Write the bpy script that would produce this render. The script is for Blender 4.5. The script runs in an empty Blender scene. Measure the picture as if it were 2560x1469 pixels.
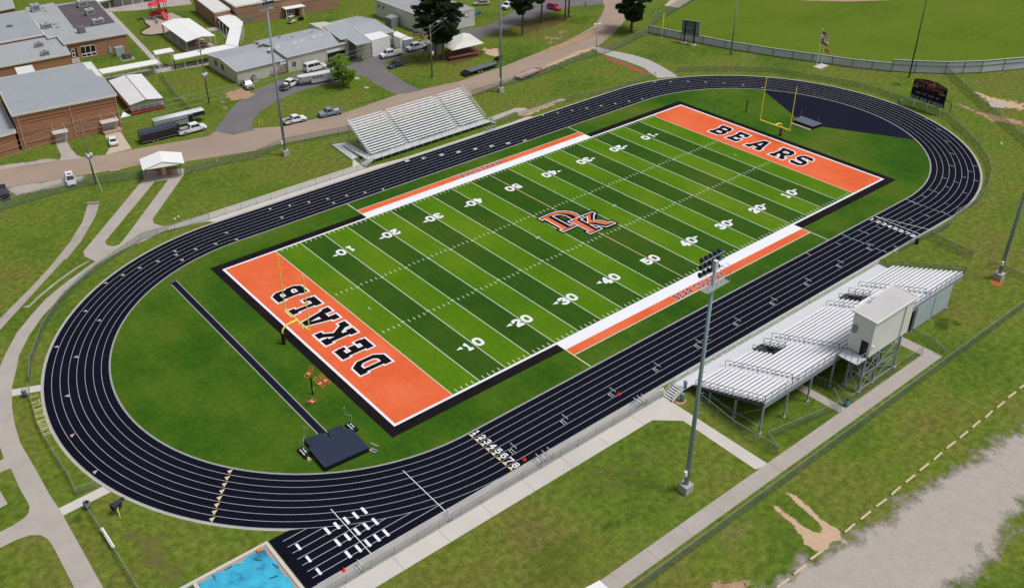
import bpy, bmesh, math, random
import numpy as np
from mathutils import Matrix, Vector
random.seed(7)
SC = bpy.context.scene
COL = SC.collection
R_ = math.radians

# ------------------------------------------------------------ camera
CAM_LOC = (-103.528564, -104.109810, 78.972166)
_r = np.array([0.99930509, -0.32642295, -0.61193381])
_th = float(np.linalg.norm(_r)); _k = _r / _th
_K = np.array([[0, -_k[2], _k[1]], [_k[2], 0, -_k[0]], [-_k[1], _k[0], 0]])
ROT = np.eye(3) + math.sin(_th) * _K + (1 - math.cos(_th)) * _K @ _K
FPX = 2373.387; CXP = 1280 - 108.166; CYP = 734.5 - 79.211
cam = bpy.data.cameras.new("camera")
cam.sensor_width = 36.0; cam.lens = 36.0 * FPX / 2560
cam.shift_x = 108.166 / 2560; cam.shift_y = -79.211 / 2560
cam.clip_start = 1.0; cam.clip_end = 6000
camo = bpy.data.objects.new("camera", cam); COL.objects.link(camo)
m4 = Matrix([list(map(float, ROT[i])) + [CAM_LOC[i]] for i in range(3)] + [[0, 0, 0, 1]])
camo.matrix_world = m4
SC.camera = camo

# ------------------------------------------------------------ light
SUN_EL = R_(64); SUN_AZ = R_(-52)      # azimuth measured from +x towards +y
sd = Vector((math.cos(SUN_EL) * math.cos(SUN_AZ), math.cos(SUN_EL) * math.sin(SUN_AZ), math.sin(SUN_EL)))
w = bpy.data.worlds.new("World"); SC.world = w; w.use_nodes = True
nt = w.node_tree; bg = nt.nodes['Background']
sky = nt.nodes.new('ShaderNodeTexSky'); sky.sky_type = 'NISHITA'; sky.sun_disc = False
sky.sun_elevation = SUN_EL; sky.sun_rotation = math.pi / 2 - SUN_AZ
sky.air_density = 1.0; sky.dust_density = 4.0; sky.ozone_density = 1.0
mixw = nt.nodes.new('ShaderNodeMix'); mixw.data_type = 'RGBA'; mixw.inputs[0].default_value = 0.55
hsv = nt.nodes.new('ShaderNodeHueSaturation'); hsv.inputs['Saturation'].default_value = 0.35
nt.links.new(sky.outputs[0], hsv.inputs['Color'])
nt.links.new(hsv.outputs[0], bg.inputs[0]); bg.inputs[1].default_value = 0.08
nt.nodes.remove(mixw)
sl = bpy.data.lights.new("sun", 'SUN'); sl.energy = 2.1; sl.angle = R_(17); sl.color = (1.0, 0.98, 0.95)
so = bpy.data.objects.new("sun", sl); COL.objects.link(so)
so.rotation_euler = (-sd).to_track_quat('-Z', 'Y').to_euler(); so.location = (0, 0, 200)
SC.view_settings.view_transform = 'Standard'; SC.view_settings.look = 'None'
SC.view_settings.gamma = 1.0; SC.view_settings.exposure = 0.1

# ------------------------------------------------------------ survey: photo pixel -> point of the place
def G(p, z=0.0):
    d = ROT @ np.array([(p[0] - CXP) / FPX, -(p[1] - CYP) / FPX, -1.0])
    t = (z - CAM_LOC[2]) / d[2]
    return (CAM_LOC[0] + t * d[0], CAM_LOC[1] + t * d[1], z)
def W(p, A, B):
    """pixel -> point on the vertical plane through ground points A, B"""
    d = ROT @ np.array([(p[0] - CXP) / FPX, -(p[1] - CYP) / FPX, -1.0])
    nx, ny = B[1] - A[1], A[0] - B[0]
    t = ((A[0] - CAM_LOC[0]) * nx + (A[1] - CAM_LOC[1]) * ny) / (d[0] * nx + d[1] * ny)
    return (CAM_LOC[0] + t * d[0], CAM_LOC[1] + t * d[1], CAM_LOC[2] + t * d[2])
def HT(b, t):
    """height of a vertical thing from its foot pixel and top pixel"""
    g = G(b); dv = np.array(g) - np.array(CAM_LOC); A = (g[0], g[1]); B = (g[0] - dv[1], g[1] + dv[0])
    return W(t, A, B)[2]
def view(ox, oy, wpx, W_=2330):
    s = wpx / W_
    return lambda a, b: (ox + a * s, oy + b * s)
v1 = view(0, 0, 640); v2 = view(500, 0, 640); v3 = view(1100, 0, 640)
v5 = view(0, 0, 320); v6 = view(320, 0, 320); v9 = view(900, 0, 320); v12 = view(1200, 0, 320); vf = view(640, 100, 320)
vk = view(0, 300, 640); vs = view(640, 180, 640); vt = view(1600, 0, 480); vu = view(2080, 0, 480)
vR = view(1920, 500, 640); vB = view(1600, 700, 640); vl = view(0, 900, 480); vm = view(0, 1169, 480)
vq = view(1100, 1000, 640); vg = view(1700, 1100, 640, 2525); vd = view(2080, 850, 400); vc = view(2080, 600, 400)
vn = view(640, 880, 480); vp = view(700, 1000, 320); vw = view(0, 600, 480, 1002); vx = view(2100, 880, 460, 652)
vy = view(320, 360, 240, 1336); vz = view(0, 370, 320, 1336); vsb = view(2240, 170, 240); v6b = view(1160, 250, 480)
vz2 = view(1580, 900, 400); vlogo = view(1330, 510, 240, 2538); vfc = view(820, 330, 320)

# ------------------------------------------------------------ materials
def newmat(name):
    m = bpy.data.materials.new(name); m.use_nodes = True
    return m, m.node_tree, m.node_tree.nodes['Principled BSDF']
def pos_node(nt, scale=(1, 1, 1), rot=0):
    g = nt.nodes.new('ShaderNodeNewGeometry'); mp = nt.nodes.new('ShaderNodeMapping')
    mp.inputs['Scale'].default_value = scale; mp.inputs['Rotation'].default_value = (0, 0, rot)
    nt.links.new(g.outputs['Position'], mp.inputs['Vector']); return mp.outputs[0]
def noise(nt, vec, scale, detail=3, rough=.55):
    n = nt.nodes.new('ShaderNodeTexNoise'); n.inputs['Scale'].default_value = scale
    n.inputs['Detail'].default_value = detail; n.inputs['Roughness'].default_value = rough
    nt.links.new(vec, n.inputs['Vector']); return n.outputs['Fac']
def ramp(nt, fac, stops):
    r = nt.nodes.new('ShaderNodeValToRGB'); e = r.color_ramp.elements
    while len(e) > 1: e.remove(e[-1])
    e[0].position = stops[0][0]; e[0].color = (*stops[0][1], 1)
    for p, c in stops[1:]:
        q = e.new(p); q.color = (*c, 1)
    nt.links.new(fac, r.inputs[0]); return r.outputs[0]
def mixc(nt, fac, a, b, mode='MIX'):
    x = nt.nodes.new('ShaderNodeMix'); x.data_type = 'RGBA'; x.blend_type = mode
    for s, v in ((x.inputs[0], fac), (x.inputs[6], a), (x.inputs[7], b)):
        if hasattr(v, 'is_linked') or hasattr(v, 'links'): nt.links.new(v, s)
        else: s.default_value = v if isinstance(v, float) else (*v, 1)
    return x.outputs[2]
def mth(nt, op, a, b=None, c=None):
    x = nt.nodes.new('ShaderNodeMath'); x.operation = op
    for i, v in enumerate((a, b, c)):
        if v is None: continue
        if hasattr(v, 'links'): nt.links.new(v, x.inputs[i])
        else: x.inputs[i].default_value = v
    return x.outputs[0]
def ramp_f(nt, fac, lo, hi):
    x = nt.nodes.new('ShaderNodeMapRange'); nt.links.new(fac, x.inputs[0]); x.inputs[1].default_value = lo; x.inputs[2].default_value = hi; return x.outputs[0]
def mixv(nt, c, k):
    x = nt.nodes.new('ShaderNodeVectorMath'); x.operation = 'MULTIPLY'; nt.links.new(c, x.inputs[0]); x.inputs[1].default_value = k; return x.outputs[0]
MC = {}
def mat(name, col, rough=.6, metal=0., amt=.12, scale=.8, fine=6., fa=.08, stretch=(1, 1, 1), rot=0, spec=.3):
    """plain surface with soft two-scale colour variation"""
    if name in MC: return MC[name]
    m, nt, b = newmat(name)
    v = pos_node(nt, stretch, rot)
    n1 = noise(nt, v, scale, 4); n2 = noise(nt, v, fine, 2)
    f = mth(nt, 'ADD', mth(nt, 'MULTIPLY_ADD', n1, 2 * amt, 1 - amt), mth(nt, 'MULTIPLY_ADD', n2, 2 * fa, -fa))
    mul = nt.nodes.new('ShaderNodeVectorMath'); mul.operation = 'SCALE'
    mul.inputs[0].default_value = col; nt.links.new(f, mul.inputs['Scale'])
    nt.links.new(mul.outputs[0], b.inputs['Base Color'])
    b.inputs['Roughness'].default_value = rough; b.inputs['Metallic'].default_value = metal
    b.inputs['Specular IOR Level'].default_value = spec
    MC[name] = m; return m
def grassmat(name, cols, sc=.035, fine_amt=.35, streak=None, patch=None, f1=1.3, f2=5.0, hue=None):
    """grass seen from the air: broad drifts, tufts and optional mowing streaks"""
    m, nt, b = newmat(name)
    v = pos_node(nt)
    n1 = noise(nt, v, sc, 7, .62)
    c = ramp(nt, n1, cols)
    n2 = noise(nt, v, f1, 5, .7)
    n3 = noise(nt, v, f2, 3, .8)
    if hue: c = mixc(nt, ramp_f(nt, n2, .42, .62), c, mixv(nt, c, hue))
    f = mth(nt, 'ADD', mth(nt, 'MULTIPLY_ADD', n2, fine_amt * 2, 1 - fine_amt), mth(nt, 'MULTIPLY_ADD', n3, fine_amt * 1.5, -fine_amt * .75))
    if streak:
        vs_ = pos_node(nt, streak[0], streak[1]); s = noise(nt, vs_, 1.0, 3)
        f = mth(nt, 'MULTIPLY', f, mth(nt, 'MULTIPLY_ADD', s, 2 * streak[2], 1 - streak[2]))
    if patch:
        pn = noise(nt, v, patch[0], 6, .68)
        pf = ramp(nt, pn, [(patch[1], (0, 0, 0)), (patch[1] + .1, (1, 1, 1))])
        bw = nt.nodes.new('ShaderNodeRGBToBW'); nt.links.new(pf, bw.inputs[0])
        c = mixc(nt, mth(nt, 'MULTIPLY', bw.outputs[0], patch[3]), c, patch[2])
    mul = nt.nodes.new('ShaderNodeVectorMath'); mul.operation = 'SCALE'
    nt.links.new(c, mul.inputs[0]); nt.links.new(f, mul.inputs['Scale'])
    nt.links.new(mul.outputs[0], b.inputs['Base Color'])
    b.inputs['Roughness'].default_value = .9; b.inputs['Specular IOR Level'].default_value = .1
    MC[name] = m; return m
def patchmat(name, col, base_cols, sc, thr, soft=.08, col2=None):
    """bare ground breaking up into grass"""
    m, nt, b = newmat(name)
    v = pos_node(nt)
    g = ramp(nt, noise(nt, v, .06, 6, .6), base_cols)
    d = mixc(nt, noise(nt, v, .5, 5, .65), col, col2 or tuple(x * .7 for x in col))
    n = noise(nt, v, sc, 8, .7)
    fr = ramp(nt, n, [(thr - soft, (0, 0, 0)), (thr + soft, (1, 1, 1))])
    bw = nt.nodes.new('ShaderNodeRGBToBW'); nt.links.new(fr, bw.inputs[0])
    c = mixc(nt, bw.outputs[0], d, g)
    f = mth(nt, 'MULTIPLY_ADD', noise(nt, v, 3, 4, .7), .5, .75)
    mul = nt.nodes.new('ShaderNodeVectorMath'); mul.operation = 'SCALE'
    nt.links.new(c, mul.inputs[0]); nt.links.new(f, mul.inputs['Scale']); nt.links.new(mul.outputs[0], b.inputs['Base Color'])
    b.inputs['Roughness'].default_value = .95; b.inputs['Specular IOR Level'].default_value = .1
    MC[name] = m; return m
def blendmat(name, col, edge=.45, sc=.5, alpha_soft=.12, col2=None, rough=.95):
    """thin cover (dirt, gravel, needles) that thins out raggedly; driven by per-vertex cover 'cover'"""
    m, nt, b = newmat(name)
    v = pos_node(nt)
    at = nt.nodes.new('ShaderNodeAttribute'); at.attribute_name = 'cover'
    n = noise(nt, v, sc, 8, .72)
    a = mth(nt, 'ADD', at.outputs['Fac'], mth(nt, 'MULTIPLY_ADD', n, 1.6, -.8))
    a = mth(nt, 'DIVIDE', mth(nt, 'SUBTRACT', a, edge), alpha_soft)
    cl = nt.nodes.new('ShaderNodeClamp'); nt.links.new(a, cl.inputs[0])
    nt.links.new(cl.outputs[0], b.inputs['Alpha'])
    d = mixc(nt, noise(nt, v, .7, 6, .7), col, col2 or tuple(x * .6 for x in col))
    f = mth(nt, 'MULTIPLY_ADD', noise(nt, v, 4, 3, .7), .5, .75)
    mul = nt.nodes.new('ShaderNodeVectorMath'); mul.operation = 'SCALE'
    nt.links.new(d, mul.inputs[0]); nt.links.new(f, mul.inputs['Scale']); nt.links.new(mul.outputs[0], b.inputs['Base Color'])
    b.inputs['Roughness'].default_value = rough; b.inputs['Specular IOR Level'].default_value = .1
    MC[name] = m; return m
def bandmat(name, col, dark, bands, horiz=.25):
    """brick: courses of slightly varied brick with darker soldier bands at given heights"""
    m, nt, b = newmat(name)
    g = nt.nodes.new('ShaderNodeNewGeometry'); sp = nt.nodes.new('ShaderNodeSeparateXYZ')
    nt.links.new(g.outputs['Position'], sp.inputs[0])
    z = sp.outputs[2]; tot = None
    for lo, hi in bands:
        q = mth(nt, 'MULTIPLY', mth(nt, 'GREATER_THAN', z, lo), mth(nt, 'LESS_THAN', z, hi))
        tot = q if tot is None else mth(nt, 'ADD', tot, q)
    v = pos_node(nt, (1, 1, 4)); n = noise(nt, v, 1.2, 5, .7); v2 = pos_node(nt, (2.5, 2.5, 8)); n2 = noise(nt, v2, 1.5, 1)
    f = mth(nt, 'ADD', mth(nt, 'MULTIPLY_ADD', n, .3, .85), mth(nt, 'MULTIPLY_ADD', n2, .3, -.15))
    c = mixc(nt, tot, col, dark) if tot is not None else mixc(nt, 0.0, col, dark)
    mul = nt.nodes.new('ShaderNodeVectorMath'); mul.operation = 'SCALE'
    nt.links.new(c, mul.inputs[0]); nt.links.new(f, mul.inputs['Scale']); nt.links.new(mul.outputs[0], b.inputs['Base Color'])
    b.inputs['Roughness'].default_value = .85
    MC[name] = m; return m
def ribmat(name, col, pitch=.4, ang=0., depth=.25, rough=.45, metal=0.):
    """ribbed sheet metal; ribs run across direction ang (world)"""
    m, nt, b = newmat(name)
    v = pos_node(nt, (1, 1, 1), ang); sp = nt.nodes.new('ShaderNodeSeparateXYZ'); nt.links.new(v, sp.inputs[0])
    s = mth(nt, 'SINE', mth(nt, 'MULTIPLY', sp.outputs[0], 2 * math.pi / pitch))
    s = mth(nt, 'POWER', mth(nt, 'MULTIPLY_ADD', s, .5, .5), 4.0)
    f = mth(nt, 'SUBTRACT', mth(nt, 'MULTIPLY_ADD', noise(nt, pos_node(nt), .25, 6, .6), .3, .87), mth(nt, 'MULTIPLY', s, depth))
    mul = nt.nodes.new('ShaderNodeVectorMath'); mul.operation = 'SCALE'
    mul.inputs[0].default_value = col; nt.links.new(f, mul.inputs['Scale']); nt.links.new(mul.outputs[0], b.inputs['Base Color'])
    b.inputs['Roughness'].default_value = rough; b.inputs['Metallic'].default_value = metal; b.inputs['Specular IOR Level'].default_value = .3
    MC[name] = m; return m
def meshmat(name, col, a):
    """woven wire seen from far: partly open"""
    m, nt, b = newmat(name)
    b.inputs['Base Color'].default_value = (*col, 1); b.inputs['Roughness'].default_value = .5
    b.inputs['Metallic'].default_value = .3
    v = pos_node(nt); n = noise(nt, v, 1.5, 3)
    nt.links.new(mth(nt, 'MULTIPLY_ADD', n, .12, a - .06), b.inputs['Alpha'])
    MC[name] = m; return m

# ------------------------------------------------------------ mesh builder
def org(parent):
    x = Vector((0, 0, 0))
    while parent is not None:
        x = x + Vector(parent.location); parent = parent.parent
    return x
class MB:
    def __init__(s): s.v = []; s.f = []; s.mi = []; s.cur = 0
    def add(s, vs, fs):
        o = len(s.v); s.v += [tuple(map(float, p)) for p in vs]
        s.f += [[i + o for i in f] for f in fs]; s.mi += [s.cur] * len(fs); return s
    def box(s, x0, x1, y0, y1, z0, z1):
        return s.add([(x0, y0, z0), (x1, y0, z0), (x1, y1, z0), (x0, y1, z0), (x0, y0, z1), (x1, y0, z1), (x1, y1, z1), (x0, y1, z1)],
                     [(3, 2, 1, 0), (4, 5, 6, 7), (0, 1, 5, 4), (1, 2, 6, 5), (2, 3, 7, 6), (3, 0, 4, 7)])
    def cb(s, c, d):
        return s.box(c[0] - d[0] / 2, c[0] + d[0] / 2, c[1] - d[1] / 2, c[1] + d[1] / 2, c[2] - d[2] / 2, c[2] + d[2] / 2)
    def bar(s, a, b, w_, h=None):
        a = Vector(a); b = Vector(b); h = h or w_; d = (b - a).normalized()
        u = d.cross(Vector((0, 0, 1)))
        if u.length < 1e-4: u = Vector((1, 0, 0))
        u.normalize(); n = u.cross(d).normalized(); u = u * w_ / 2; n = n * h / 2
        vs = [a - u - n, a + u - n, a + u + n, a - u + n, b - u - n, b + u - n, b + u + n, b - u + n]
        return s.add(vs, [(3, 2, 1, 0), (4, 5, 6, 7), (0, 1, 5, 4), (1, 2, 6, 5), (2, 3, 7, 6), (3, 0, 4, 7)])
    def tube(s, pts, r, n=8, cap=True):
        rs = r if isinstance(r, (list, tuple)) else [r] * len(pts)
        P = [Vector(p) for p in pts]; rings = []; vs = []
        up = Vector((0, 0, 1))
        d0 = (P[1] - P[0]).normalized()
        if abs(d0.dot(up)) > .95: up = Vector((1, 0, 0))
        for i, p in enumerate(P):
            d = (P[min(i + 1, len(P) - 1)] - P[max(i - 1, 0)]).normalized()
            u = d.cross(up).normalized(); q = u.cross(d)
            for k in range(n):
                a = 2 * math.pi * k / n; vs.append(p + (u * math.cos(a) + q * math.sin(a)) * rs[i])
        fs = []
        for i in range(len(P) - 1):
            for k in range(n):
                k2 = (k + 1) % n; fs.append((i * n + k, (i + 1) * n + k, (i + 1) * n + k2, i * n + k2))
        if cap: fs.append(tuple(range(n))); fs.append(tuple((len(P) - 1) * n + k for k in reversed(range(n))))
        return s.add(vs, fs)
    def poly(s, pts, z=None):
        vs = [(p[0], p[1], p[2] if z is None else z) for p in pts]
        a = sum(vs[i][0] * vs[(i + 1) % len(vs)][1] - vs[(i + 1) % len(vs)][0] * vs[i][1] for i in range(len(vs)))
        if a < 0: vs = vs[::-1]
        return s.add(vs, [tuple(range(len(vs)))])
    def prism(s, pts, z0, z1, top=True, bottom=True):
        P = [(p[0], p[1]) for p in pts]
        a = sum(P[i][0] * P[(i + 1) % len(P)][1] - P[(i + 1) % len(P)][0] * P[i][1] for i in range(len(P)))
        if a < 0: P = P[::-1]
        n = len(P); vs = [(x, y, z0) for x, y in P] + [(x, y, z1) for x, y in P]
        fs = [(i, (i + 1) % n, n + (i + 1) % n, n + i) for i in range(n)]
        if top: fs.append(tuple(range(n, 2 * n)))
        if bottom: fs.append(tuple(reversed(range(n))))
        return s.add(vs, fs)
    def quad(s, *p): return s.add(p, [tuple(range(len(p)))])
    def slab(s, pts, th):
        """thick sheet: pts polygon (3d), thickened downwards"""
        n = len(pts); vs = [tuple(p) for p in pts] + [(p[0], p[1], p[2] - th) for p in pts]
        a = sum(vs[i][0] * vs[(i + 1) % n][1] - vs[(i + 1) % n][0] * vs[i][1] for i in range(n))
        if a < 0: vs = vs[:n][::-1] + vs[n:][::-1]
        fs = [tuple(range(n)), tuple(reversed(range(n, 2 * n)))] + [(n + i, n + (i + 1) % n, (i + 1) % n, i) for i in range(n)]
        return s.add(vs, fs)
    def panel(s, pts, out, th):
        """pts polygon on a wall, raised by th along out"""
        o = Vector(out).normalized() * th; n = len(pts)
        vs = [Vector(p) + o for p in pts] + [Vector(p) for p in pts]
        fs = [tuple(range(n)), tuple(reversed(range(n, 2 * n)))] + [(n + i, n + (i + 1) % n, (i + 1) % n, i) for i in range(n)]
        return s.add(vs, fs)
    def build(s, name, mats, parent=None, smooth=False, local=False):
        me = bpy.data.meshes.new(name)
        o0 = Vector((0, 0, 0)) if (local or parent is None) else org(parent)
        vs = [(p[0] - o0[0], p[1] - o0[1], p[2] - o0[2]) for p in s.v]
        me.from_pydata(vs, [], s.f)
        for m in (mats if isinstance(mats, (list, tuple)) else [mats]): me.materials.append(m)
        if len(me.materials) > 1: me.polygons.foreach_set('material_index', s.mi)
        if smooth: me.polygons.foreach_set('use_smooth', [True] * len(me.polygons))
        me.update()
        bm = bmesh.new(); bm.from_mesh(me); bmesh.ops.recalc_face_normals(bm, faces=bm.faces[:]) if s.closed else None
        if s.closed: bm.to_mesh(me)
        bm.free()
        o = bpy.data.objects.new(name, me); COL.objects.link(o)
        if parent is not None: o.parent = parent
        return o
    closed = False
def solid():
    m = MB(); m.closed = True; return m
def tag(o, label=None, cat=None, group=None, kind=None):
    if label: o['label'] = label
    if cat: o['category'] = cat
    if group: o['group'] = group
    if kind: o['kind'] = kind
    return o
def thing(name, label, cat, loc=(0, 0, 0), rz=0., group=None):
    o = bpy.data.objects.new(name, None); COL.objects.link(o)
    o.location = loc; o.rotation_euler = (0, 0, rz); o.empty_display_size = .5
    return tag(o, label, cat, group)
def struct(o): o['kind'] = 'structure'; return o
def copy_tree(o, parent=None):
    c = o.copy(); COL.objects.link(c); c.parent = parent
    for ch in list(o.children): copy_tree(ch, c)
    return c
# ------------------------------------------------------------ ground covers
LUSH = (.075, .145, .010); MID = (.115, .172, .016); YEL = (.155, .200, .020); OLV = (.125, .125, .024); TAN = (.26, .20, .10)
GR = grassmat('lawn_grass', [(.30, (.054, .108, .012)), (.42, (.082, .138, .014)), (.50, (.106, .160, .018)), (.58, (.122, .150, .023)), (.70, (.126, .122, .032))],
              .05, .85, None, (.09, .60, (.18, .15, .065), .5), 1.1, 5.5, (1.22, 1.06, 1.25))
GRB = grassmat('ballpark_grass', [(.3, (.075, .125, .010)), (.5, (.105, .162, .011)), (.7, (.13, .165, .02))], .03, .4, ((.05, .9, 1), R_(-20), .10))
GRI = grassmat('infield_grass', [(.3, (.020, .070, .004)), (.44, (.034, .098, .005)), (.56, (.062, .124, .008)), (.70, (.098, .132, .018))], .05, .5, ((.9, .05, 1), R_(8), .16))
def polyobj(name, pts, z, m, parent=None):
    b = MB(); b.poly(pts, z); o = b.build(name, m, parent)
    return struct(o) if parent is None else o
def P(v, *pts): return [G(v(*p)) for p in pts]
b = MB(); b.box(-900, 1200, -900, 1500, -2, 0); struct(b.build('ground', GR))

# cover sheets with ragged edges (dirt, gravel, needles)
def cover(name, pts, z, m, step=1.2, fade=2.5, kind='structure'):
    """grid clipped to a polygon with a 'cover' value falling to 0 at the rim"""
    pp = np.array([(p[0], p[1]) for p in pts]); n = len(pp)
    x0, y0 = pp.min(0) - fade * .5; x1, y1 = pp.max(0) + fade * .5
    nx = int((x1 - x0) / step) + 2; ny = int((y1 - y0) / step) + 2
    X, Y = np.meshgrid(np.linspace(x0, x1, nx), np.linspace(y0, y1, ny), indexing='ij')
    dist = np.full(X.shape, 1e9); ins = np.zeros(X.shape, bool)
    for i in range(n):
        a, c = pp[i], pp[(i + 1) % n]; d = c - a; L = (d ** 2).sum() + 1e-9
        t = np.clip(((X - a[0]) * d[0] + (Y - a[1]) * d[1]) / L, 0, 1)
        dist = np.minimum(dist, np.hypot(X - a[0] - t * d[0], Y - a[1] - t * d[1]))
        cond = ((a[1] > Y) != (c[1] > Y)) & (X < (c[0] - a[0]) * (Y - a[1]) / (c[1] - a[1] + 1e-12) + a[0]); ins ^= cond
    sdv = np.where(ins, dist, -dist); cov = np.clip(.5 + sdv / fade, 0, 1)
    vs = [(float(X[i, j]), float(Y[i, j]), z) for i in range(nx) for j in range(ny)]
    fs = []
    for i in range(nx - 1):
        for j in range(ny - 1):
            if cov[i, j] + cov[i + 1, j] + cov[i, j + 1] + cov[i + 1, j + 1] > 0:
                fs.append((i * ny + j, (i + 1) * ny + j, (i + 1) * ny + j + 1, i * ny + j + 1))
    me = bpy.data.meshes.new(name); me.from_pydata(vs, [], fs); me.materials.append(m)
    at = me.attributes.new('cover', 'FLOAT', 'POINT'); at.data.foreach_set('value', cov.ravel().astype(np.float32))
    o = bpy.data.objects.new(name, me); COL.objects.link(o); o['kind'] = kind; return o

CONC = mat('concrete', (.44, .395, .37), .85, amt=.16, scale=.35, fine=2.5, fa=.05)
CONL = mat('pale_concrete', (.56, .53, .49), .85, amt=.10, scale=.3, fine=2.5, fa=.05)
CONG = mat('weathered_concrete', (.41, .365, .335), .85, amt=.2, scale=.3, fine=2.5, fa=.05)
JOINT = mat('joint', (.22, .20, .19), .9)
ROAD = mat('road_surface', (.345, .262, .205), .9, amt=.2, scale=.12, fine=5, fa=.05, stretch=(.6, 1.4, 1))
ASPH = mat('old_asphalt', (.165, .152, .158), .9, amt=.22, scale=.2, fine=4, fa=.06)
DIRT = blendmat('bare_dirt', (.48, .33, .21), .45, .6, .1, (.30, .185, .11))
SANDP = blendmat('broken_sand', (.50, .37, .25), 1.0, .28, .22, (.30, .20, .12))
SAND = blendmat('sandy_dirt', (.60, .44, .31), .45, .5, .09, (.46, .31, .20))
GRAV = blendmat('gravel', (.47, .42, .38), .30, .3, .32, (.34, .30, .265))
STRAW = blendmat('pine_straw', (.19, .105, .06), .5, .35, .35, (.10, .075, .04))
DRY = blendmat('dry_grass', (.25, .19, .085), .55, .45, .5, (.16, .15, .05))
LUS = blendmat('lush_grass', (.125, .19, .014), .6, .3, .6, (.08, .15, .012))
DRK = blendmat('dark_grass', (.035, .085, .008), .55, .35, .5, (.05, .10, .01))  # darker green cover in ragged blotches

# main road, side drives
road = [v for v in P(vk, (-300, 470), (0, 430), (300, 390), (550, 358), (960, 318), (1240, 262))] + P(v1, (1900, 1240)) + \
    P(v2, (130, 1200), (470, 1170), (760, 1150), (1070, 1078), (1330, 1022), (1800, 862), (2020, 815)) + P(v3, (180, 740), (560, 612), (900, 478), (1130, 385), (1260, 320), (1400, 235), (1460, 160), (1500, 70), (1475, 0), (1440, -60)) + \
    P(v3, (1900, -60), (1740, 60), (1715, 150), (1600, 285), (1470, 400), (1390, 445), (1200, 512), (950, 625), (620, 740), (290, 868)) + \
    P(v2, (1380, 1185), (700, 1315)) + P(vk, (2330, 278), (1690, 378), (1280, 405), (1150, 438), (830, 488), (560, 535), (300, 577), (0, 625), (-300, 680))
polyobj('road', road, .012, ROAD)
asph = P(v2, (130, 1192), (230, 1060), (330, 940), (500, 822), (690, 745), (930, 645), (1160, 580), (1430, 560), (1480, 547), (1640, 500), (1850, 450)) + \
    P(v9, (1240, 700), (1780, 545), (2130, 505), (2330, 470)) + P(v3, (560, 165), (720, 80), (900, 10), (1000, -60), (1500, -60), (1480, 40), (1200, 62), (1010, 120), (690, 232), (360, 350), (150, 380)) + \
    P(v9, (1560, 800), (1240, 905), (850, 1010), (700, 1060), (480, 1130), (440, 1200), (500, 1290)) + \
    P(v2, (1760, 680), (1880, 760), (2020, 822), (1900, 850), (1790, 862), (1700, 820), (1600, 768), (1500, 690), (1400, 686), (1260, 745), (1100, 780), (900, 832), (700, 920), (560, 1010), (480, 1090), (468, 1150), (500, 1185), (300, 1230))
polyobj('side_drive', asph, .017, ASPH)
polyobj('gravel_drive', P(v3, (1380, 430), (1430, 430), (1560, 462), (1750, 500), (1900, 545), (2010, 600), (2110, 660), (2165, 700), (1990, 712), (1930, 680), (1860, 620), (1700, 560), (1520, 505), (1440, 480)), .019, mat('gravel_path', (.42, .40, .385), .9, amt=.1, fine=5))
# school side drives, walks
polyobj('driveway', P(vk, (505, 205), (605, 190), (650, 265), (700, 320), (760, 345), (535, 372), (560, 330)), .016, CONG)
polyobj('driveway', P(vk, (950, 130), (1100, 110), (1150, 190), (1200, 262), (960, 318), (1000, 250), (970, 170)), .016, mat('tan_concrete', (.52, .42, .33), .85))
polyobj('walkway', P(v1, (975, 115), (1015, 110), (1450, 560), (1520, 620), (1460, 650), (1400, 570)), .013, CONC)
polyobj('walkway', P(v1, (700, 760), (1300, 640), (1900, 555), (1900, 590), (1590, 640), (1310, 690), (900, 760), (700, 800)), .014, CONG)
polyobj('walkway', P(v1, (860, 90), (980, 110), (1250, 95), (1750, 40), (1700, -40), (860, 30)), .012, CONG)
polyobj('walkway', P(v6, (1420, 520), (1660, 490), (1800, 640), (1780, 700), (1640, 555), (1470, 580)), .013, CONG)
polyobj('playground_surface', P(v6, (250, 345), (480, 290), (800, 235), (1000, 330), (1000, 420), (640, 620), (420, 655), (260, 640), (225, 590), (400, 500), (300, 400)), .015, mat('play_sand', (.42, .33, .27), .9, amt=.15))
polyobj('pavilion_slab', P(v6, (640, 640), (1100, 560), (1620, 850), (1080, 960)), .02, CONG)

# plaza and left paths
plaza = P(vk, (1300, 470), (1300, 545), (760, 1195), (770, 1240), (830, 1268), (870, 1290)) + P(vw, (470, 130), (350, 215), (240, 305), (160, 395), (90, 480), (30, 590), (0, 660), (-60, 760)) + \
    P(vl, (-400, 500), (0, 1050), (50, 1190), (0, 1215), (-100, 1240), (-100, 1400), (0, 1360), (105, 1318)) + P(vm, (130, 0), (240, 250), (330, 400), (360, 470), (345, 545), (300, 600), (150, 700), (0, 775), (-200, 850), (-200, 1060), (0, 970), (220, 860), (380, 810), (500, 815), (580, 860), (650, 960), (905, 1456), (1100, 1900), (1500, 1900), (1255, 1456), (765, 575), (715, 490), (600, 320), (425, 0)) + \
    P(vl, (250, 1010), (180, 780), (145, 560), (145, 330), (240, -60)) + P(vw, (75, 680), (100, 600), (150, 500), (220, 400), (340, 270), (500, 130), (640, 50), (760, 0)) + P(vk, (1520, 1000), (1560, 960), (1470, 965), (1400, 940), (1390, 900), (1670, 505), (1680, 440))
polyobj('plaza', plaza, .013, CONG)
b = MB(); b.poly(P(vk, (1410, 560), (1530, 545), (1170, 1030), (1090, 1130), (1030, 1150), (975, 1140), (955, 1105), (985, 1070)), .024); struct(b.build('grass_island', GR))
polyobj('crosswalk_path', P(vl, (145, 355), (500, 296), (505, 370), (145, 435)), .012, CONL)
polyobj('crosswalk_path', P(vm, (715, 488), (1245, 225), (1345, 290), (765, 578)), .012, CONL)
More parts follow.
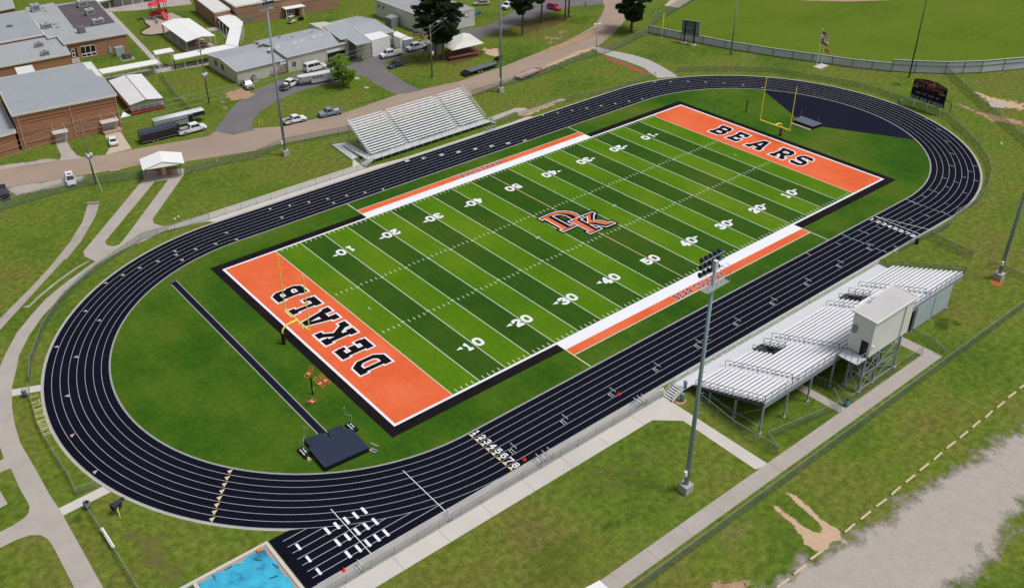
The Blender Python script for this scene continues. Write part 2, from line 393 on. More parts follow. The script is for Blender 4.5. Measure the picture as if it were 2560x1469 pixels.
polyobj('side_slab', P(vm, (-200, 230), (0, 275), (95, 435), (0, 485), (-200, 560)), .012, CONG)
# drain channel
CH = mat('channel_concrete', (.37, .33, .295), .9, amt=.3, scale=.5, fine=3)
b = MB()
L = P(vk, (800, 765), (750, 930), (600, 1170), (470, 1320)) + P(vw, (375, 0), (290, 110), (160, 250), (60, 350), (0, 410), (-100, 500))
R2 = P(vk, (905, 762), (870, 880), (740, 1100), (610, 1265)) + P(vw, (430, 0), (330, 110), (210, 240), (110, 350), (0, 470), (-100, 580))
for i in range(len(L) - 1):
    c0 = [(L[i][k] + R2[i][k]) / 2 for k in (0, 1)]; c1 = [(L[i + 1][k] + R2[i + 1][k]) / 2 for k in (0, 1)]
    for (A, B, C2, D, za, zc) in ((L[i], L[i + 1], c1, c0, .05, .015), (c0, c1, R2[i + 1], R2[i], .015, .05)):
        z = (za, za, zc, zc)
        b.quad(*[(q[0], q[1], zz) for q, zz in zip((A, B, C2, D), z)])
struct(b.build('drain_channel', CH))
b = solid(); hA, hB = G(vk(795, 772)), G(vk(908, 765)); b.bar((hA[0], hA[1], .25), (hB[0], hB[1], .25), .25, .5); struct(b.build('headwall', CONG))
polyobj('drain_branch', P(vw, (115, 350), (150, 340), (220, 275), (300, 210), (400, 140), (470, 105), (465, 112), (400, 150), (300, 222), (215, 292), (150, 352)), .02, CH)

# near promenade, apron, long walk
y0 = -40.75
prom = [(-110, y0, 0), (-23.2, y0, 0)] + P(vz2, (570, 602), (600, 620), (880, 800)) + P(vg, (885, 243), (742, 285)) + P(vz2, (750, 882), (305, 870)) + [(-29.6, -44.42, 0), (-110, -44.42, 0)]
polyobj('promenade', prom, .012, CONL)
polyobj('apron', [(-110, -42.15, 0), (-28, -42.15, 0), (-24, -42.15, 0), (-24, -40.29, 0), (-76.6, -40.29, 0), (-76.7, -46.1, 0), (-110, -46.1, 0)], .0205, mat('apron_concrete', (.39, .37, .355), .9, amt=.22, scale=.5))
polyobj('long_walk', [(-75, -60.4, 0), (11.35, -60.35, 0), (11.5, -58.4, 0), (-75, -58.3, 0)], .014, CONG)
polyobj('cross_walk', [(9.4, -58.38, 0), (11.4, -58.38, 0), (11.3, -43, 0), (9.3, -43, 0)], .013, CONG)
polyobj('cross_walk', [(-9.9, -58.34, 0), (-8.5, -58.34, 0), (-8.6, -44, 0), (-10.0, -44, 0)], .013, CONG)
b = MB()
for i in range(22): x = -110 + i * 6.1; b.box(x, x + .05, -44.4, -42.2, .012, .0135) if x < -25 else None
for i in range(17): x = -72 + i * 5.3; b.box(x, x + .05, -60.34, -58.34, .014, .0155)
struct(b.build('pavement_joints', JOINT))
# far promenade
polyobj('far_promenade', P(vk, (1470, 966), (1560, 958)) + [(-39.3, 44.5, 0), (-18.1, 44.5, 0)] + P(vs, (880, 790), (1000, 875)) + [(-13.5, 42.0, 0), (-8, 41.3, 0), (20, 41.3, 0), (24.5, 41.6, 0), (26, 40.7, 0), (-49.1, 40.7, 0), (-50, 41.8, 0)] + P(vk, (1530, 1000)), .012, CONL)
polyobj('far_path', P(v6b, (270, 215), (330, 205), (640, 95), (740, 100), (790, 118), (1100, 10), (1200, -20), (1210, 0), (1100, 40), (760, 160), (660, 180), (640, 145), (600, 150), (370, 250)), .013, CONC)
# kerb rings and track
def ring(cl, cr, r0, r1, n=64, pad=0.):
    """stadium shaped band; left arc centre cl, right arc centre cr"""
    o = []; i = []
    for k in range(n + 1):
        a = math.pi / 2 + math.pi * k / n; o.append((cl + r1 * math.cos(a), r1 * math.sin(a))); i.append((cl + r0 * math.cos(a), r0 * math.sin(a)))
    for k in range(n + 1):
        a = -math.pi / 2 + math.pi * k / n; o.append((cr + r1 * math.cos(a), r1 * math.sin(a))); i.append((cr + r0 * math.cos(a), r0 * math.sin(a)))
    return i, o
def ringmesh(b, i, o, z):
    n = len(i); vs = [(p[0], p[1], z) for p in i] + [(p[0], p[1], z) for p in o]
    b.add(vs, [(k, (k + 1) % n, n + (k + 1) % n, n + k)[::-1] for k in range(n)])
CL, CR, RI, RO = -49.0, 50.9, 31.72, 40.3; LW = (RO - RI) / 8
TRK = mat('track_rubber', (.0046, .0054, .0135), .9, amt=.35, scale=.12, fine=3, fa=.16, stretch=(.5, 1, 1), spec=.08)
TRK2 = mat('pad_rubber', (.009, .010, .024), .9, amt=.12, scale=.15, fine=4, fa=.1, spec=.08)
i, o = ring(CL, CR, 0, RI)
b = MB(); b.poly(o, .010); struct(b.build('infield_lawn', GRI))
i, o = ring(CL, CR, RO, RO + .33); b = MB(); ringmesh(b, i, o, .021); kerb = b.build('track_edging', mat('edging_concrete', (.42, .40, .36), .9, amt=.2)); struct(kerb)
i, o = ring(CL, CR, RI - .16, RI); b = MB(); ringmesh(b, i, o, .024); struct(b.build('track_edging', mat('inner_edging', (.34, .33, .31), .9)))
i, o = ring(CL, CR, RI, RO); b = MB(); ringmesh(b, i, o, .022)
track = struct(b.build('running_track', TRK))
chy = RI + .1
b = MB(); b.poly([(-76.6, -RO), (CL, -RO), (CL, -RO + .01), (-54, -RO + .3), (-58, -RO + 1.05), (-62, -RO + 2.2), (-66, -RO + 3.9), (-70, -RO + 6.2), (-74.1, -RI - .05), (-76.6, -RI - .05)], .025); b.build('hurdle_chute', TRK, track)
LWH = mat('lane_paint', (.46, .48, .54), .6, amt=.12)
b = MB()
for k in range(0, 9):
    r = RI + k * LW + (.05 if k == 0 else 0) - (.05 if k == 8 else 0); i, o = ring(CL, CR, r - .028, r + .028, 96)
    ringmesh(b, i, o, .0255)
for k in range(9):
    y = -RI - LW * k
    if k: b.box(-75.4, CL - (math.sqrt(max(0, RO * RO - y * y)) if k < 8 else 2), y - .036, y + .036, .0262, .0275)
b.build('lane_line', LWH, track)
WH = mat('white_paint', (.80, .80, .84), .6, amt=.05)
YP = mat('cream_paint', (.62, .53, .33), .6); PK = mat('pink_paint', (.50, .36, .44), .6); BP = mat('blue_paint', (.22, .37, .45), .6)
b = MB()
for x in (-58.9, -68.82): b.box(x - .045, x + .045, -40.35, -31.95, .028, .0292)
for row, xs in ((-33.93, [-66.0, -67.15, -68.35, -69.6, -70.82]), (-36.1, [-65.93, -67.1, -68.3, -69.55, -70.8]), (-38.25, [-65.92, -67.1, -68.3, -69.5, -70.8])):
    for x in xs: b.box(x - .17, x + .17, row - 1.2, row - .02, .0293, .0305)
    b.box(-74.6, -74.3, row - 1.15, row - .1, .0293, .0305)
b.box(40.7, 40.8, -40.25, -31.95, .028, .0292); b.quad((40.7, -31.9, .029), (40.8, -31.9, .029), (43.4, -40.2, .029), (43.3, -40.2, .029))
b.build('start_mark', WH, track)
def arcpt(k, ang, side):
    """centre of lane k at an angle"""
    r = RI + (k + .5) * LW; c = CL if side < 0 else CR
    return c + r * math.cos(ang), r * math.sin(ang), ang
def trimark(b, x, y, dirx, diry, l=.55, w_=.85, z=.0285):
    n = (-diry, dirx); b.add([(x + n[0] * w_ / 2, y + n[1] * w_ / 2, z), (x - n[0] * w_ / 2, y - n[1] * w_ / 2, z), (x + dirx * l, y + diry * l, z)], [(0, 1, 2)])
b = MB()
for k in range(8):
    trimark(b, -48.9, -RI - (k + .5) * LW, 1, 0)
    a = R_(180 + 36.5 + .35 * k); x, y, _ = arcpt(k, a, -1); trimark(b, x, y, math.sin(a), -math.cos(a))
b.build('exchange_mark', YP, track)
b = MB(); c = MB(); d_ = MB()
for (vv, pts) in ((vk, [(1115, 1415), (1268, 1350), (1433, 1290), (1602, 1232), (1778, 1180), (1960, 1132), (2150, 1092), (1590, 1198), (1655, 1278), (2058, 1030)]), (vs, [(120, 1248), (300, 1218), (474, 1188), (645, 1158), (817, 1128), (985, 1100), (228, 1328), (700, 1196), (1150, 1070)]),
                  (v3, [(1815, 765), (1955, 752), (2100, 748), (1843, 905), (1718, 925), (1590, 945), (1462, 966), (1330, 988), (1197, 1008), (1065, 1029), (930, 1052)]), (vt, [(585, 993), (797, 1003), (1020, 1015), (1253, 1038), (1490, 1072)]), (vl, [(812, 442), (893, 912), (1170, 1355)]), (vw, [(550, 227), (444, 373), (516, 422), (293, 560), (396, 613)])):
    for q in pts:
        x, y, _ = G(vv(*q)); trimark(c if vv in (vl, vw) else b, x, y, *( (1, 0) if abs(x) < 49 else (math.copysign(1, y) * .7, .7)), l=.5, w_=.8)
b.build('relay_mark', mat('grey_paint', (.50, .47, .46), .6), track); c.build('relay_mark', PK, track)
for (vv, pts) in ((vR, [(1005, 248), (845, 282), (697, 322), (738, 343), (793, 362), (850, 383), (907, 405), (1000, 448), (1060, 468), (1305, 180), (1450, 143), (1735, 70), (1640, 135), (1590, 112), (1530, 97), (1480, 78), (1420, 55), (1370, 40), (1315, 20)]), (view(2080, 250, 480), [(930, 1218), (1000, 1243), (1065, 1270), (1130, 1293), (1200, 1318), (1270, 1343), (1350, 1362), (1415, 1397), (1110, 1168), (1395, 1057), (1510, 997), (1600, 935), (1675, 867), (1733, 801), (1262, 1117), (1540, 1307), (1150, 1405)])):
    for q in pts:
        x, y, _ = G(vv(*q)); d_.box(x - .07, x + .07, y - .45, y + .45, .028, .0292)
d_.build('zone_mark', BP, track)
b = MB()
for q in [(1190, 1090), (1365, 948), (1450, 800), (1455, 652), (1395, 503), (1293, 357), (1145, 233), (1750, 977), (1612, 1127), (1390, 1262), (1083, 1383)]:
    x, y, _ = G(view(2080, 250, 480)(*q)); b.box(x - .06, x + .06, y - .45, y + .45, .028, .0292)
for q in [(900, 302), (640, 398), (370, 493), (1395, 127), (1625, 37)]:
    x, y, _ = G(vR(*q)); b.box(x - .06, x + .06, y - .45, y + .45, .028, .0292)
b.build('zone_mark', PK, track)
# D zone pad
b = MB(); pts = [(76.4, 18.8), (67.9, 3.4), (67.9, -2.6), (76.2, -18.7)]
for k in range(33):
    a = -math.asin(18.72 / RI) + 2 * math.asin(18.75 / RI) * k / 32; pts.append((CR + (RI + .02) * math.cos(a), (RI + .02) * math.sin(a)))
b.poly(pts, .0215); struct(b.build('jump_apron', TRK2))
# vault runway
b = MB(); b.box(-63.4, -62.45, -20.3, 26.2, .011, .0215); struct(b.build('vault_runway', TRK2))
b = MB(); b.box(-63.52, -63.4, -20.3, 26.3, .012, .024); b.box(-62.45, -62.33, -20.3, 26.3, .012, .024); struct(b.build('runway_edging', mat('edging', (.4, .4, .36), .9)))

# ------------------------------------------------------------ playing field
Y = .9144; FX, FY = 54.864, 24.384
STL = grassmat('turf_light', [(.3, (.056, .148, .004)), (.5, (.082, .185, .004)), (.7, (.130, .208, .010))], .05, .30, ((2.2, .06, 1), 0, .16), None, 1.5, 6)
STD = grassmat('turf_dark', [(.3, (.020, .066, .006)), (.5, (.031, .088, .006)), (.7, (.056, .102, .009))], .05, .32, ((2.2, .06, 1), 0, .20), None, 1.5, 6)
ORG = grassmat('orange_paint', [(.35, (.66, .112, .036)), (.5, (.72, .135, .048)), (.65, (.73, .165, .075))], .12, .14, ((2.2, .08, 1), 0, .07), None, 2, 8)
BLK = grassmat('black_paint', [(.35, (.006, .005, .007)), (.6, (.014, .009, .011))], .3, .2, None, None, 2, 8)
PWH = grassmat('field_white', [(.3, (.76, .77, .84)), (.7, (.80, .81, .86))], .2, .03, None, None, 2, 8)
YLW = mat('yard_line_white', (.66, .74, .60), .7, amt=.06)
b = MB(); c = MB()
for k in range(20):
    x0 = -45.72 + k * 5 * Y; kk = k if k < 10 else 19 - k
    (b if kk % 2 == 0 else c).box(x0, x0 + 5 * Y, -FY, FY, .013, .020)
field = struct(b.build('playing_field', STL)); c.build('dark_stripe', STD, field)
b = MB(); b.box(-FX, -45.72, -FY, FY, .013, .020); b.build('end_zone', ORG, field)
b = MB(); b.box(45.72, FX, -FY, FY, .013, .020); b.build('end_zone', ORG, field)
b = MB(); XB, YB = 56.62, 26.38; xi, yi = 55.243, 24.763
for s in (-1, 1):
    b.box(s * xi, s * XB, -YB, YB, .013, .020)
    for t in (-1, 1): b.box(s * 27.6, s * xi, t * yi, t * YB, .013, .020)
b.build('black_border', BLK, field)
b = MB(); bw = .38
for s in (-1, 1):
    b.box(s * FX, s * (FX + bw), -FY - bw, FY + bw, .0135, .022)
    b.box(-FX, FX, s * FY, s * (FY + bw), .0135, .022)
    b.box(-27.5, 27.5, s * (FY + bw), s * 26.48, .0135, .022)
b.build('sideline', PWH, field)
b = MB()
for s in (-1, 1): b.box(-27.35, 27.35, s * 26.48, s * 28.1, .013, .020)
b.build('bench_band', ORG, field)
b = MB()
for s in (-1, 1):
    b.box(-27.5, 27.5, s * 28.1, s * 28.22, .014, .022)
    for t in (-1, 1): b.box(t * 27.35, t * 27.5, s * 26.48, s * 31.5, .0141, .0221)
for k in range(0, 21):
    x = -45.72 + k * 5 * Y
    if k != 10: b.box(x - .055, x + .055, -FY, FY, .0201, .0225)
for k in range(1, 100):
    if k % 5 == 0:
        x = -45.72 + k * Y
        for s in (-1, 1): b.box(x - .32, x + .32, s * 6.2 - .06, s * 6.2 + .06, .0226, .0235)
        continue
    x = -45.72 + k * Y
    for s in (-1, 1):
        b.box(x - .055, x + .055, s * 6.2 - .33 + s * .33, s * 6.2 + .33 + s * .33, .0201, .0225)
        b.box(x - .055, x + .055, s * (FY - .12), s * (FY - .78), .0201, .0225)
for s in (-1, 1):
    b.box(s * (45.72 - 3 * Y) - .06, s * (45.72 - 3 * Y) + .06, -.33, .33, .0201, .0225)
    b.bar((s * 9.144 - .5, -.18, .024), (s * 9.144 + .5, .18, .024), .07, .002); b.bar((s * 9.144 - .5, .18, .0245), (s * 9.144 + .5, -.18, .0245), .07, .002)
b.build('yard_line', YLW, field)
b = MB(); b.box(-.065, .065, -FY, FY, .0201, .0225); b.build('midfield_line', mat('orange_line', (.72, .50, .30), .7), field)

# ------------------------------------------------------------ block lettering
def ribbon(b, pts, t, z, ext=0., closed=False):
    P2 = [Vector((p[0], p[1])) for p in pts]
    if ext and not closed:
        P2[0] = P2[0] + (P2[0] - P2[1]).normalized() * ext; P2[-1] = P2[-1] + (P2[-1] - P2[-2]).normalized() * ext
    n = len(P2); Ls = []; Rs = []
    for i in range(n):
        a = P2[i] - P2[i - 1] if (i > 0 or closed) else P2[1] - P2[0]
        c = P2[(i + 1) % n] - P2[i] if (i < n - 1 or closed) else P2[-1] - P2[-2]
        a.normalize(); c.normalize(); na = Vector((-a.y, a.x)); nc = Vector((-c.y, c.x)); m = (na + nc)
        if m.length < .2: m = na.copy()
        m.normalize(); k = t / 2 / max(.45, m.dot(na)); Ls.append(P2[i] + m * k); Rs.append(P2[i] - m * k)
    vs = [(p.x, p.y, z) for p in Ls] + [(p.x, p.y, z) for p in Rs]
    b.add(vs, [(i, n + i, n + (i + 1) % n, (i + 1) % n) for i in range(n if closed else n - 1)])
SP = [(.2, 0), (.2, 1)]
OCT = [(.1, .76), (.1, .24), (.24, .1), (.64, .1), (.78, .24), (.78, .76), (.64, .9), (.24, .9)]
GL = {
 'B': (.9, [SP, [(0, .9), (.62, .9), (.76, .78), (.76, .63), (.64, .52), (.25, .52)], [(.55, .5), (.66, .5), (.8, .38), (.8, .22), (.66, .1), (0, .1)]]),
 'D': (.9, [SP, [(0, .9), (.6, .9), (.8, .72), (.8, .28), (.6, .1), (0, .1)]]),
 'E': (.88, [SP, [(0, .9), (.78, .9)], [(.7, .9), (.7, .68)], [(.25, .5), (.6, .5)], [(.53, .38), (.53, .62)], [(0, .1), (.8, .1)], [(.72, .1), (.72, .32)]]),
 'A': (1.1, [[(.16, .05), (.47, .98)], [(.86, .05), (.58, .98)], [(.3, .33), (.75, .33)], [(0, .08), (.36, .08)], [(.64, .08), (1.02, .08)], [(.36, .9), (.7, .9)]]),
 'R': (1.0, [SP, [(0, .9), (.62, .9), (.78, .78), (.78, .6), (.64, .47), (.25, .47)], [(.5, .45), (.74, .08)], [(0, .08), (.4, .08)], [(.62, .08), (.92, .08)]]),
 'S': (.9, [[(.78, .74), (.78, .80), (.66, .9), (.22, .9), (.1, .80), (.1, .63), (.22, .53), (.66, .47), (.78, .37), (.78, .20), (.66, .1), (.22, .1), (.1, .20), (.1, .26)]]),
 'K': (1.08, [SP, [(.28, .38), (.74, .94)], [(.42, .52), (.82, .06)], [(0, .92), (.42, .92)], [(0, .08), (.42, .08)], [(.56, .92), (.94, .92)], [(.6, .08), (1.02, .08)]]),
 'L': (.86, [SP, [(0, .92), (.45, .92)], [(0, .1), (.78, .1)], [(.7, .1), (.7, .38)]]),
 'C': (.9, [[(.78, .66), (.78, .76), (.64, .9), (.24, .9), (.1, .76), (.1, .24), (.24, .1), (.64, .1), (.78, .24), (.78, .34)]]),
 'O': (.9, [OCT]), '0': (.9, [[(.1, .70), (.1, .30), (.2, .14), (.36, .08), (.52, .08), (.68, .14), (.78, .3), (.78, .7), (.68, .86), (.52, .92), (.36, .92), (.2, .86)]]),
 'U': (.9, [[(.1, 1), (.1, .24), (.24, .1), (.64, .1), (.78, .24), (.78, 1)]]),
 'N': (.95, [[(.1, 0), (.1, 1)], [(.1, .95), (.8, .05)], [(.8, 0), (.8, 1)]]),
 'M': (1.1, [[(.1, 0), (.1, 1)], [(.1, .95), (.5, .35)], [(.5, .35), (.9, .95)], [(.9, 0), (.9, 1)]]),
 'H': (.9, [[(.1, 0), (.1, 1)], [(.1, .5), (.78, .5)], [(.78, 0), (.78, 1)]]),
 'T': (.9, [[(.44, 0), (.44, 1)], [(0, .9), (.88, .9)]]), 'I': (.5, [[(.2, 0), (.2, 1)], [(0, .92), (.4, .92)], [(0, .08), (.4, .08)]]),
 'Y': (.9, [[(.08, 1), (.44, .5), (.8, 1)], [(.44, .55), (.44, 0)]]), 'F': (.85, [SP, [(0, .9), (.78, .9)], [(.2, .5), (.6, .5)]]),
 'G': (.92, [[(.78, .68), (.78, .76), (.64, .9), (.24, .9), (.1, .76), (.1, .24), (.24, .1), (.64, .1), (.78, .24), (.78, .45), (.5, .45)]]),
 'W': (1.1, [[(.08, 1), (.3, .05)], [(.3, .05), (.5, .7)], [(.5, .7), (.72, .05)], [(.72, .05), (.94, 1)]]),
 'Q': (.9, [OCT, [(.5, .3), (.85, 0)]]), 'P': (.9, [SP, [(0, .9), (.62, .9), (.78, .78), (.78, .58), (.64, .45), (.2, .45)]]),
 '1': (.72, [[(.36, .05), (.36, .98)], [(.36, .88), (.1, .72)], [(.05, .09), (.67, .09)]]),
 '2': (.88, [[(.12, .64), (.12, .76), (.26, .9), (.6, .9), (.76, .77), (.76, .6), (.16, .2)], [(.05, .11), (.82, .11)], [(.72, .11), (.72, .3)]]),
 '3': (.88, [[(.1, .7), (.14, .8), (.26, .9), (.6, .9), (.74, .8), (.74, .62), (.6, .52), (.34, .52)], [(.56, .49), (.64, .48), (.78, .36), (.78, .22), (.62, .1), (.24, .1), (.1, .22), (.1, .32)]]),
 '4': (.92, [[(.6, .02), (.6, .98)], [(.56, .95), (.08, .34)], [(0, .32), (.86, .32)], [(.4, .08), (.8, .08)]]),
 '5': (.88, [[(.78, .9), (.14, .9), (.14, .54), (.6, .58), (.78, .44), (.78, .24), (.62, .1), (.24, .1), (.1, .22), (.1, .3)]]),
 '6': (.88, [[(.76, .74), (.62, .9), (.26, .9), (.1, .74), (.1, .24), (.24, .1), (.62, .1), (.78, .24), (.78, .42), (.62, .54), (.14, .52)]]),
 '7': (.85, [[(.04, .72), (.04, .9), (.78, .9), (.34, .04)]]),
 '8': (.88, [[(.26, .52), (.14, .64), (.14, .78), (.28, .9), (.6, .9), (.74, .78), (.74, .64), (.62, .52)], [(.64, .5), (.78, .38), (.78, .22), (.62, .1), (.26, .1), (.1, .22), (.1, .38), (.24, .5), (.64, .5)]]),
}
def text2d(b, s, t, z, ext=0., gap=.15, dz=.0004, widths=None):
    """unit-height text laid in the plane; returns width"""
    x = 0
    for ch in s:
        if ch == ' ': x += .6; continue
        wd, st = GL[ch]
        for j, q in enumerate(st):
            closed = q is OCT or (ch == '0')
            ribbon(b, [(x + p[0], p[1]) for p in q], t, z + j * dz, ext, closed)
        x += wd + gap
    return x - gap
def place2d(b, tmp, M_):
    """M_: function (x, y, z) -> world"""
    b.add([M_(*p) for p in tmp.v], tmp.f)
def fieldtext(name, s, cx, cy, w_, h, rot, layers, parent, gap=.15, z=.0226):
    for k, (m, t, e) in enumerate(layers):
        tmp = MB(); wd = text2d(tmp, s, t, 0, e, gap)
        ca, sa = math.cos(rot), math.sin(rot); b = MB()
        def M_(x, y, zz): x = (x / wd - .5) * w_; y = (y - .5) * h; return (cx + x * ca - y * sa, cy + x * sa + y * ca, z + k * .004 + zz)
        place2d(b, tmp, M_); b.build(name, m, parent)
LB = mat('letter_black', (.007, .005, .007), .9, amt=.3, spec=.08)
# DEKALB: reads toward +y, tops toward -x ; BEARS: reads toward -y, tops toward +x
def bigletters(s, spans, xb, xt, rot):
    for ch, (a, c) in zip(s, spans):
        for k, (m, t, e) in enumerate(((PWH, .355, .075), (LB, .235, 0.0))):
            tmp = MB(); wd, st = GL[ch]
            for j, q in enumerate(st): ribbon(tmp, q, t, j * .0004, e, False)
            b = MB(); W0 = max(p[0] for q in st for p in q) + (.1 if ch in 'BDS' else 0)
            lo = 0 if ch != 'S' else 0
            def M_(x, y, zz): return (xb + (xt - xb) * y, a + (c - a) * (x / W0), .0226 + k * .004 + zz)
            place2d(b, tmp, M_); b.build('letter_outline' if k == 0 else 'letter', m, field)
bigletters('DEKALB', [(-13.2, -10.3), (-8.6, -6.1), (-4.2, -.5), (.7, 4.3), (5.7, 8.3), (10.1, 12.9)], -47.85, -52.8, 0)
bigletters('BEARS', [(11.1, 8.0), (6.6, 3.9), (1.8, -1.9), (-4.1, -7.4), (-8.6, -11.5)], 48.2, 52.9, 0)
# yard numbers
for s in (-1, 1):
    for k, n in enumerate((10, 20, 30, 40, 50, 40, 30, 20, 10)):
        x = -36.576 + k * 9.144
        for j, ch in enumerate(str(n)):
            off = (-.86, .88)[j] * (1 if s < 0 else -1)
            tmp = MB(); wd, st = GL[ch]; wd = .88
            for jj, q in enumerate(st): ribbon(tmp, q, .27, jj * .0004, .02, ch == '0')
            b = MB(); sg = 1 if s < 0 else -1; ww = 1.22 if ch != '1' else 1.0
            def M_(xx, yy, zz): return (x + off + sg * (xx / wd - .5) * ww * 1.12, s * 17.15 + sg * (yy - .5) * 1.85, .0236 + zz)
            place2d(b, tmp, M_); b.build('yard_number', PWH, field)
        if n != 50:
            d = -1 if k < 4 else 1; b = MB(); xa = x + d * 1.8; ya = s * 16.85
            b.add([(xa, ya + .34, .0236), (xa, ya - .34, .0236), (xa + d * 1.0, ya, .0236)], [(0, 1, 2)]); b.build('direction_arrow', PWH, field)
PKO = mat('pink_outline', (.80, .42, .42), .8)
for s in (-1, 1):
    fieldtext('letter', 'BEAR COUNTRY', 0, s * 27.32, 11.4, 1.25, 0 if s < 0 else math.pi, [(PKO, .38, .10), (LB, .19, 0)], field, gap=.22)
# track numbers
def tracknum(x, k, s, rot, h=1.0):
    y = s * (RI + (k + .5) * LW); n = str(k + 1)
    tmp = MB(); wd, st = GL[n]
    for jj, q in enumerate(st): ribbon(tmp, q, .2, jj * .0004, 0, False)
    b = MB(); ca, sa = math.cos(rot), math.sin(rot)
    def M_(xx, yy, zz): xx = (xx - .44) * h * .85; yy = (yy - .5) * h; return (x + xx * ca - yy * sa, y + xx * sa + yy * ca, .028 + zz)
    place2d(b, tmp, M_); b.build('lane_number', WH, track)
for k in range(8):
    tracknum(-47.9, k, -1, -math.pi / 2, .95); tracknum(39.4, k, -1, -math.pi / 2, .95)
    x1, xx = 15.8, -8.4; tracknum(x1 + (xx - x1) * k / 7, k, 1, -math.pi / 2 + math.pi, .95)

# centre emblem, traced where it is painted
def LP(*p): return [G(vlogo(*q)) for q in p]
b = MB(); b.poly(LP((95, 385), (330, 280), (560, 190), (700, 162), (880, 150), (1050, 165), (1180, 205), (1300, 272), (1590, 152), (1775, 250), (1725, 285), (1715, 405), (1900, 428), (2050, 432), (2110, 408), (2310, 515), (2060, 640), (1960, 655), (1935, 665), (1555, 835), (1345, 735), (1400, 700), (1230, 605), (825, 790), (620, 685), (675, 655), (335, 480), (270, 490)), .0275); b.build('emblem_backing', LB, field)
b = MB(); b.poly(LP((690, 335), (800, 325), (890, 360), (950, 405), (870, 440)), .029); b.build('emblem_gap', STD, field)
b = MB()
for pts, cl in (([(1290, 335), (1180, 255), (1040, 200), (860, 182), (640, 200), (430, 275), (175, 387), (275, 437), (345, 405), (800, 665), (725, 685), (825, 740), (1210, 570)], False),
                ([(1060, 400), (900, 315), (760, 285), (640, 290), (540, 325), (1000, 570), (1100, 530)], False)):
    ribbon(b, [p[:2] for p in LP(*pts)], .19, .0315, 0, cl)
ribbon(b, [p[:2] for p in LP((945, 465), (1240, 345), (1350, 395), (1290, 415), (1475, 505), (1465, 350), (1400, 360), (1310, 310), (1590, 205), (1690, 255), (1640, 275), (1630, 430), (1860, 440), (2020, 480), (2110, 460), (2215, 510), (1970, 605), (1880, 595), (1680, 560), (1530, 540), (1700, 635), (1760, 600), (1860, 655), (1545, 795), (1440, 740), (1500, 715), (1090, 500), (1040, 515))], .19, .033, 0, True)
b.build('emblem_outline', PWH, field)
b = MB()
for z, pts in ((.0295, [(330, 392), (430, 355), (945, 635), (1060, 580), (1140, 540), (1155, 558), (820, 708), (770, 692), (830, 662)]), (.0299, [(225, 397), (640, 218), (860, 200), (1050, 222), (1180, 282), (1255, 335), (1170, 355), (1090, 300), (960, 262), (760, 245), (560, 290), (285, 408)]),
               (.0320, [(1000, 465), (1235, 372), (1225, 402), (1185, 428), (1660, 690), (1760, 640), (1560, 760), (1510, 740), (1525, 712), (1090, 478), (1045, 492)]), (.0324, [(1395, 325), (1585, 232), (1540, 290), (1560, 420), (1640, 448), (1860, 462), (2020, 500), (2100, 480), (2150, 505), (1960, 548), (1880, 540), (1700, 500), (1560, 490), (1490, 520), (1485, 480), (1485, 340), (1420, 335)])):
    b.poly(LP(*pts), z)
b.build('emblem_fill', ORG, field)
b = MB()
# ------------------------------------------------------------ common materials
YEL_ = mat('goal_yellow', (.88, .80, .10), .4, amt=.04)
STEEL = mat('galvanised_steel', (.27, .31, .35), .5, 0, amt=.12, scale=.6)
POLE = mat('pole_steel', (.27, .34, .41), .5, 0, amt=.1, scale=.3)
ALU = mat('aluminium', (.80, .80, .84), .5, 0, amt=.07, scale=.5)
ALUD = mat('aluminium_deck', (.60, .61, .64), .6, 0, amt=.1, scale=.4)
DKST = mat('dark_steel', (.075, .088, .12), .6, 0)
BLKM = mat('black_gloss', (.012, .012, .014), .4)
BLKP = mat('black_padding', (.010, .010, .012), .6)
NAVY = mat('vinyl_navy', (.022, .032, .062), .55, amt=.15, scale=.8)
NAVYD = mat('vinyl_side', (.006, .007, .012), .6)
CB = mat('concrete_block', (.42, .40, .38), .9, amt=.18, scale=1.2)
WOOD = mat('grey_wood', (.20, .175, .15), .9, amt=.2, scale=.8)
WHP = mat('white_metal', (.80, .80, .80), .45, amt=.04)
CREAM = mat('cream_paint_metal', (.55, .52, .36), .5)
LINK = meshmat('chain_link', (.15, .20, .19), .27)
LINKD = meshmat('chain_link_dense', (.16, .22, .205), .40)
GALV = mat('fence_steel', (.33, .36, .36), .5, .3)
ORN = mat('orange_plastic', (.75, .18, .07), .5)
REDC = mat('cone_red', (.85, .05, .02), .5)
RUST = mat('rust_brown', (.16, .06, .035), .8)
BLUEB = mat('barrel_blue', (.10, .25, .52), .5)
GLASS = mat('dark_glass', (.012, .016, .022), .12, spec=.6)

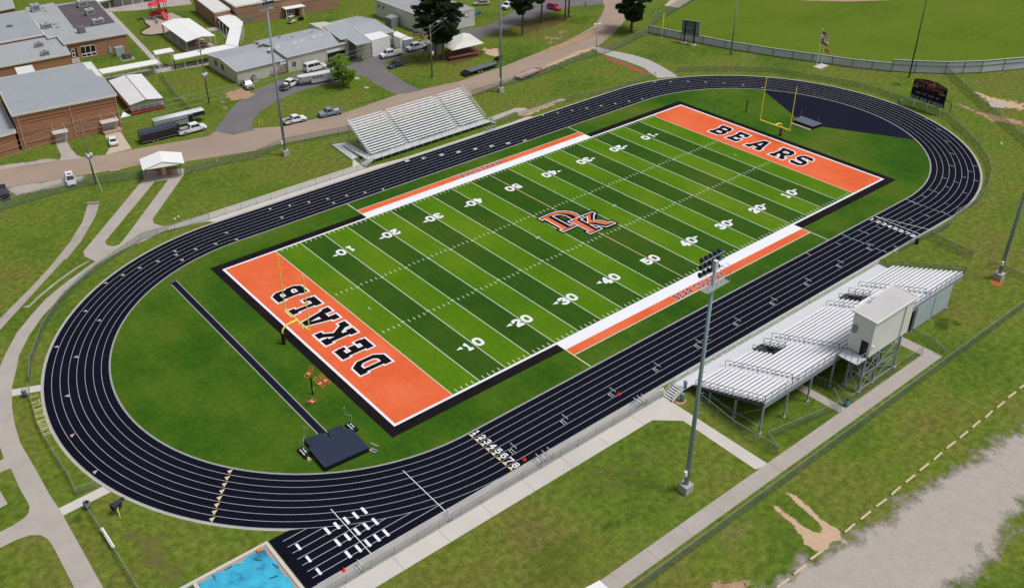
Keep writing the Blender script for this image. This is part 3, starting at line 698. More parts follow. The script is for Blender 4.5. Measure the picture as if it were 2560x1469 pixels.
# ------------------------------------------------------------ goal posts
def goal(s, label):
    t = thing('goal_post', label, 'goal post', (s * 57.43, 0, 0), 0 if s < 0 else math.pi, 'goal posts at the ends of the field')
    m = solid(); m.tube([(0, 0, 0), (0, 0, 1.9)], .27, 14); m.build('post_pad', BLKP, t, local=True)
    m = solid(); pts = [(0, 0, 1.85)] + [(1.35 - 1.35 * math.cos(a), 0, 2.0 + 1.05 * math.sin(a)) for a in [math.pi / 2 * k / 8 for k in range(9)]] + [(2.45, 0, 3.07)]
    m.tube(pts, .13, 10); m.build('gooseneck', YEL_, t, local=True)
    m = solid(); m.tube([(2.5, -3.64, 3.06), (2.5, 3.64, 3.06)], .13, 8); m.build('crossbar', YEL_, t, local=True)
    for q in (-1, 1):
        m = solid(); m.tube([(2.5, q * 3.556, 3.0), (2.5, q * 3.556, 12.2)], .085, 8); u = m.build('upright', YEL_, t, local=True)
        m = solid(); m.add([(2.5, q * 3.556 + .02, 12.2), (2.5, q * 3.556 + .02, 12.1), (2.45, q * 3.556 - .1, 11.2), (2.47, q * 3.556 - .12, 11.25)], [(0, 1, 2, 3)]); r = MB(); r.v, r.f, r.mi = m.v, m.f, m.mi
        r.build('ribbon', mat('ribbon_orange', (.8, .2, .05)), u, local=True)
    if s > 0:
        m = solid(); m.tube([(0, 0, .3), (0, 0, 1.7)], .275, 14); 
        for k in range(5): m2 = solid(); m2.tube([(0, 0, .32 + k * .3), (0, 0, .42 + k * .3)], .278, 12); m2.build('pad_lettering', mat('pad_pale', (.35, .16, .12)), t, local=True)
goal(-1, 'yellow goal post with black padded base behind the DEKALB end zone')
goal(1, 'yellow goal post with lettered pad behind the BEARS end zone')

# ------------------------------------------------------------ chain link fences
NF = [0]
def fence(pts, h, label, name='chain_link_fence', sp=3.05, m=LINK, group='chain link fences round the grounds', rail=True, cat='fence', post_m=GALV, pr=.035, closed=False):
    P_ = [Vector((p[0], p[1], 0)) for p in pts]
    t = thing(name, label, cat, P_[0], 0, group)
    f = MB()
    for a, c in zip(P_, P_[1:]): f.quad(a + Vector((0, 0, .05)), c + Vector((0, 0, .05)), c + Vector((0, 0, h)), a + Vector((0, 0, h)))
    f.build('wire_mesh', m, t)
    if rail:
        r = MB()
        for a, c in zip(P_, P_[1:]): r.bar(a + Vector((0, 0, h + .02)), c + Vector((0, 0, h + .02)), .05)
        r.build('top_rail', post_m, t)
    tot = [0]
    for a, c in zip(P_, P_[1:]): tot.append(tot[-1] + (c - a).length)
    n = max(1, round(tot[-1] / sp)); proto = MB(); proto.tube([(0, 0, 0), (0, 0, h + .06)], pr, 6); me = None
    for k in range(min(n, 97) + 1):
        d = tot[-1] * k / n
        for i in range(len(P_) - 1):
            if d <= tot[i + 1] + 1e-6: break
        q = P_[i].lerp(P_[i + 1], (d - tot[i]) / max(1e-6, tot[i + 1] - tot[i]))
        if me is None:
            o = proto.build('post', post_m, t, local=True); me = o.data
        else:
            o = bpy.data.objects.new('post', me); COL.objects.link(o); o.parent = t
        o.location = q - P_[0]
    return t
def fpx(v, *pts): return [G(v(*p)) for p in pts]
def arc(c, r, a0, a1, n=24): return [(c + r * math.cos(R_(a0 + (a1 - a0) * k / n)), r * math.sin(R_(a0 + (a1 - a0) * k / n))) for k in range(n + 1)]
fence([(-100, -42.05), (-24.8, -42.05)], 1.14, 'long low chain link fence between the near promenade and the track')
fence([(-49.5, 42.0), (-15.5, 42.0)], 1.12, 'low chain link fence along the far promenade left of the far bleachers')
fence([(17, 42.4), (24, 42.6), (30, 43.2)] + fpx(v3, (1000, 960), (1560, 835), (1960, 700)), 1.15, 'low chain link fence behind the far straight right of the far bleachers')
fence([(-49.5, 42.0)] + fpx(vk, (1300, 1090)) + fpx(vw, (500, 165), (420, 228), (330, 320), (230, 470), (165, 650), (160, 745)), 1.3, 'curved chain link fence between the plaza and the left bend of the track', m=LINKD)
fence(fpx(vt, (440, 880), (700, 870), (1130, 870), (1560, 880)) + fpx(vu, (0, 1005), (350, 1070), (700, 1185), (1100, 1330), (1400, 1456)) + fpx(view(2080, 250, 480), (1560, 380), (1760, 580), (1880, 760), (1925, 920), (1880, 1090), (1750, 1270), (1500, 1420)) + fpx(vR, (1640, 260), (1450, 345), (1190, 480)), 1.3, 'long curved chain link fence round the right bend of the track', m=LINKD)
fence([(-75, -61.85), (70, -61.6)], 1.6, 'tall chain link fence behind the grandstand beside the parking lot', m=LINKD)
fence(fpx(vw, (155, 775),) + fpx(vl, (375, 470), (480, 850), (680, 1200), (850, 1456)) + fpx(vm, (930, 330)), 1.1, 'chain link fence with leafy foot beside the yellow hurdles', m=LINKD)
fence(fpx(vm, (935, 330), (1185, 245)), 1.1, 'short chain link panel running from the fence end to the track kerb')
fence(fpx(vm, (1040, 480), (1100, 590), (1380, 1010), (1650, 1456), (1900, 1900)), 1.1, 'chain link fence beside the narrow white board near the bear figure', m=LINKD)
fence([(p[0], p[1]) for p in fpx(vk, (-60, 840), (0, 830), (500, 680), (870, 590), (1150, 555), (1310, 530))], 1.9, 'tall chain link fence along the road left of the ticket booth', m=LINKD)
fence([(p[0], p[1]) for p in fpx(vk, (1680, 500), (2000, 420), (2330, 352))] + fpx(v2, (760, 1330), (1390, 1205)), 1.7, 'tall chain link fence along the road between the ticket booth and the far bleachers', m=LINKD)
fence(fpx(v3, (290, 880), (620, 780), (930, 690), (1200, 580), (1420, 510), (1500, 495)), 1.6, 'tall chain link fence along the road behind the red trailer', m=LINKD)
fence(fpx(v3, (1505, 495), (1640, 440), (1890, 315)), 2.0, 'tall chain link fence running to the outfield wall corner', m=LINKD)
fence(fpx(v3, (1930, 240), (2330, 0)) + [tuple(G(v3(2700, -230))[:2])], 3.0, 'high chain link fence along the side of the ball field', m=LINKD, sp=4)
fence(fpx(vu, (1390, 890), (1560, 1060), (1720, 1210), (1960, 1420)) + fpx(view(2080, 250, 480), (2330, 530), (2600, 800)), 1.6, 'straight chain link fence behind the scoreboard at the right edge', m=LINKD)
fence(fpx(vR, (1465, 350), (1600, 425), (1740, 490), (1850, 540)), 1.5, 'short chain link fence reaching out from the right end of the grandstand', m=LINKD)
fence(fpx(vR, (2000, 600), (2330, 735), (2600, 850)), 1.2, 'low chain link fence beside the right edge light pole')
fence(fpx(vz2, (1000, 620), (1480, 1010), (2110, 1380)) + fpx(vB, (1150, 1456), (1800, 1180)), 1.35, 'chain link fence enclosing the grass under the near end of the grandstand')
fence(fpx(vd, (0, 810), (120, 1050)), 1.3, 'short chain link panel beside the blue barrel')
fence(fpx(vd, (-450, 560), (0, 720), (250, 920), (960, 430)), 1.25, 'chain link fence round the foot of the press box tower')
fence(fpx(vd, (1050, 360), (1310, 200)), 1.3, 'short chain link fence beside the cross walk right of the tower')
fence(fpx(vc, (1130, 1390), (1500, 1560)) + fpx(vd, (1500, 150), (1610, 230)), 1.3, 'chain link fence on the right of the cross walk')
fence(fpx(v1, (1470, 700), (1590, 880), (1750, 1040)), 1.5, 'chain link fence beside the worn footpath near the red trimmed shed', m=LINKD)

# outfield wall
def wallrun(pts, h, label):
    P_ = [Vector((p[0], p[1], 0)) for p in pts]; t = thing('outfield_wall', label, 'wall', P_[0], 0, 'outfield wall of the ball field')
    f = MB(); r = MB(); c = MB()
    for a, q in zip(P_, P_[1:]):
        f.bar(a + Vector((0, 0, h / 2 + .05)), q + Vector((0, 0, h / 2 + .05)), .08, h - .1)
        n = (q - a).cross(Vector((0, 0, 1))).normalized()
        if n.dot(Vector(CAM_LOC) - a) < 0: n = -n
        for z in ((.12, h * .62, h - .06) if h > 2.2 else (.12, h - .06)): r.bar(a + n * .10 + Vector((0, 0, z)), q + n * .10 + Vector((0, 0, z)), .07)
        c.bar(a + Vector((0, 0, h + .05)), q + Vector((0, 0, h + .05)), .22, .10)
    f.build('panel', WALLM, t); r.build('rail', DKR, t); c.build('cap', mat('wall_cap', (.62, .64, .68), .5), t)
    tot = 0; me = None
    for a, q in zip(P_, P_[1:]):
        L = (q - a).length; n = (q - a).cross(Vector((0, 0, 1))).normalized()
        if n.dot(Vector(CAM_LOC) - a) < 0: n = -n
        k = max(1, round(L / 5.0))
        for i in range(k):
            p = a.lerp(q, i / k) + n * .14 - P_[0]
            if me is None: m = MB(); m.tube([(0, 0, 0), (0, 0, h + .05)], .05, 6); o = m.build('post', DKR, t, local=True); me = o.data
            else: o = bpy.data.objects.new('post', me); COL.objects.link(o); o.parent = t
            o.location = p
WALLM = ribmat('wall_sheet', (.58, .61, .68), .3, 0, .12); DKR = mat('dark_rail', (.028, .034, .055), .5)
wallrun(fpx(vt, (100, 400), (495, 485), (1030, 590), (1610, 685), (2330, 785)) + fpx(vu, (240, 820), (720, 870)), 2.0, 'low pale metal outfield wall with black rails behind the flagpole')
wallrun(fpx(vu, (720, 870), (1000, 885), (1370, 898), (1800, 885), (2330, 838), (2600, 800)), 2.9, 'taller pale metal outfield wall section behind the scoreboard')
polyobj('ballpark_lawn', fpx(vt, (100, 400), (495, 485), (1030, 590), (1610, 685), (2330, 785)) + fpx(vu, (240, 820), (720, 870), (1370, 898), (2330, 838), (3500, 700)) + [(330, 120, 0), (330, 330, 0), (200, 320, 0)] + [G(v3(2700, -230)), G(v3(1930, 235))], .008, GRB)
polyobj('infield_clay', fpx(vu, (-900, -40), (-300, 10), (200, 22), (700, 5), (900, -60), (500, -500), (-900, -500)), .011, mat('clay', (.42, .25, .17), .9))
polyobj('bullpen_slab', fpx(vt, (295, 70), (470, 100), (640, -10), (500, -90), (380, -10)), .012, mat('tan_slab', (.47, .40, .34), .9))

# foul pole, scoreboards
fp = G(vt(262, 440)); t = thing('foul_pole', 'yellow foul pole in the corner of the outfield wall', 'foul pole', fp)
m = solid(); m.tube([(0, 0, 0), (0, 0, HT(vt(262, 440), vt(288, 160)))], .10, 8); m.build('pole', YEL_, t, local=True)
m = MB(); hh = HT(vt(262, 440), vt(288, 160)); m.box(0, .55, -.02, .02, hh * .4, hh); m.build('wire_wing', meshmat('yellow_mesh', (.8, .65, .05), .5), t, local=True)
def px_plane(v, A, B, *pts): return [W(v(*p), A, B) for p in pts]
# ball field scoreboard seen from behind
A, B = G(vt(530, 525)), G(vt(645, 548)); t = thing('ballpark_scoreboard', 'grey back of a ballpark scoreboard on two black posts by the outfield wall', 'scoreboard', A)
dv = (Vector(B) - Vector(A)).normalized(); nrm = Vector((dv.y, -dv.x, 0)); 
if nrm.dot(Vector(CAM_LOC) - Vector(A)) < 0: nrm = -nrm
q = px_plane(vt, A, B, (512, 240), (728, 270), (712, 450), (500, 420)); m = solid(); m.panel([Vector(p) - nrm * .5 for p in q], nrm, .4); m.build('panel', mat('back_panel', (.22, .25, .26), .6, amt=.3, scale=.4), t)
m = solid(); m.panel([Vector(p) - nrm * .1 for p in px_plane(vt, A, B, (560, 275), (675, 290), (670, 340), (556, 325))], nrm, .03); m.panel([Vector(p) - nrm * .1 for p in px_plane(vt, A, B, (556, 345), (668, 358), (660, 410), (550, 398))], nrm, .03); m.build('panel_section', mat('back_panel2', (.13, .15, .15), .6), t)
for f_, h_ in ((A, vt(560, 255)), (B, vt(683, 275))):
    hz = W(h_, A, B)[2]; m = solid(); m.tube([(f_[0], f_[1], 0), (f_[0], f_[1], hz)], .17, 8); m.build('post', BLKM, t)
    m = solid(); m.cb((f_[0], f_[1], .08), (1.3, 1.3, .16)); m.build('footing', CONL, t)
m = solid(); h0 = W(vt(560, 255), A, B)[2]; m.bar((A[0], A[1], h0), (B[0], B[1], h0), .14); m.build('beam', BLKM, t)

# main scoreboard
A, B = G(vsb(415, 925)), G(vsb(1040, 1142)); A = (A[0], A[1]); B = (B[0], B[1])
t = thing('stadium_scoreboard', 'black football scoreboard with BEAR STADIUM and STATE BANK OF DEKALB lettering', 'scoreboard', (A[0], A[1], 0))
dx = (Vector((*B, 0)) - Vector((*A, 0))).normalized(); nr = Vector((dx.y, -dx.x, 0))
if nr.dot(Vector(CAM_LOC)) - nr.dot(Vector((*A, 0))) < 0: nr = -nr
def SBp(u, v_): return Vector(W(vsb(u, v_), A, B))
ULc, URc, LRc, LLc = SBp(480, 215), SBp(1290, 470), SBp(1160, 958), SBp(362, 715)
# board in its own frame
o0 = LLc; L = (LRc - LLc); Lw = L.length; ex = Vector((dx.x, dx.y, 0)); Hb = (ULc.z + URc.z) / 2 - (LLc.z + LRc.z) / 2; zb = (LLc.z + LRc.z) / 2
def SB(x, z, d=0): return Vector((o0.x, o0.y, 0)) + ex * (x * Lw) + nr * d + Vector((0, 0, zb + z * Hb))
hb = .80
m = solid(); m.panel([SB(0, 0), SB(1, 0), SB(1, hb), SB(0, hb)], nr, .35); m.build('cabinet', mat('board_black', (.006, .006, .012), .45), t)
m = solid()
arcz = [(i / 10, hb + .02 + .22 * math.sin(math.pi * (.12 + .76 * i / 10))) for i in range(11)]
for (a, c), (a2, c2) in zip(arcz, arcz[1:]): m.bar(SB(a, c, .15), SB(a2, c2, .15), .1)
for a, c in arcz[::2]: m.bar(SB(a, hb, .15), SB(a, c, .15), .07)
m.build('truss', mat('truss_green', (.02, .04, .035), .5), t)
m = MB(); m.panel([SB(0, hb, .13)] + [SB(a, c, .13) for a, c in arcz] + [SB(1, hb, .13)], nr, .02); m.build('truss_mesh', meshmat('truss_back', (.02, .035, .03), .75), t)
def sbtext(s, x0, x1, z0, z1, m_, tt, name='lettering', d=.36):
    tmp = MB(); wd = text2d(tmp, s, tt, 0, 0, .14, .0); b = MB()
    b.add([SB(x0 + (x1 - x0) * p[0] / wd, z0 + (z1 - z0) * p[1], d) for p in tmp.v], tmp.f); b.build(name, m_, t)
RDL = mat('red_lettering', (.62, .20, .14), .6); WHL = mat('white_lettering', (.62, .66, .74), .6)
sbtext('BEAR STADIUM', .06, .92, .66, .775, RDL, .17); sbtext('STATE BANK OF DEKALB', .02, .98, .02, .15, WHL, .2)
sbtext('DEKALB', .13, .48, .85, .95, RDL, .17, d=.2); sbtext('ISD', .68, .86, .84, .95, RDL, .17, d=.2)
sbtext('HOME', .02, .17, .56, .63, WHL, .2); sbtext('GUEST', .80, .98, .56, .63, WHL, .2)
sbtext('DOWN', .14, .27, .32, .38, WHL, .2); sbtext('TO GO', .33, .45, .32, .38, WHL, .2); sbtext('BALL ON', .53, .68, .32, .38, WHL, .2); sbtext('QTR', .75, .84, .32, .38, WHL, .2)
m = MB()
for a, c in (((.30, .42), (.66, .42)), ((.66, .42), (.66, .60)), ((.66, .60), (.30, .60)), ((.30, .60), (.30, .42))): m.bar(SB(*a, .365), SB(*c, .365), .05)
m.bar(SB(0, .185, .365), SB(1, .185, .365), .04); m.bar(SB(0, .645, .365), SB(1, .645, .365), .04); m.build('clock_frame', mat('frame_red', (.30, .05, .04), .5), t)
m = MB(); m.panel([SB(.475, .49, .36), SB(.485, .49, .36), SB(.485, .515, .36), SB(.475, .515, .36)], nr, .01); m.panel([SB(.475, .53, .36), SB(.485, .53, .36), SB(.485, .55, .36), SB(.475, .55, .36)], nr, .01); m.build('clock_colon', WHL, t)
m = MB(); star = [(.44, .83), (.50, .89), (.54, .91), (.57, 1.0), (.59, .97), (.64, 1.04), (.64, .95), (.67, .91), (.64, .87), (.65, .80), (.61, .81), (.59, .78), (.56, .82), (.50, .81)]
m.panel([SB(a, c, .40) for a, c in star], nr, .05); m.build('emblem', mat('emblem_pink', (.55, .24, .24), .6), t)
m = MB(); m.panel([SB(a, c, .46) for a, c in ((.52, .84), (.56, .92), (.62, .93), (.62, .86), (.58, .83))], nr, .02); m.build('emblem_face', mat('emblem_red', (.50, .09, .10), .6), t)
for u, w_ in ((415, 925), (730, 1028), (1040, 1142)):
    g = G(vsb(u, w_)); m = solid(); m.tube([(g[0], g[1], 0), (g[0], g[1], zb + .1)], .11, 8); m.build('white_leg', WHP, t)
for u, w_ in ((680, 875), (990, 965)):
    g = Vector(G(vsb(u, w_))); m = solid(); m.tube([(g.x, g.y, 0), (g.x, g.y, zb + Hb * .7)], .10, 8); m.build('rear_post', RUST, t)
g = Vector(G(vsb(1305, 1075))); m = solid(); top = Vector((g.x, g.y, HT(vsb(1305, 1075), vsb(1350, 880)))); m.tube([g, top, SB(1.0, .42, -.1)], .09, 8); m.build('side_brace', RUST, t)

# ------------------------------------------------------------ flagpoles
def flag(base_, top_, name, label, length, hgt, mats, stripes):
    o = thing(name, label, 'flag', top_)
    return o
fb = G(vt(2137, 822)); fh = HT(vt(2137, 822), vt(2212, 365)); t = thing('flagpole', 'tall white flagpole with two flags in front of the outfield wall', 'flagpole', fb)
m = solid(); m.tube([(0, 0, 0), (0, 0, fh)], [.09, .05], 8); m.build('pole', WHP, t, local=True)
m = solid(); m.cb((1.2, -.4, .12), (3.6, 2.0, .24)); m.build('base_slab', CONL, t, local=True)
m = solid(); m.tube([(0, 0, fh), (0, 0, fh + .25)], .12, 6); m.build('finial', YEL_, t, local=True)
def wavy(m, ox, oz, L, H, u0, u1, w0, w1, sx, sy, dz=0):
    n = 6
    for i in range(n):
        a, c = u0 + (u1 - u0) * i / n, u0 + (u1 - u0) * (i + 1) / n; p = []
        for uu, ww in ((a, w0), (c, w0), (c, w1), (a, w1)):
            y = .18 * L * math.sin(uu * 6) ; p.append((ox[0] + sx * uu * L - sy * y * .3 + dz * sy, ox[1] + sy * uu * L + sx * y * .3 - dz * sx, oz - uu * L * .55 + ww * H))
        m.quad(*p)
def mkflag(label, base, z, L, H, kind, group=None):
    t = thing('flag', label, 'flag', (base[0], base[1], z), 0, group); sx, sy = .79, -.61; ox = (.08 * sx, .08 * sy)
    FR, FW, FB = mat('flag_red', (.50, .035, .05), .7), mat('flag_white', (.72, .72, .74), .7), mat('flag_blue', (.03, .045, .16), .7)
    if kind == 'us':
        a, b_, c = MB(), MB(), MB()
        for k in range(13): wavy(a if k % 2 == 0 else b_, ox, 0, L, H, 0 if k < 6 else (0 if k >= 7 else 0), 1, -k / 13 - 1 / 13, -k / 13, sx, sy)
        a.build('red_stripe', FR, t, local=True); b_.build('white_stripe', FW, t, local=True); wavy(c, ox, 0, L, H, 0, .42, -.54, 0, sx, sy, .02); c.build('canton', FB, t, local=True); c2 = MB(); wavy(c2, ox, 0, L, H, 0, .42, -.54, 0, sx, sy, -.02); c2.build('canton', FB, t, local=True)
    elif kind == 'tx':
        a, b_, c = MB(), MB(), MB(); wavy(a, ox, 0, L, H, .34, 1, -1, -.5, sx, sy); wavy(b_, ox, 0, L, H, .34, 1, -.5, 0, sx, sy); wavy(c, ox, 0, L, H, 0, .34, -1, 0, sx, sy)
        a.build('red_stripe', FR, t, local=True); b_.build('white_stripe', FW, t, local=True); c.build('blue_band', FB, t, local=True)
        s = MB(); cx_, cz = .17, -.5
        st = [(cx_ + (.08 if k % 2 == 0 else .032) * math.sin(k * math.pi / 5), cz + (.13 if k % 2 == 0 else .052) * math.cos(k * math.pi / 5)) for k in range(10)]
        s.quad(*[(ox[0] + sx * u * L + .03 * sy - sy * .3 * .18 * L * math.sin(u * 6), ox[1] + sy * u * L - .03 * sx + sx * .3 * .18 * L * math.sin(u * 6), -u * L * .55 + w_ * H) for u, w_ in st]); s.build('star', FW, t, local=True)
    else:
        a = MB(); wavy(a, ox, 0, L, H, 0, 1, -1, 0, sx, sy); a.build('cloth', mat('flag_orange', (.55, .22, .08), .7, amt=.4, scale=3), t, local=True)
mkflag('American flag flying at the top of the white flagpole', fb, fh - .3, 1.9, 1.15, 'us', 'flags on the flagpoles')
mkflag('Texas flag with blue band flying below the American flag', fb, fh - 2.0, 1.9, 1.15, 'tx', 'flags on the flagpoles')
f2 = G(vt(2190, 822)); f2h = HT(vt(2190, 822), vt(2228, 570)); t = thing('short_flagpole', 'short thin flagpole with an orange flag right of the tall flagpole', 'flagpole', f2)
m = solid(); m.tube([(0, 0, 0), (0, 0, f2h)], .045, 8); m.build('pole', WHP, t, local=True)
mkflag('ragged orange flag on the short flagpole', f2, f2h - .2, 1.4, .85, 'or', 'flags on the flagpoles')

# ------------------------------------------------------------ floodlight masts
def floodlight(px, h, label, head=True, r=.28, faceang=90., cluster=(5, 3), ctrl=True):
    g = G(px); t = thing('floodlight_mast', label, 'light pole', g, 0, 'floodlight masts round the stadium')
    m = solid(); m.cb((0, 0, .55), (1.25, 1.25, 1.1)); m.build('concrete_base', CB, t, local=True)
    m = solid(); m.tube([(0, 0, 1.1), (0, 0, h * .5), (0, 0, h)], [r, r * .82, r * .6], 12); m.build('pole', POLE, t, True, local=True)
    if ctrl: m = solid(); m.cb((-.5, -.1, 3.0), (.35, .3, .7)); m.build('control_box', WHP, t, local=True)
    m = MB()
    for k in range(int(h / 2)): m.bar((.2, -.1, 3 + k * 1.4), (.55, -.3, 3 + k * 1.4), .04)
    m.build('climbing_step', POLE, t, local=True)
    if head:
        ca, sa = math.cos(R_(faceang)), math.sin(R_(faceang)); ex_ = Vector((sa, -ca, 0)); fw = Vector((ca, sa, 0))
        nx, nz = cluster
        for row in range(nz):
            z = h + .45 - row * .84
            m = solid(); m.bar(ex_ * (-nx * .36) + fw * .3 + Vector((0, 0, z)), ex_ * (nx * .36) + fw * .3 + Vector((0, 0, z)), .08); m.build('crossarm', STEEL, t, local=True)
            for k in range(nx):
                c = ex_ * ((k - (nx - 1) / 2) * .68) + fw * .62 + Vector((0, 0, z)); d = (fw + Vector((0, 0, -.55))).normalized()
                m = solid(); m.tube([c - d * .28, c - d * .2, c, c + d * .14], [.09, .17, .275, .29], 12); l = m.build('floodlight', mat('lamp_housing', (.018, .024, .045), .3), t, True, local=True)
                m = solid(); m.tube([c + d * .142, c + d * .15], .25, 12); m.build('lens', mat('lamp_lens', (.05, .05, .22), .1, spec=.8), l, local=True)
                m = solid(); m.tube([c - d * .25, c - fw * .3], .03, 6); m.build('bracket', STEEL, l, local=True)
        m = MB()
        zc = h - nz * .84 - .1
        m.add([tuple(ex_ * a + fw * b_ + Vector((0, 0, zc))) for a, b_ in ((-nx * .36, -.7), (nx * .36, -.7), (nx * .36, .3), (-nx * .36, .3))], [(0, 1, 2, 3)])
        m.build('catwalk', meshmat('grating', (.55, .58, .62), .6), t, local=True)
        m = solid()
        for k in range(nx + 1):
            c = ex_ * ((k - nx / 2) * .7); m.tube([c - fw * .7 + Vector((0, 0, zc)), c - fw * .7 + Vector((0, 0, zc + 1.5)), c - fw * .5 + Vector((0, 0, zc + 1.8)), c + fw * .0 + Vector((0, 0, zc + 1.85))], .028, 6)
        m.bar(ex_ * (-nx * .36) - fw * .7 + Vector((0, 0, zc)), ex_ * (nx * .36) - fw * .7 + Vector((0, 0, zc)), .06)
        m.build('safety_cage', mat('cage_alu', (.45, .48, .52), .4, .3), t, local=True)
        m = solid(); m.cb((0, 0, h - .35), (.42, .42, 1.1)); m.build('top_box', mat('box_white', (.62, .66, .72), .5), t, local=True)
    return t
nm = floodlight((1713, 1226), 30.6, 'tall near floodlight mast standing on the lawn before the grandstand', True, .28, 92, (5, 3))
floodlight((2495, 697), 31.5, 'floodlight mast standing on the grass at the right edge', True, .28, 90, (4, 3), True)
floodlight((714, 388), 31.3, 'floodlight mast beside the road left of the far bleachers', True, .28, -80, (4, 2), True)
floodlight((1251.5, 230), 31.3, 'floodlight mast between the far bleachers and the red trailer', True, .28, -100, (4, 2), True)
for px_, lab in ((G(vR(2110, 560)), None),): pass

def woodpole(px, toppx, label, arms=0, tr=0, guy=None, name='utility_pole', r=.17, m_=None, extra=None):
    g = G(px); h = HT(px, toppx) if toppx[1] > 0 else 20.; t = thing(name, label, 'utility pole', g, 0, 'wooden utility poles')
    m = solid(); m.tube([(0, 0, 0), (0, 0, h)], [r * 1.15, r * .7], 8); m.build('pole', m_ or WOOD, t, True, local=True)
    for k in range(arms): m = solid(); m.bar((-1.2 + k * .1, .9 * (1 if k % 2 else -1) * .2 - .5, h - .5 - k * .9), (1.2, .9 * (1 if k % 2 else -1) * .2 + .5, h - .5 - k * .9), .12); m.build('crossarm', WOOD, t, local=True)
    for k in range(tr): a = 2.1 * k; m = solid(); m.tube([(.42 * math.cos(a), .42 * math.sin(a), h * .42), (.42 * math.cos(a), .42 * math.sin(a), h * .42 + .95)], .27, 10); m.build('transformer', mat('transformer_grey', (.55, .58, .62), .5), t, True, local=True)
    if guy: gg = Vector(G(guy)) - Vector(g); m = solid(); m.tube([gg, (0, 0, h * .45)], .05, 5); m.build('guy_guard', CREAM, t, local=True)
    return t, h
woodpole(vk(872, 585), v1(712, 1100), 'wooden utility pole with pale transformers beside the white parked car', 1, 3, vk(930, 655))
woodpole(v1(1903, 938), v1(1775, 368), 'wooden utility pole with crossarms and transformers by the worn footpath', 3, 3)
woodpole(v2(2113, 708), v2(2095, 225), 'wooden utility pole with a white box beside the dark parked car', 1, 1)
woodpole(vt(1100, 672), (1843, 1), 'slender grey light pole before the middle of the outfield wall', 0, 0, m_=mat('grey_pole', (.24, .23, .21), .8))
woodpole(vu(932, 945), (2316, 1), 'thin dark light pole behind the stadium scoreboard', 0, 0, m_=mat('dark_pole', (.05, .045, .045), .8), r=.15)
woodpole(v12(1918, 110), (1465, 1), 'thin wooden pole at the top beside the road bend', 0, 0)
g = G(v3(1417, 522)); h = HT(v3(1417, 522), v3(1422, 225)); t = thing('street_lamp', 'street lamp with twin white heads at the road bend', 'street lamp', g)
m = solid(); m.tube([(0, 0, 0), (0, 0, h)], [.10, .07], 8); m.build('pole', STEEL, t, True, local=True)
for s in (-1, 1): m = solid(); m.cb((s * .55, s * -.2, h + .1), (.8, .45, .3)); m.build('lamp_head', WHP, t, local=True)
# overhead wires
def wire(a, c, sag, label, grp='overhead wires along the road'):
    t = thing('overhead_wire', label, 'wire', a, 0, grp); m = MB(); P_ = []
    for k in range(17):
        u = k / 16; p = Vector(a).lerp(Vector(c), u); p.z -= sag * 4 * u * (1 - u); P_.append(p)
    m.tube(P_, .022, 4); m.build('cable', mat('cable', (.30, .31, .30), .6), t)
pa, pb, pc = G(vk(872, 585)), G(v2(2113, 708)), G(v3(2330, -260))
for k, z in enumerate((13.2, 12.2, 11.0)):
    wire((pa[0], pa[1], z), (pb[0], pb[1], z - .6), 1.2, ('topmost', 'middle', 'lowest')[k] + ' wire between the white car pole and the dark car pole')
    wire((pb[0], pb[1], z - .6), (120, 140, 14 + z - 12), 1.5, ('topmost', 'middle', 'lowest')[k] + ' wire from the dark car pole toward the upper right')
    wire((pa[0], pa[1], z), (-150, 60, z), 1.0, ('topmost', 'middle', 'lowest')[k] + ' wire leaving the white car pole toward the left')
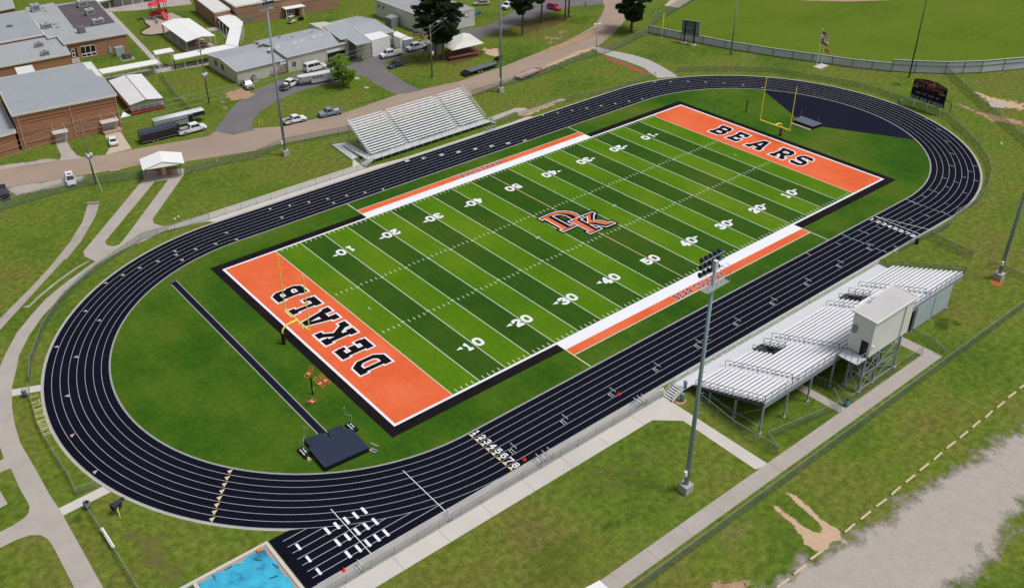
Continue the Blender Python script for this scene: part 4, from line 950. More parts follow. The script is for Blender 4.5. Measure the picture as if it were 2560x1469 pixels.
# ------------------------------------------------------------ near grandstand
def railing(pts, h, t, m_, name='railing', sp=1.5, mids=1, r=.03):
    m = solid(); P_ = [Vector(p) for p in pts]
    for a, c in zip(P_, P_[1:]):
        L = (c - a).length; n = max(1, round(L / sp))
        for i in range(n + 1): q = a.lerp(c, i / n); m.bar(q, q + Vector((0, 0, h)), r * 2)
        for k in range(1 + mids): z = h - k * h / (mids + 1); m.bar(a + Vector((0, 0, z)), c + Vector((0, 0, z)), r * 2)
    return m.build(name, m_, t)
def stand(t, x0, x1, yf, sgn, n, pitch, rise, zt0, aisles, voms, seg_seat=.28, sh=.36, tread=1.0, riser=True):
    """sgn -1: rows go towards -y"""
    dk = solid(); 
    for i in range(n):
        y = yf + sgn * pitch * i; z = zt0 + rise * i; rr = [(x0, x1)]
        for (vx0, vx1, vn) in voms:
            if i < vn:
                new = []
                for a, c in rr:
                    if vx0 > a: new.append((a, min(vx0, c)))
                    if vx1 < c: new.append((max(vx1, a), c))
                rr = new
        for a, c in rr:
            ya, yb_ = sorted((y + sgn * (1 - tread) * pitch, y + sgn * (pitch - .004))); dk.box(a, c, ya, yb_, z - .05, z)
            if not riser: continue
            ya, yb_ = sorted((y, y + sgn * .03)); dk.box(a + .001, c - .001, ya, yb_, z - rise, z - .051)
    dk.build('deck', ALUD, t)
    st = solid()
    for ax in aisles:
        for i in range(n):
            y = yf + sgn * pitch * i; z = zt0 + rise * i; ya, yb_ = sorted((y + sgn * pitch * .55, y + sgn * pitch * .98)); st = solid(); st.box(ax - .4, ax + .4, ya, yb_, z + .002, z + rise * .5); st.build('aisle_step', ALUD, t)
    for i in range(n):
        y = yf + sgn * (pitch * i + pitch * .52); z = zt0 + rise * i; cuts = [(a - .62, a + .62) for a in aisles] + [(v[0] - .1, v[1] + .1) for v in voms if i < v[2]]
        rr = [(x0, x1)]
        for c0, c1 in cuts:
            new = []
            for a, c in rr:
                if c0 > a and c0 < c: new.append((a, c0))
                if c1 < c and c1 > a: new.append((c1, c))
                if c0 >= c or c1 <= a: new.append((a, c))
            rr = new
        for a, c in rr:
            if c - a < .4: continue
            s_ = solid(); s_.cb(((a + c) / 2, y + sgn * .12, z + sh), (c - a, seg_seat, .05)); k = max(1, int((c - a) / 2.4))
            for j in range(k + 1): s_.cb((a + .2 + (c - a - .4) * j / k, y + sgn * .17, z + sh / 2 - .012), (.05, .05, sh - .026))
            s_.build('seat', ALU, t)
X0, X1, YF = -20.9, 25.8, -43.75
gs = thing('grandstand', 'large aluminium grandstand on steel columns with a press box behind it', 'bleachers', (0, -49, 0))
VM = [(-9.0, -6.6, 5), (11.2, 13.6, 5)]
AIS = [-14.6, -4.6, 8.3, 16.4]
stand(gs, X0, X1, YF, -1, 15, .71, .255, 1.15, AIS, VM)
m = solid(); m.box(-22.6, X1 - .9, -43.74, -42.05, 1.06, 1.14); m.build('walkway', ALUD, gs)
m = solid(); m.box(-22.6, X1 - .9, -42.16, -42.05, .98, 1.058); m.box(X0, X1, -54.5, -54.4, 4.25, 4.66); m.box(X0 - .05, X0 + .05, -54.4, -43.8, 0.95, 1.0) ; m.build('fascia', STEEL, gs)
ridge_lo, ridge_hi = 1.05, 4.62
m = solid()
for x in (X0 - .06, X1 + .06): m.bar((x, -43.7, .95), (x, -54.5, 4.45), .12, .32)
for x in [-16.04, -11.1, -6.2, -1.3, 3.6, 8.5, 13.4, 18.2, 22.9]: m.bar((x, -43.7, .75), (x, -54.4, 4.2), .16, .32)
m.build('raker_beam', DKST, gs)
cm = None
for x in [X0, -16.04, -11.1, -6.2, -1.3, 3.6, 8.5, 13.4, 18.2, 22.9]:
    for y, h in ((-54.42, 4.25), (-50.5, 2.8), (-46.6, 1.6)):
        m = solid(); m.box(x - .10, x + .10, y - .10, y + .10, .15, h); m.build('column', POLE, gs)
m = solid()
for x in [X0, -16.04, -11.1, -6.2, -1.3, 3.6, 8.5, 13.4, 18.2, 22.9]:
    for y in (-54.42, -50.5, -46.6): m.cb((x, y, .08), (.42, .42, .2))
m.build('footing', CB, gs)
m = solid()
for x in (X0, -11.1, 3.6, 13.4): m.bar((x, -50.5, .4), (x, -54.4, 3.9), .06); m.bar((x, -50.5, .4), (x, -46.6, 1.4), .06)
m.bar((X0, -54.42, 4.0), (X1 - .5, -54.42, 4.0), .14, .2); m.bar((X0, -50.5, 2.7), (X1 - .5, -50.5, 2.7), .14, .2)
m.build('brace', STEEL, gs)
BPN = ribmat('back_sheet', (.42, .50, .54), .35, 0, .15)
for a, c in ((13.5, 18.1), (18.3, 22.8)): m = solid(); m.box(a, c, -54.62, -54.56, .35, 4.2); m.build('back_panel', BPN, gs)
railing([(-22.6, -42.1, 1.14), (X1 - .9, -42.1, 1.14)], 1.0, gs, WHP, 'front_railing', 1.6, 3, .018)
railing([(X0 - .1, -44.2, 1.2), (X0 - .1, -54.45, 4.85)], 1.05, gs, DKST, 'side_railing', 1.15, 1, .022)
railing([(X1 + .1, -44.2, 1.2), (X1 + .1, -54.45, 4.85)], 1.05, gs, DKST, 'side_railing', 1.15, 1, .022)
railing([(X0 - .1, -54.5, 4.8), (X1 + .1, -54.5, 4.8)], 1.05, gs, DKST, 'back_railing', 1.35, 1, .022)
m = LINK; f = MB(); f.quad((X1 + .1, -44.2, 1.25), (X1 + .1, -54.45, 4.9), (X1 + .1, -54.45, 5.9), (X1 + .1, -44.2, 2.2)); f.build('wire_infill', m, gs)
for ax in AIS:
    m = solid(); a, c = Vector((ax, -43.9, 1.15)), Vector((ax, -53.8, 4.75)); m.bar(a + Vector((0, 0, 1)), c + Vector((0, 0, .95)), .05)
    for i in range(5): q = a.lerp(c, i / 4); m.bar(q, q + Vector((0, 0, 1)), .05)
    m.build('aisle_rail', DKST, gs)
for v in VM:
    railing([(v[0], -44.0, 1.2), (v[0], -47.3, 2.3)], 1.0, gs, DKST, 'stair_railing', 1.1, 1, .025)
    railing([(v[0], -47.35, 2.35), (v[1], -47.35, 2.35), (v[1], -44.0, 1.2)], 1.0, gs, DKST, 'stair_railing', 1.1, 1, .025)
    m = solid()
    for k in range(6): m.box(v[0] + .1, v[1] - .1, -44.4 - k * .5, -43.95 - k * .5, 1.0 - k * .18, 1.05 - k * .18)
    m.build('portal_stair', DKST, gs)
def stairs(t, a, c, w_, n, m_=ALUD, r=True, rail=WHP):
    """a bottom centre, c top centre"""
    a, c = Vector(a), Vector(c); d = Vector((c.x - a.x, c.y - a.y, 0)); s = Vector((d.y, -d.x, 0)).normalized() * w_ / 2; m = solid()
    for k in range(n):
        q = a.lerp(c, (k + .5) / n); e = d / n * .42; z = a.z + (c.z - a.z) * (k + 1) / n; q.z = z; vs = [q - e - s, q + e - s, q + e + s, q - e + s]
        m.slab(vs, .05)
    for sg in (-1, 1): m.bar(a + s * sg - Vector((0, 0, -.05)), c + s * sg - Vector((0, 0, .12)), .06, .22)
    m.build('stairs', m_, t)
    if r:
        for sg in (-1, 1): railing([a + s * sg, c + s * sg], .95, t, rail, 'stair_railing', 1.1, 3 if sg > 0 else 1, .02)
stairs(gs, (-24.6, -42.85, 0), (-22.65, -42.85, 1.1), 1.55, 6)
stairs(gs, (27.0, -42.9, 0), (24.95, -42.9, 1.1), 1.4, 6, DKST, True, DKST)

# ------------------------------------------------------------ press box
pb_ = thing('press_box', 'cream metal press box raised on a braced steel tower behind the grandstand', 'press box', (.6, -56, 0))
PBW = ribmat('press_wall', (.76, .76, .745), .32, 0, .08); PBW2 = ribmat('press_wall_shaded', (.56, .56, .555), .32, math.pi / 2, .08)  # second, greyer copy puts side-wall shade into the colour; unassigned
PBR = ribmat('press_roof', (.56, .545, .55), .42, 0, .35)
bx0, bx1, by0, by1 = -3.95, 5.2, -57.5, -54.45
m = solid(); m.prism([(bx0, by0), (bx1, by0), (bx1, by1), (bx0, by1)], 5.3, 10.65); m.build('walls', PBW, pb_)
m = solid(); m.slab([(bx0 - .15, by0 - .15, 10.8), (bx1 + .15, by0 - .15, 10.8), (bx1 + .15, by1 + .25, 11.02), (bx0 - .15, by1 + .25, 11.02)], .12); m.build('roof', PBR, pb_)
m = solid(); m.bar((bx0 - .2, by0 - .2, 10.78), (bx1 + .2, by0 - .2, 10.78), .12, .22); m.bar((bx0 - .2, by0 - .2, 10.78), (bx0 - .2, by1 + .3, 11.0), .12, .22); m.bar((bx1 + .2, by0 - .2, 10.78), (bx1 + .2, by1 + .3, 11.0), .12, .22); m.bar((bx0 - .2, by1 + .3, 11.0), (bx1 + .2, by1 + .3, 11.0), .12, .22); m.build('roof_trim', WHP, pb_)
wA, wB = (bx0, by0), (bx0, by1)
q = [W(vB(*p), wA, wB) for p in ((1995, 640), (2070, 655), (2085, 540), (2020, 512))]; ys = [p[1] for p in q]; zs = [p[2] for p in q]
m = solid(); m.box(bx0 - .05, bx0 - .003, min(ys) + .1, max(ys) - .1, 5.34, 7.45); m.build('door', BLKM, pb_)
m = solid(); m.box(bx0 - .09, bx0 - .051, min(ys) + .18, min(ys) + .26, 6.3, 6.42); m.build('door_handle', ALU, pb_.children[-1])
m = solid(); m.tube([(3.05, by0 - .1, 10.6), (3.05, by0 - .1, 5.2), (3.5, by0 - .25, .1)], .06, 8); m.build('downpipe', mat('downpipe', (.42, .40, .42), .5), pb_)
m = solid(); m.cb((bx0 - .2, -55.0, 8.6), (.3, .5, 1.0)); m.build('loudspeaker', mat('speaker_grey', (.30, .31, .34), .6), pb_)
m = solid(); m.cb((bx0 + .5, by0 - .1, 6.9), (.3, .18, .16)); m.build('wall_lamp', WHP, pb_)
m = solid(); m.tube([(-.6, -54.6, 11.0), (-.6, -54.6, 11.7)], .04, 6)
for k in range(7): a = k * .9; m.bar((-.6, -54.6, 11.4), (-.6 + .55 * math.cos(a), -54.6 + .55 * math.sin(a), 11.9 + .15 * (k % 2)), .05)
m.build('antenna', mat('antenna_white', (.6, .63, .66), .5), pb_)
m = solid(); m.box(bx0, bx1, by0, by1, 5.05, 5.295); m.build('floor_frame', DKST, pb_)
legs = [(-4.45, -55.5), (-4.45, -57.5), (-1.3, -55.5), (-1.3, -57.5), (3.9, -55.5), (3.9, -57.5)]
for x, y in legs: m = solid(); m.bar((x, y, .15), (x, y, 5.2), .2); m.build('tower_leg', POLE, pb_)
for x, y in legs: m = solid(); m.cb((x, y, .1), (.55, .55, .3)); m.build('leg_footing', CB, pb_)
m = solid()
def xb(a, c, z0=.4, z1=5.0, r=.07): m.bar((*a, z0), (*c, z1), r); m.bar((*a, z1), (*c, z0), r)
for i, j in ((0, 1), (2, 3), (4, 5), (1, 3), (3, 5), (0, 2), (2, 4)):
    a, c = legs[i], legs[j]; xb(a, c, .4, 2.7); xb(a, c, 2.75, 5.0); m.bar((*a, 2.72), (*c, 2.72), .08); m.bar((*a, .35), (*c, .35), .08)
m.build('cross_brace', STEEL, pb_)
m = solid(); m.box(-6.2, bx0 - .003, -57.4, -54.6, 5.12, 5.2); m.build('landing', ALUD, pb_)
m = solid(); m.bar((-6.2, -57.4, 5.08), (-4, -57.4, 5.08), .1, .2); m.bar((-6.2, -57.4, 5.08), (-6.2, -54.6, 5.08), .1, .2); m.build('landing_beam', DKST, pb_)
railing([(-6.15, -54.8, 5.2), (-6.15, -57.35, 5.2), (-4.05, -57.35, 5.2)], 1.05, pb_, GALV, 'landing_railing', .9, 0, .03)

# ------------------------------------------------------------ far bleachers
fs = thing('bleachers', 'smaller aluminium bleachers on the far side between track and road', 'bleachers', (0, 48, 0))
stand(fs, -13.6, 15.4, 44.5, 1, 15, .56, .315, .92, [-4.9, 8.2], [], .30, .38, .74, False)
m = solid(); m.box(-14.1, 15.6, 43.0, 44.49, .83, .91); m.build('walkway', ALUD, fs)
railing([(-14.1, 43.05, .9), (15.6, 43.05, .9)], 1.05, fs, GALV, 'front_railing', 1.85, 1, .02)
railing([(-13.7, 44.6, .95), (-13.7, 52.8, 5.45)], 1.1, fs, ALU, 'side_railing', .62, 1, .025)
railing([(15.5, 44.6, .95), (15.5, 52.8, 5.45)], 1.1, fs, ALU, 'side_railing', 1.4, 1, .025)
railing([(-13.7, 52.9, 5.3), (15.5, 52.9, 5.3)], 1.3, fs, mat('rail_tan', (.52, .48, .44), .5), 'back_railing', 1.5, 1, .028)
m = solid()
for i in range(16):
    x = -13.7 + i * 1.95; m.bar((x, 43.1, .1), (x, 43.1, .85), .07); m.bar((x, 44.3, .1), (x, 43.2, .8), .05); m.bar((x, 44.3, .5), (x, 52.6, 5.1), .07, .14); m.bar((x, 52.7, .1), (x, 52.7, 4.9), .09); m.bar((x, 48.2, .1), (x, 48.2, 2.9), .09); m.bar((x, 48.2, .2), (x, 52.7, 4.7), .05)
m.build('frame', STEEL, fs)
for x0_, x1_ in ((-12, -9.6), (-1.5, 1.2), (1.8, 4.6), (10.2, 12.8)): railing([(x0_, 44.45, .92), (x1_, 44.45, .92)], 1.1, fs, GALV, 'guard_rail', 1.4, 1, .025)
m = solid(); m.slab([G(vs(690, 660), .12), G(vs(815, 640), .12), G(vs(950, 770), .12), G(vs(868, 792), .12)], .1); m.build('ramp_pad', ALUD, fs)
a0, a1 = Vector(G(vs(815, 655), .35)), Vector((-14.3, 44.0, .88)); m = solid(); s_ = Vector((.75, .3, 0)); m.slab([a0 - s_, a0 + s_, a1 + s_, a1 - s_], .12); m.build('ramp', ALUD, fs)
railing([a0 + s_, a1 + s_], 1.0, fs, GALV, 'ramp_railing', .45, 1, .02); railing([a0 - s_, a1 - s_], .9, fs, GALV, 'ramp_railing', 1.6, 1, .02)
railing([G(vs(868, 792), .1), G(vs(692, 662), .1), G(vs(800, 632), .3)], .9, fs, GALV, 'ramp_railing', 1.5, 2, .02)
stairs(fs, (-16.3, 43.5, 0), (-14.2, 43.7, .88), 1.2, 5, ALUD, True, ALU); stairs(fs, (17.2, 43.7, 0), (15.7, 43.7, .88), 1.2, 5, ALUD, True, GALV)

# ------------------------------------------------------------ hurdles
def hurdle(name, label, m_, group):
    t = thing(name, label, 'hurdle', (0, 0, 0), 0, group)
    m = solid(); m.cb((0, 0, .80), (.05, 1.16, .11)); m.build('gate_board', m_, t, local=True)
    for s in (-1, 1):
        m = solid(); m.bar((0, s * .5, .03), (0, s * .5, .76), .04); m.build('upright', DKST if m_ is WHH else m_, t, local=True)
        m = solid(); m.bar((.05, s * .5, .03), (-.6, s * .5, .03), .05); m.build('foot', DKST if m_ is WHH else m_, t, local=True)
    m = solid(); m.bar((-.08, -.5, .07), (-.08, .5, .07), .07, .05); m.bar((-.45, -.5, .07), (-.45, .5, .07), .07, .05); m.bar((-.08, .3, .07), (-.45, .3, .07), .05); m.build('base_bar', m_, t, local=True)
    return t
WHH = mat('hurdle_white', (.72, .74, .78), .5); YLH = mat('hurdle_yellow', (.66, .66, .32), .5)
hz = hurdle('hurdle', '', WHH, 'white hurdles set in a line down one lane'); used = False
def put(proto, x, y, rz, label, group=None):
    global used
    o = copy_tree(proto) if proto.get('placed') else proto
    proto['placed'] = 1
    o.location = (x, y, .028); o.rotation_euler = (0, 0, rz); o['label'] = label
    if group: o['group'] = group
    return o
order = ['nearest to the 1 to 8 start numbers', 'second up the lane from the start numbers', 'third up the lane, just short of the grandstand stairs', 'fourth up the lane, at the near grandstand end', 'fifth up the lane, just past the near light mast', 'sixth up the lane', 'seventh up the lane', 'eighth up the lane', 'ninth up the lane', 'tenth, near the far grandstand corner']
for k in range(10): put(hz, -46.5 + 8.5 * k, -37.62, 0, 'white hurdle set in the lane, ' + order[k])
side = [(vq, (880, 545), 'lone white hurdle leaning on the fence right of the number 8'), (vq, (940, 520), 'white hurdle beside the fence right of the number 8, second of three'), (vq, (1000, 495), 'white hurdle beside the fence right of the number 8, third of three'),
        (vq, (90, 1065), 'white hurdle beside the fence near the long white start line'), (vz2, (60, 650), 'white hurdle in the clump before the grandstand stairs, nearest the track'), (vz2, (110, 620), 'white hurdle in the clump before the grandstand stairs, middle one'), (vz2, (165, 600), 'white hurdle in the clump before the grandstand stairs, beside the fence'),
        (view(460, 1120, 680, 2538), (1650, 1120), 'white hurdle by the fence near the red cone at the bottom')]
for v_, p_, lb in side: g = G(v_(*p_)); put(hz, g[0], min(g[1], -41.0), R_(random.uniform(-12, 12)), lb, 'white hurdles parked beside the fence')
ws = ['nearest the grandstand stairs', 'second from the grandstand stairs', 'third from the grandstand stairs', 'fourth from the grandstand stairs', 'fifth from the grandstand stairs', 'sixth from the grandstand stairs', 'seventh from the grandstand stairs', 'farthest from the grandstand stairs']
for k, (u, w_) in enumerate(((350, 865), (465, 810), (695, 690), (800, 595), (885, 540), (1035, 462), (1375, 265), (1580, 145))):
    x, y, z = W(vB(u, w_), (0, -41.6), (1, -41.6)); put(hz, x, -41.55, R_(random.uniform(-8, 8)), 'white hurdle standing between track and grandstand walkway, ' + ws[k], 'white hurdles along the grandstand')
g = G(vR(1165, 470)); put(hz, g[0], g[1], .1, 'white hurdle beyond the far corner of the grandstand', 'white hurdles along the grandstand')
g = G(vn(1440, 1180)); put(hz, g[0], g[1], R_(20) , 'lone pale hurdle standing on grass beside the navy landing mat', 'hurdles on the grass')
hy_ = hurdle('hurdle', '', YLH, 'yellow hurdles between fence and left bend'); yl = ['by itself near the barrel', 'second from the barrel', 'third from the barrel', 'fourth from the barrel', 'fifth from the barrel', 'sixth from the barrel, leaning', 'last of the row']
for k, (u, w_) in enumerate(((430, 500), (475, 600), (480, 650), (515, 740), (525, 785), (555, 830), (565, 880))): g = G(vl(u, w_)); put(hy_, g[0], g[1], R_(80 + random.uniform(-10, 10)), 'yellow hurdle beside the left bend, ' + yl[k], 'yellow hurdles between fence and left bend')
put(hz, 12.6, 40.9, math.pi / 2 * 0, 'white hurdle beside the far straight before the far bleachers', 'white hurdles stacked by the far bleachers'); put(hz, 13.6, 40.9, 0, 'second white hurdle beside the far straight before the far bleachers', 'white hurdles stacked by the far bleachers'); put(hz, 14.6, 41.0, 0, 'third white hurdle beside the far straight before the far bleachers', 'white hurdles stacked by the far bleachers')

# ------------------------------------------------------------ cones, barrels, logs
def cone(p, label):
    t = thing('traffic_cone', label, 'cone', p, 0, 'red orange cones'); m = solid(); m.tube([(0, 0, .03), (0, 0, .5)], [.15, .035], 10); m.build('cone_body', REDC, t, local=True)
    m = solid(); m.cb((0, 0, .02), (.42, .42, .04)); m.build('cone_base', REDC, t, local=True)
cone(G(vq(768, 540)), 'red orange cone in the outer lane right of the start numbers'); cone(G((1547, 985)), 'red orange cone in a middle lane left of the near light mast'); cone(G(view(460, 1120, 680, 2538)(1492, 1140)), 'red orange cone at the track edge in the sprint start area'); cone(G((1188, 453)), 'small orange pylon on the far sideline left of the 50 yard line')
def barrel(p, label, col, lid=False, h=.9, r=.30):
    t = thing('trash_barrel', label, 'barrel', p, 0, 'trash barrels round the track'); m = solid(); m.tube([(0, 0, 0), (0, 0, h * .5), (0, 0, h)], [r * .85, r * .95, r], 14); m.build('drum', col, t, True, local=True)
    m = solid(); m.tube([(0, 0, h), (0, 0, h + .05)], r * 1.06, 14); m.build('rim', col, t, local=True)
    if lid: m = solid(); m.tube([(0, 0, h + .05), (0, 0, h + .3), (0, 0, h + .42)], [r, r * .85, r * .3], 12); m.build('lid', mat('lid_grey', (.22, .30, .38), .5), t, True, local=True)
    else: m = solid(); m.tube([(0, 0, h + .052), (0, 0, h + .056)], r * .9, 14); m.build('opening', BLKP, t, local=True)
NB = mat('barrel_navy', (.07, .11, .19), .5); GB = mat('barrel_grey', (.13, .19, .25), .5)
barrel(G(vl(305, 445)), 'navy domed trash barrel at the end of the fence by the left crossing path', NB, True)
barrel(G(vm(1065, 490)), 'dark open trash barrel beside the bottom left crossing path', GB, False, .9, .36)
barrel(G(vd(205, 950)), 'bright blue open barrel on the walk behind the grandstand', BLUEB)
barrel(G(vz2(725, 592)), 'grey blue lidded barrel on bare soil beside the grandstand stairs', GB, True)
b3 = G(vz2(770, 400), 1.15); barrel((b3[0], b3[1], 1.15), 'blue barrel standing up on the grandstand walkway corner', mat('barrel_blue2', (.10, .22, .42), .5), True, .8, .26)
barrel(G(vR(1350, 400)), 'black trash barrel by the fence beyond the grandstand', BLKP)
bb = G(vu(828, 1245)); t = thing('blue_bin', 'small blue bin lying by the fence at the right bend', 'bin', bb); m = solid(); m.tube([(-.3, 0, .3), (.5, 0, .3)], .28, 10); m.build('tub', mat('bin_blue', (.12, .24, .40), .5), t, local=True)
LOGM = mat('log_concrete', (.60, .47, .33), .9, amt=.22, scale=1.5)
lm = solid(); lm.tube([(-.95, 0, .06), (-.93, 0, .1), (.93, 0, .1), (.95, 0, .06)], [.11, .13, .13, .11], 8)
proto = None
names = ['lowest in the picture', 'second from the bottom', 'just below the bare dirt gap', 'just above the bare dirt gap'] + ['%s log above the dirt gap' % s for s in ('second', 'third', 'fourth', 'fifth', 'sixth', 'seventh', 'eighth', 'ninth', 'tenth', 'eleventh', 'twelfth', 'broken pale thirteenth', 'fourteenth', 'fifteenth')]
xs = [-38.0, -35.2, -32.2] + [-26.1 + 3.02 * k for k in range(15)]
for k, x in enumerate(xs):
    if proto is None: proto = lm.build('parking_log', LOGM, None); o = proto
    else: o = proto.copy(); COL.objects.link(o)
    o.location = (x, -70.38 + random.uniform(-.05, .05), .03); o.rotation_euler = (0, 0, R_(random.uniform(-3, 3)))
    tag(o, 'tan wheel stop log edging the gravel lot, ' + names[k], 'wheel stop', 'wheel stop logs along the gravel lot')
for v_, q in ((vz, [(930, 275), (1050, 258)]), (vz, [(1145, 250), (1262, 233)])):
    a, c = G(v_(*q[0])), G(v_(*q[1])); o = proto.copy(); COL.objects.link(o); o.location = ((a[0] + c[0]) / 2, (a[1] + c[1]) / 2, .03); o.rotation_euler = (0, 0, math.atan2(c[1] - a[1], c[0] - a[0])); tag(o, 'tan wheel stop log on the road verge, ' + ('left' if q[0][0] < 1000 else 'right') + ' of the two beside the wooden pole', 'wheel stop', 'wheel stop logs on the road verge')

# ------------------------------------------------------------ vault pit
vpit = thing('vault_mat', 'large navy pole vault landing mat at the end of the runway', 'landing mat', (-63, -23.5, 0))
m = solid(); m.prism([(-66.2, -26.3), (-60.25, -26.7), (-60.1, -22.3), (-66.0, -22.2)], 0.02, .62); bd = m.build('mat_body', NAVYD, vpit)
m = solid(); m.prism([(-66.25, -26.35), (-60.2, -26.75), (-60.05, -22.25), (-66.05, -22.15)], .622, .74); m.build('mat_top', NAVY, vpit)
m = solid(); m.prism([(-65.7, -22.1), (-63.4, -22.1), (-63.35, -20.6), (-65.6, -20.3)], .02, .66); m.prism([(-62.9, -22.1), (-60.7, -22.15), (-60.65, -20.9), (-62.5, -20.6)], .02, .67); m.prism([(-63.38, -22.1), (-62.95, -22.1), (-62.95, -21.2), (-63.38, -21.2)], .02, .655); m.build('front_section', NAVY, vpit)
for s, x, y, lb in ((-1, -66.6, -21.9, 'left'), (1, -59.6, -21.6, 'right')):
    t = thing('vault_standard', 'thin pole vault standard on a padded base at the %s of the landing mat' % ('track side' if s < 0 else 'field side'), 'vault standard', (x, y, 0), 0, 'pole vault standards')
    m = solid(); m.prism([(-.45, -1.0), (.45, -1.0), (.45, .9), (-.45, .9)], .02, .3); m.build('base_pad', NAVYD, t, local=True)
    m = solid(); m.cb((-.2, 0, .33), (.12, 1.2, .05)); m.cb((.18, .1, .33), (.12, .9, .05)); m.build('slide_rail', WHP, t, local=True)
    m = solid(); m.bar((0, -.2, .3), (0, -.2, 2.2), .06); m.bar((0, -.2, 2.2), (-s * .55, .35, 2.35), .05); m.bar((-s * .5, .3, 2.35), (-s * .5, .3, 3.6), .04); m.bar((-s * .5, .3, 3.6), (-s * .9, -.15, 3.65), .05); m.build('upright', mat('standard_grey', (.40, .48, .52), .4, .3), t, local=True)
o = solid(); o.tube([(-66.75, -23.6, .05), (-66.6, -22.9, .12)], [.3, .12], 8); o = o.build('vault_box_cover', CREAM); tag(o, 'small cream plastic cover lying beside the landing mat', 'cover')
g = G(vw(905, 225)); t = thing('runway_stool', 'small dark stand at the far end of the vault runway', 'stand', g); m = solid(); m.cb((0, 0, .3), (.8, .5, .08)); m.build('top', DKST, t, local=True); m = solid(); [m.bar((a, c, 0), (a, c, .28), .05) for a in (-.3, .3) for c in (-.2, .2)]; m.build('legs', DKST, t, local=True)
# high jump pit
t = thing('high_jump_mat', 'grey topped high jump landing mat on the navy apron', 'landing mat', (66.4, .3, 0))
m = solid(); m.prism([(65.1, -2.3), (67.9, -2.6), (68.2, 2.6), (65.2, 2.4)], .03, .6); m.build('mat_body', NAVYD, t)
m = solid(); m.prism([(65.05, -2.35), (67.95, -2.65), (68.25, 2.65), (65.15, 2.45)], .602, .72); m.build('mat_top', mat('mat_grey', (.10, .12, .16), .6, amt=.2), t)
m = solid(); m.prism([(64.3, -2.2), (65.0, -2.2), (65.05, 2.5), (64.35, 2.5)], .02, .12); m.build('edge_board', mat('board_tan', (.38, .33, .28), .8), t)
for y in (-1.9, 2.3): m = solid(); m.bar((67.4, y, .6), (67.4, y, 2.3), .05); m.cb((67.4, y, .75), (.3, .3, .06)); m.build('upright', GALV, t)
# sand pit with blue cover
t = thing('covered_sand_pit', 'blue tarpaulin covered sand pit at the end of the sprint lanes', 'sand pit', (-84, -36, 0))
m = solid(); m.prism([(-96, -31.75), (-76.75, -31.75), (-76.75, -32.15), (-96, -32.15)], .0, .16); m.prism([(-77.15, -32.16), (-76.75, -32.16), (-76.75, -46), (-77.15, -46)], .0, .16); m.prism([(-85.6, -32.16), (-85.2, -32.16), (-85.2, -46), (-85.6, -46)], .0, .158); m.build('curb', CONL, t)
m = MB(); m.box(-85.2, -77.15, -46, -32.16, .0, .03); m.build('sand', mat('pit_sand', (.42, .30, .25), .95), t)
pts = P(view(460, 1120, 680, 2538), (120, 1262), (340, 1150), (560, 1040), (740, 925), (770, 935), (900, 1100), (1045, 1310)); m = MB()
nx_, ny_ = 44, 44; x0_, x1_, y0_, y1_ = -85.15, -77.5, -46., -32.5; gv = []; gf = []
for i in range(nx_ + 1):
    for j in range(ny_ + 1):
        x = x0_ + (x1_ - x0_) * i / nx_; y = y0_ + (y1_ - y0_) * j / ny_
        gv.append((x + .12 * math.sin(y * 2.1) * (i in (0, nx_)), y + .1 * math.sin(x * 3) * (j == ny_), .17 + .035 * math.sin(x * 1.7 + y) + .03 * math.sin(x * 3.1 - y * 2.3) + .02 * math.sin(y * 5.3 + x * 2) + random.uniform(-.012, .012)))
for i in range(nx_):
    for j in range(ny_): a = i * (ny_ + 1) + j; gf.append((a, a + ny_ + 1, a + ny_ + 2, a + 1))
m.add(gv, gf)
tm, nt, bs = newmat('blue_tarp'); v_ = pos_node(nt); n1 = noise(nt, v_, .35, 6, .65); c_ = ramp(nt, n1, [(.36, (.02, .16, .26)), (.46, (.035, .36, .56)), (.62, (.05, .47, .70))]); n2 = noise(nt, v_, 1.3, 7, .75); c_ = mixc(nt, ramp(nt, n2, [(.30, (1, 1, 1)), (.36, (0, 0, 0))]), c_, (.02, .10, .17)); nt.links.new(c_, bs.inputs['Base Color']); bs.inputs['Roughness'].default_value = .5
m.build('tarpaulin', tm, t, True)
for k, (u, w_) in enumerate(((560, 1080), (380, 1150), (730, 1060), (880, 1130), (300, 1240), (880, 1200))):
    g = G(view(460, 1120, 680, 2538)(u, w_)); m = solid(); a = random.uniform(0, 3); m.bar((g[0], g[1], .26), (g[0] + .9 * math.cos(a), g[1] + .9 * math.sin(a), .3), .06); o = m.build('weight_bar', YLH if k == 0 else DKST); tag(o, 'pale board weighing down the blue tarpaulin' if k == 0 else ('dark bar lying on the blue tarpaulin, %s' % ['', 'left of the pale board', 'in its middle', 'near its right edge', 'near its left corner', 'beside its lower right edge'][k]), 'bar', 'bars weighing down the tarpaulin')
g = G(view(460, 1120, 680, 2538)(705, 965)); m = solid(); m.cb((g[0], g[1], .3), (.5, .45, .12)); o = m.build('sand_bag', ORN); tag(o, 'orange bag on the top corner of the blue tarpaulin', 'bag')

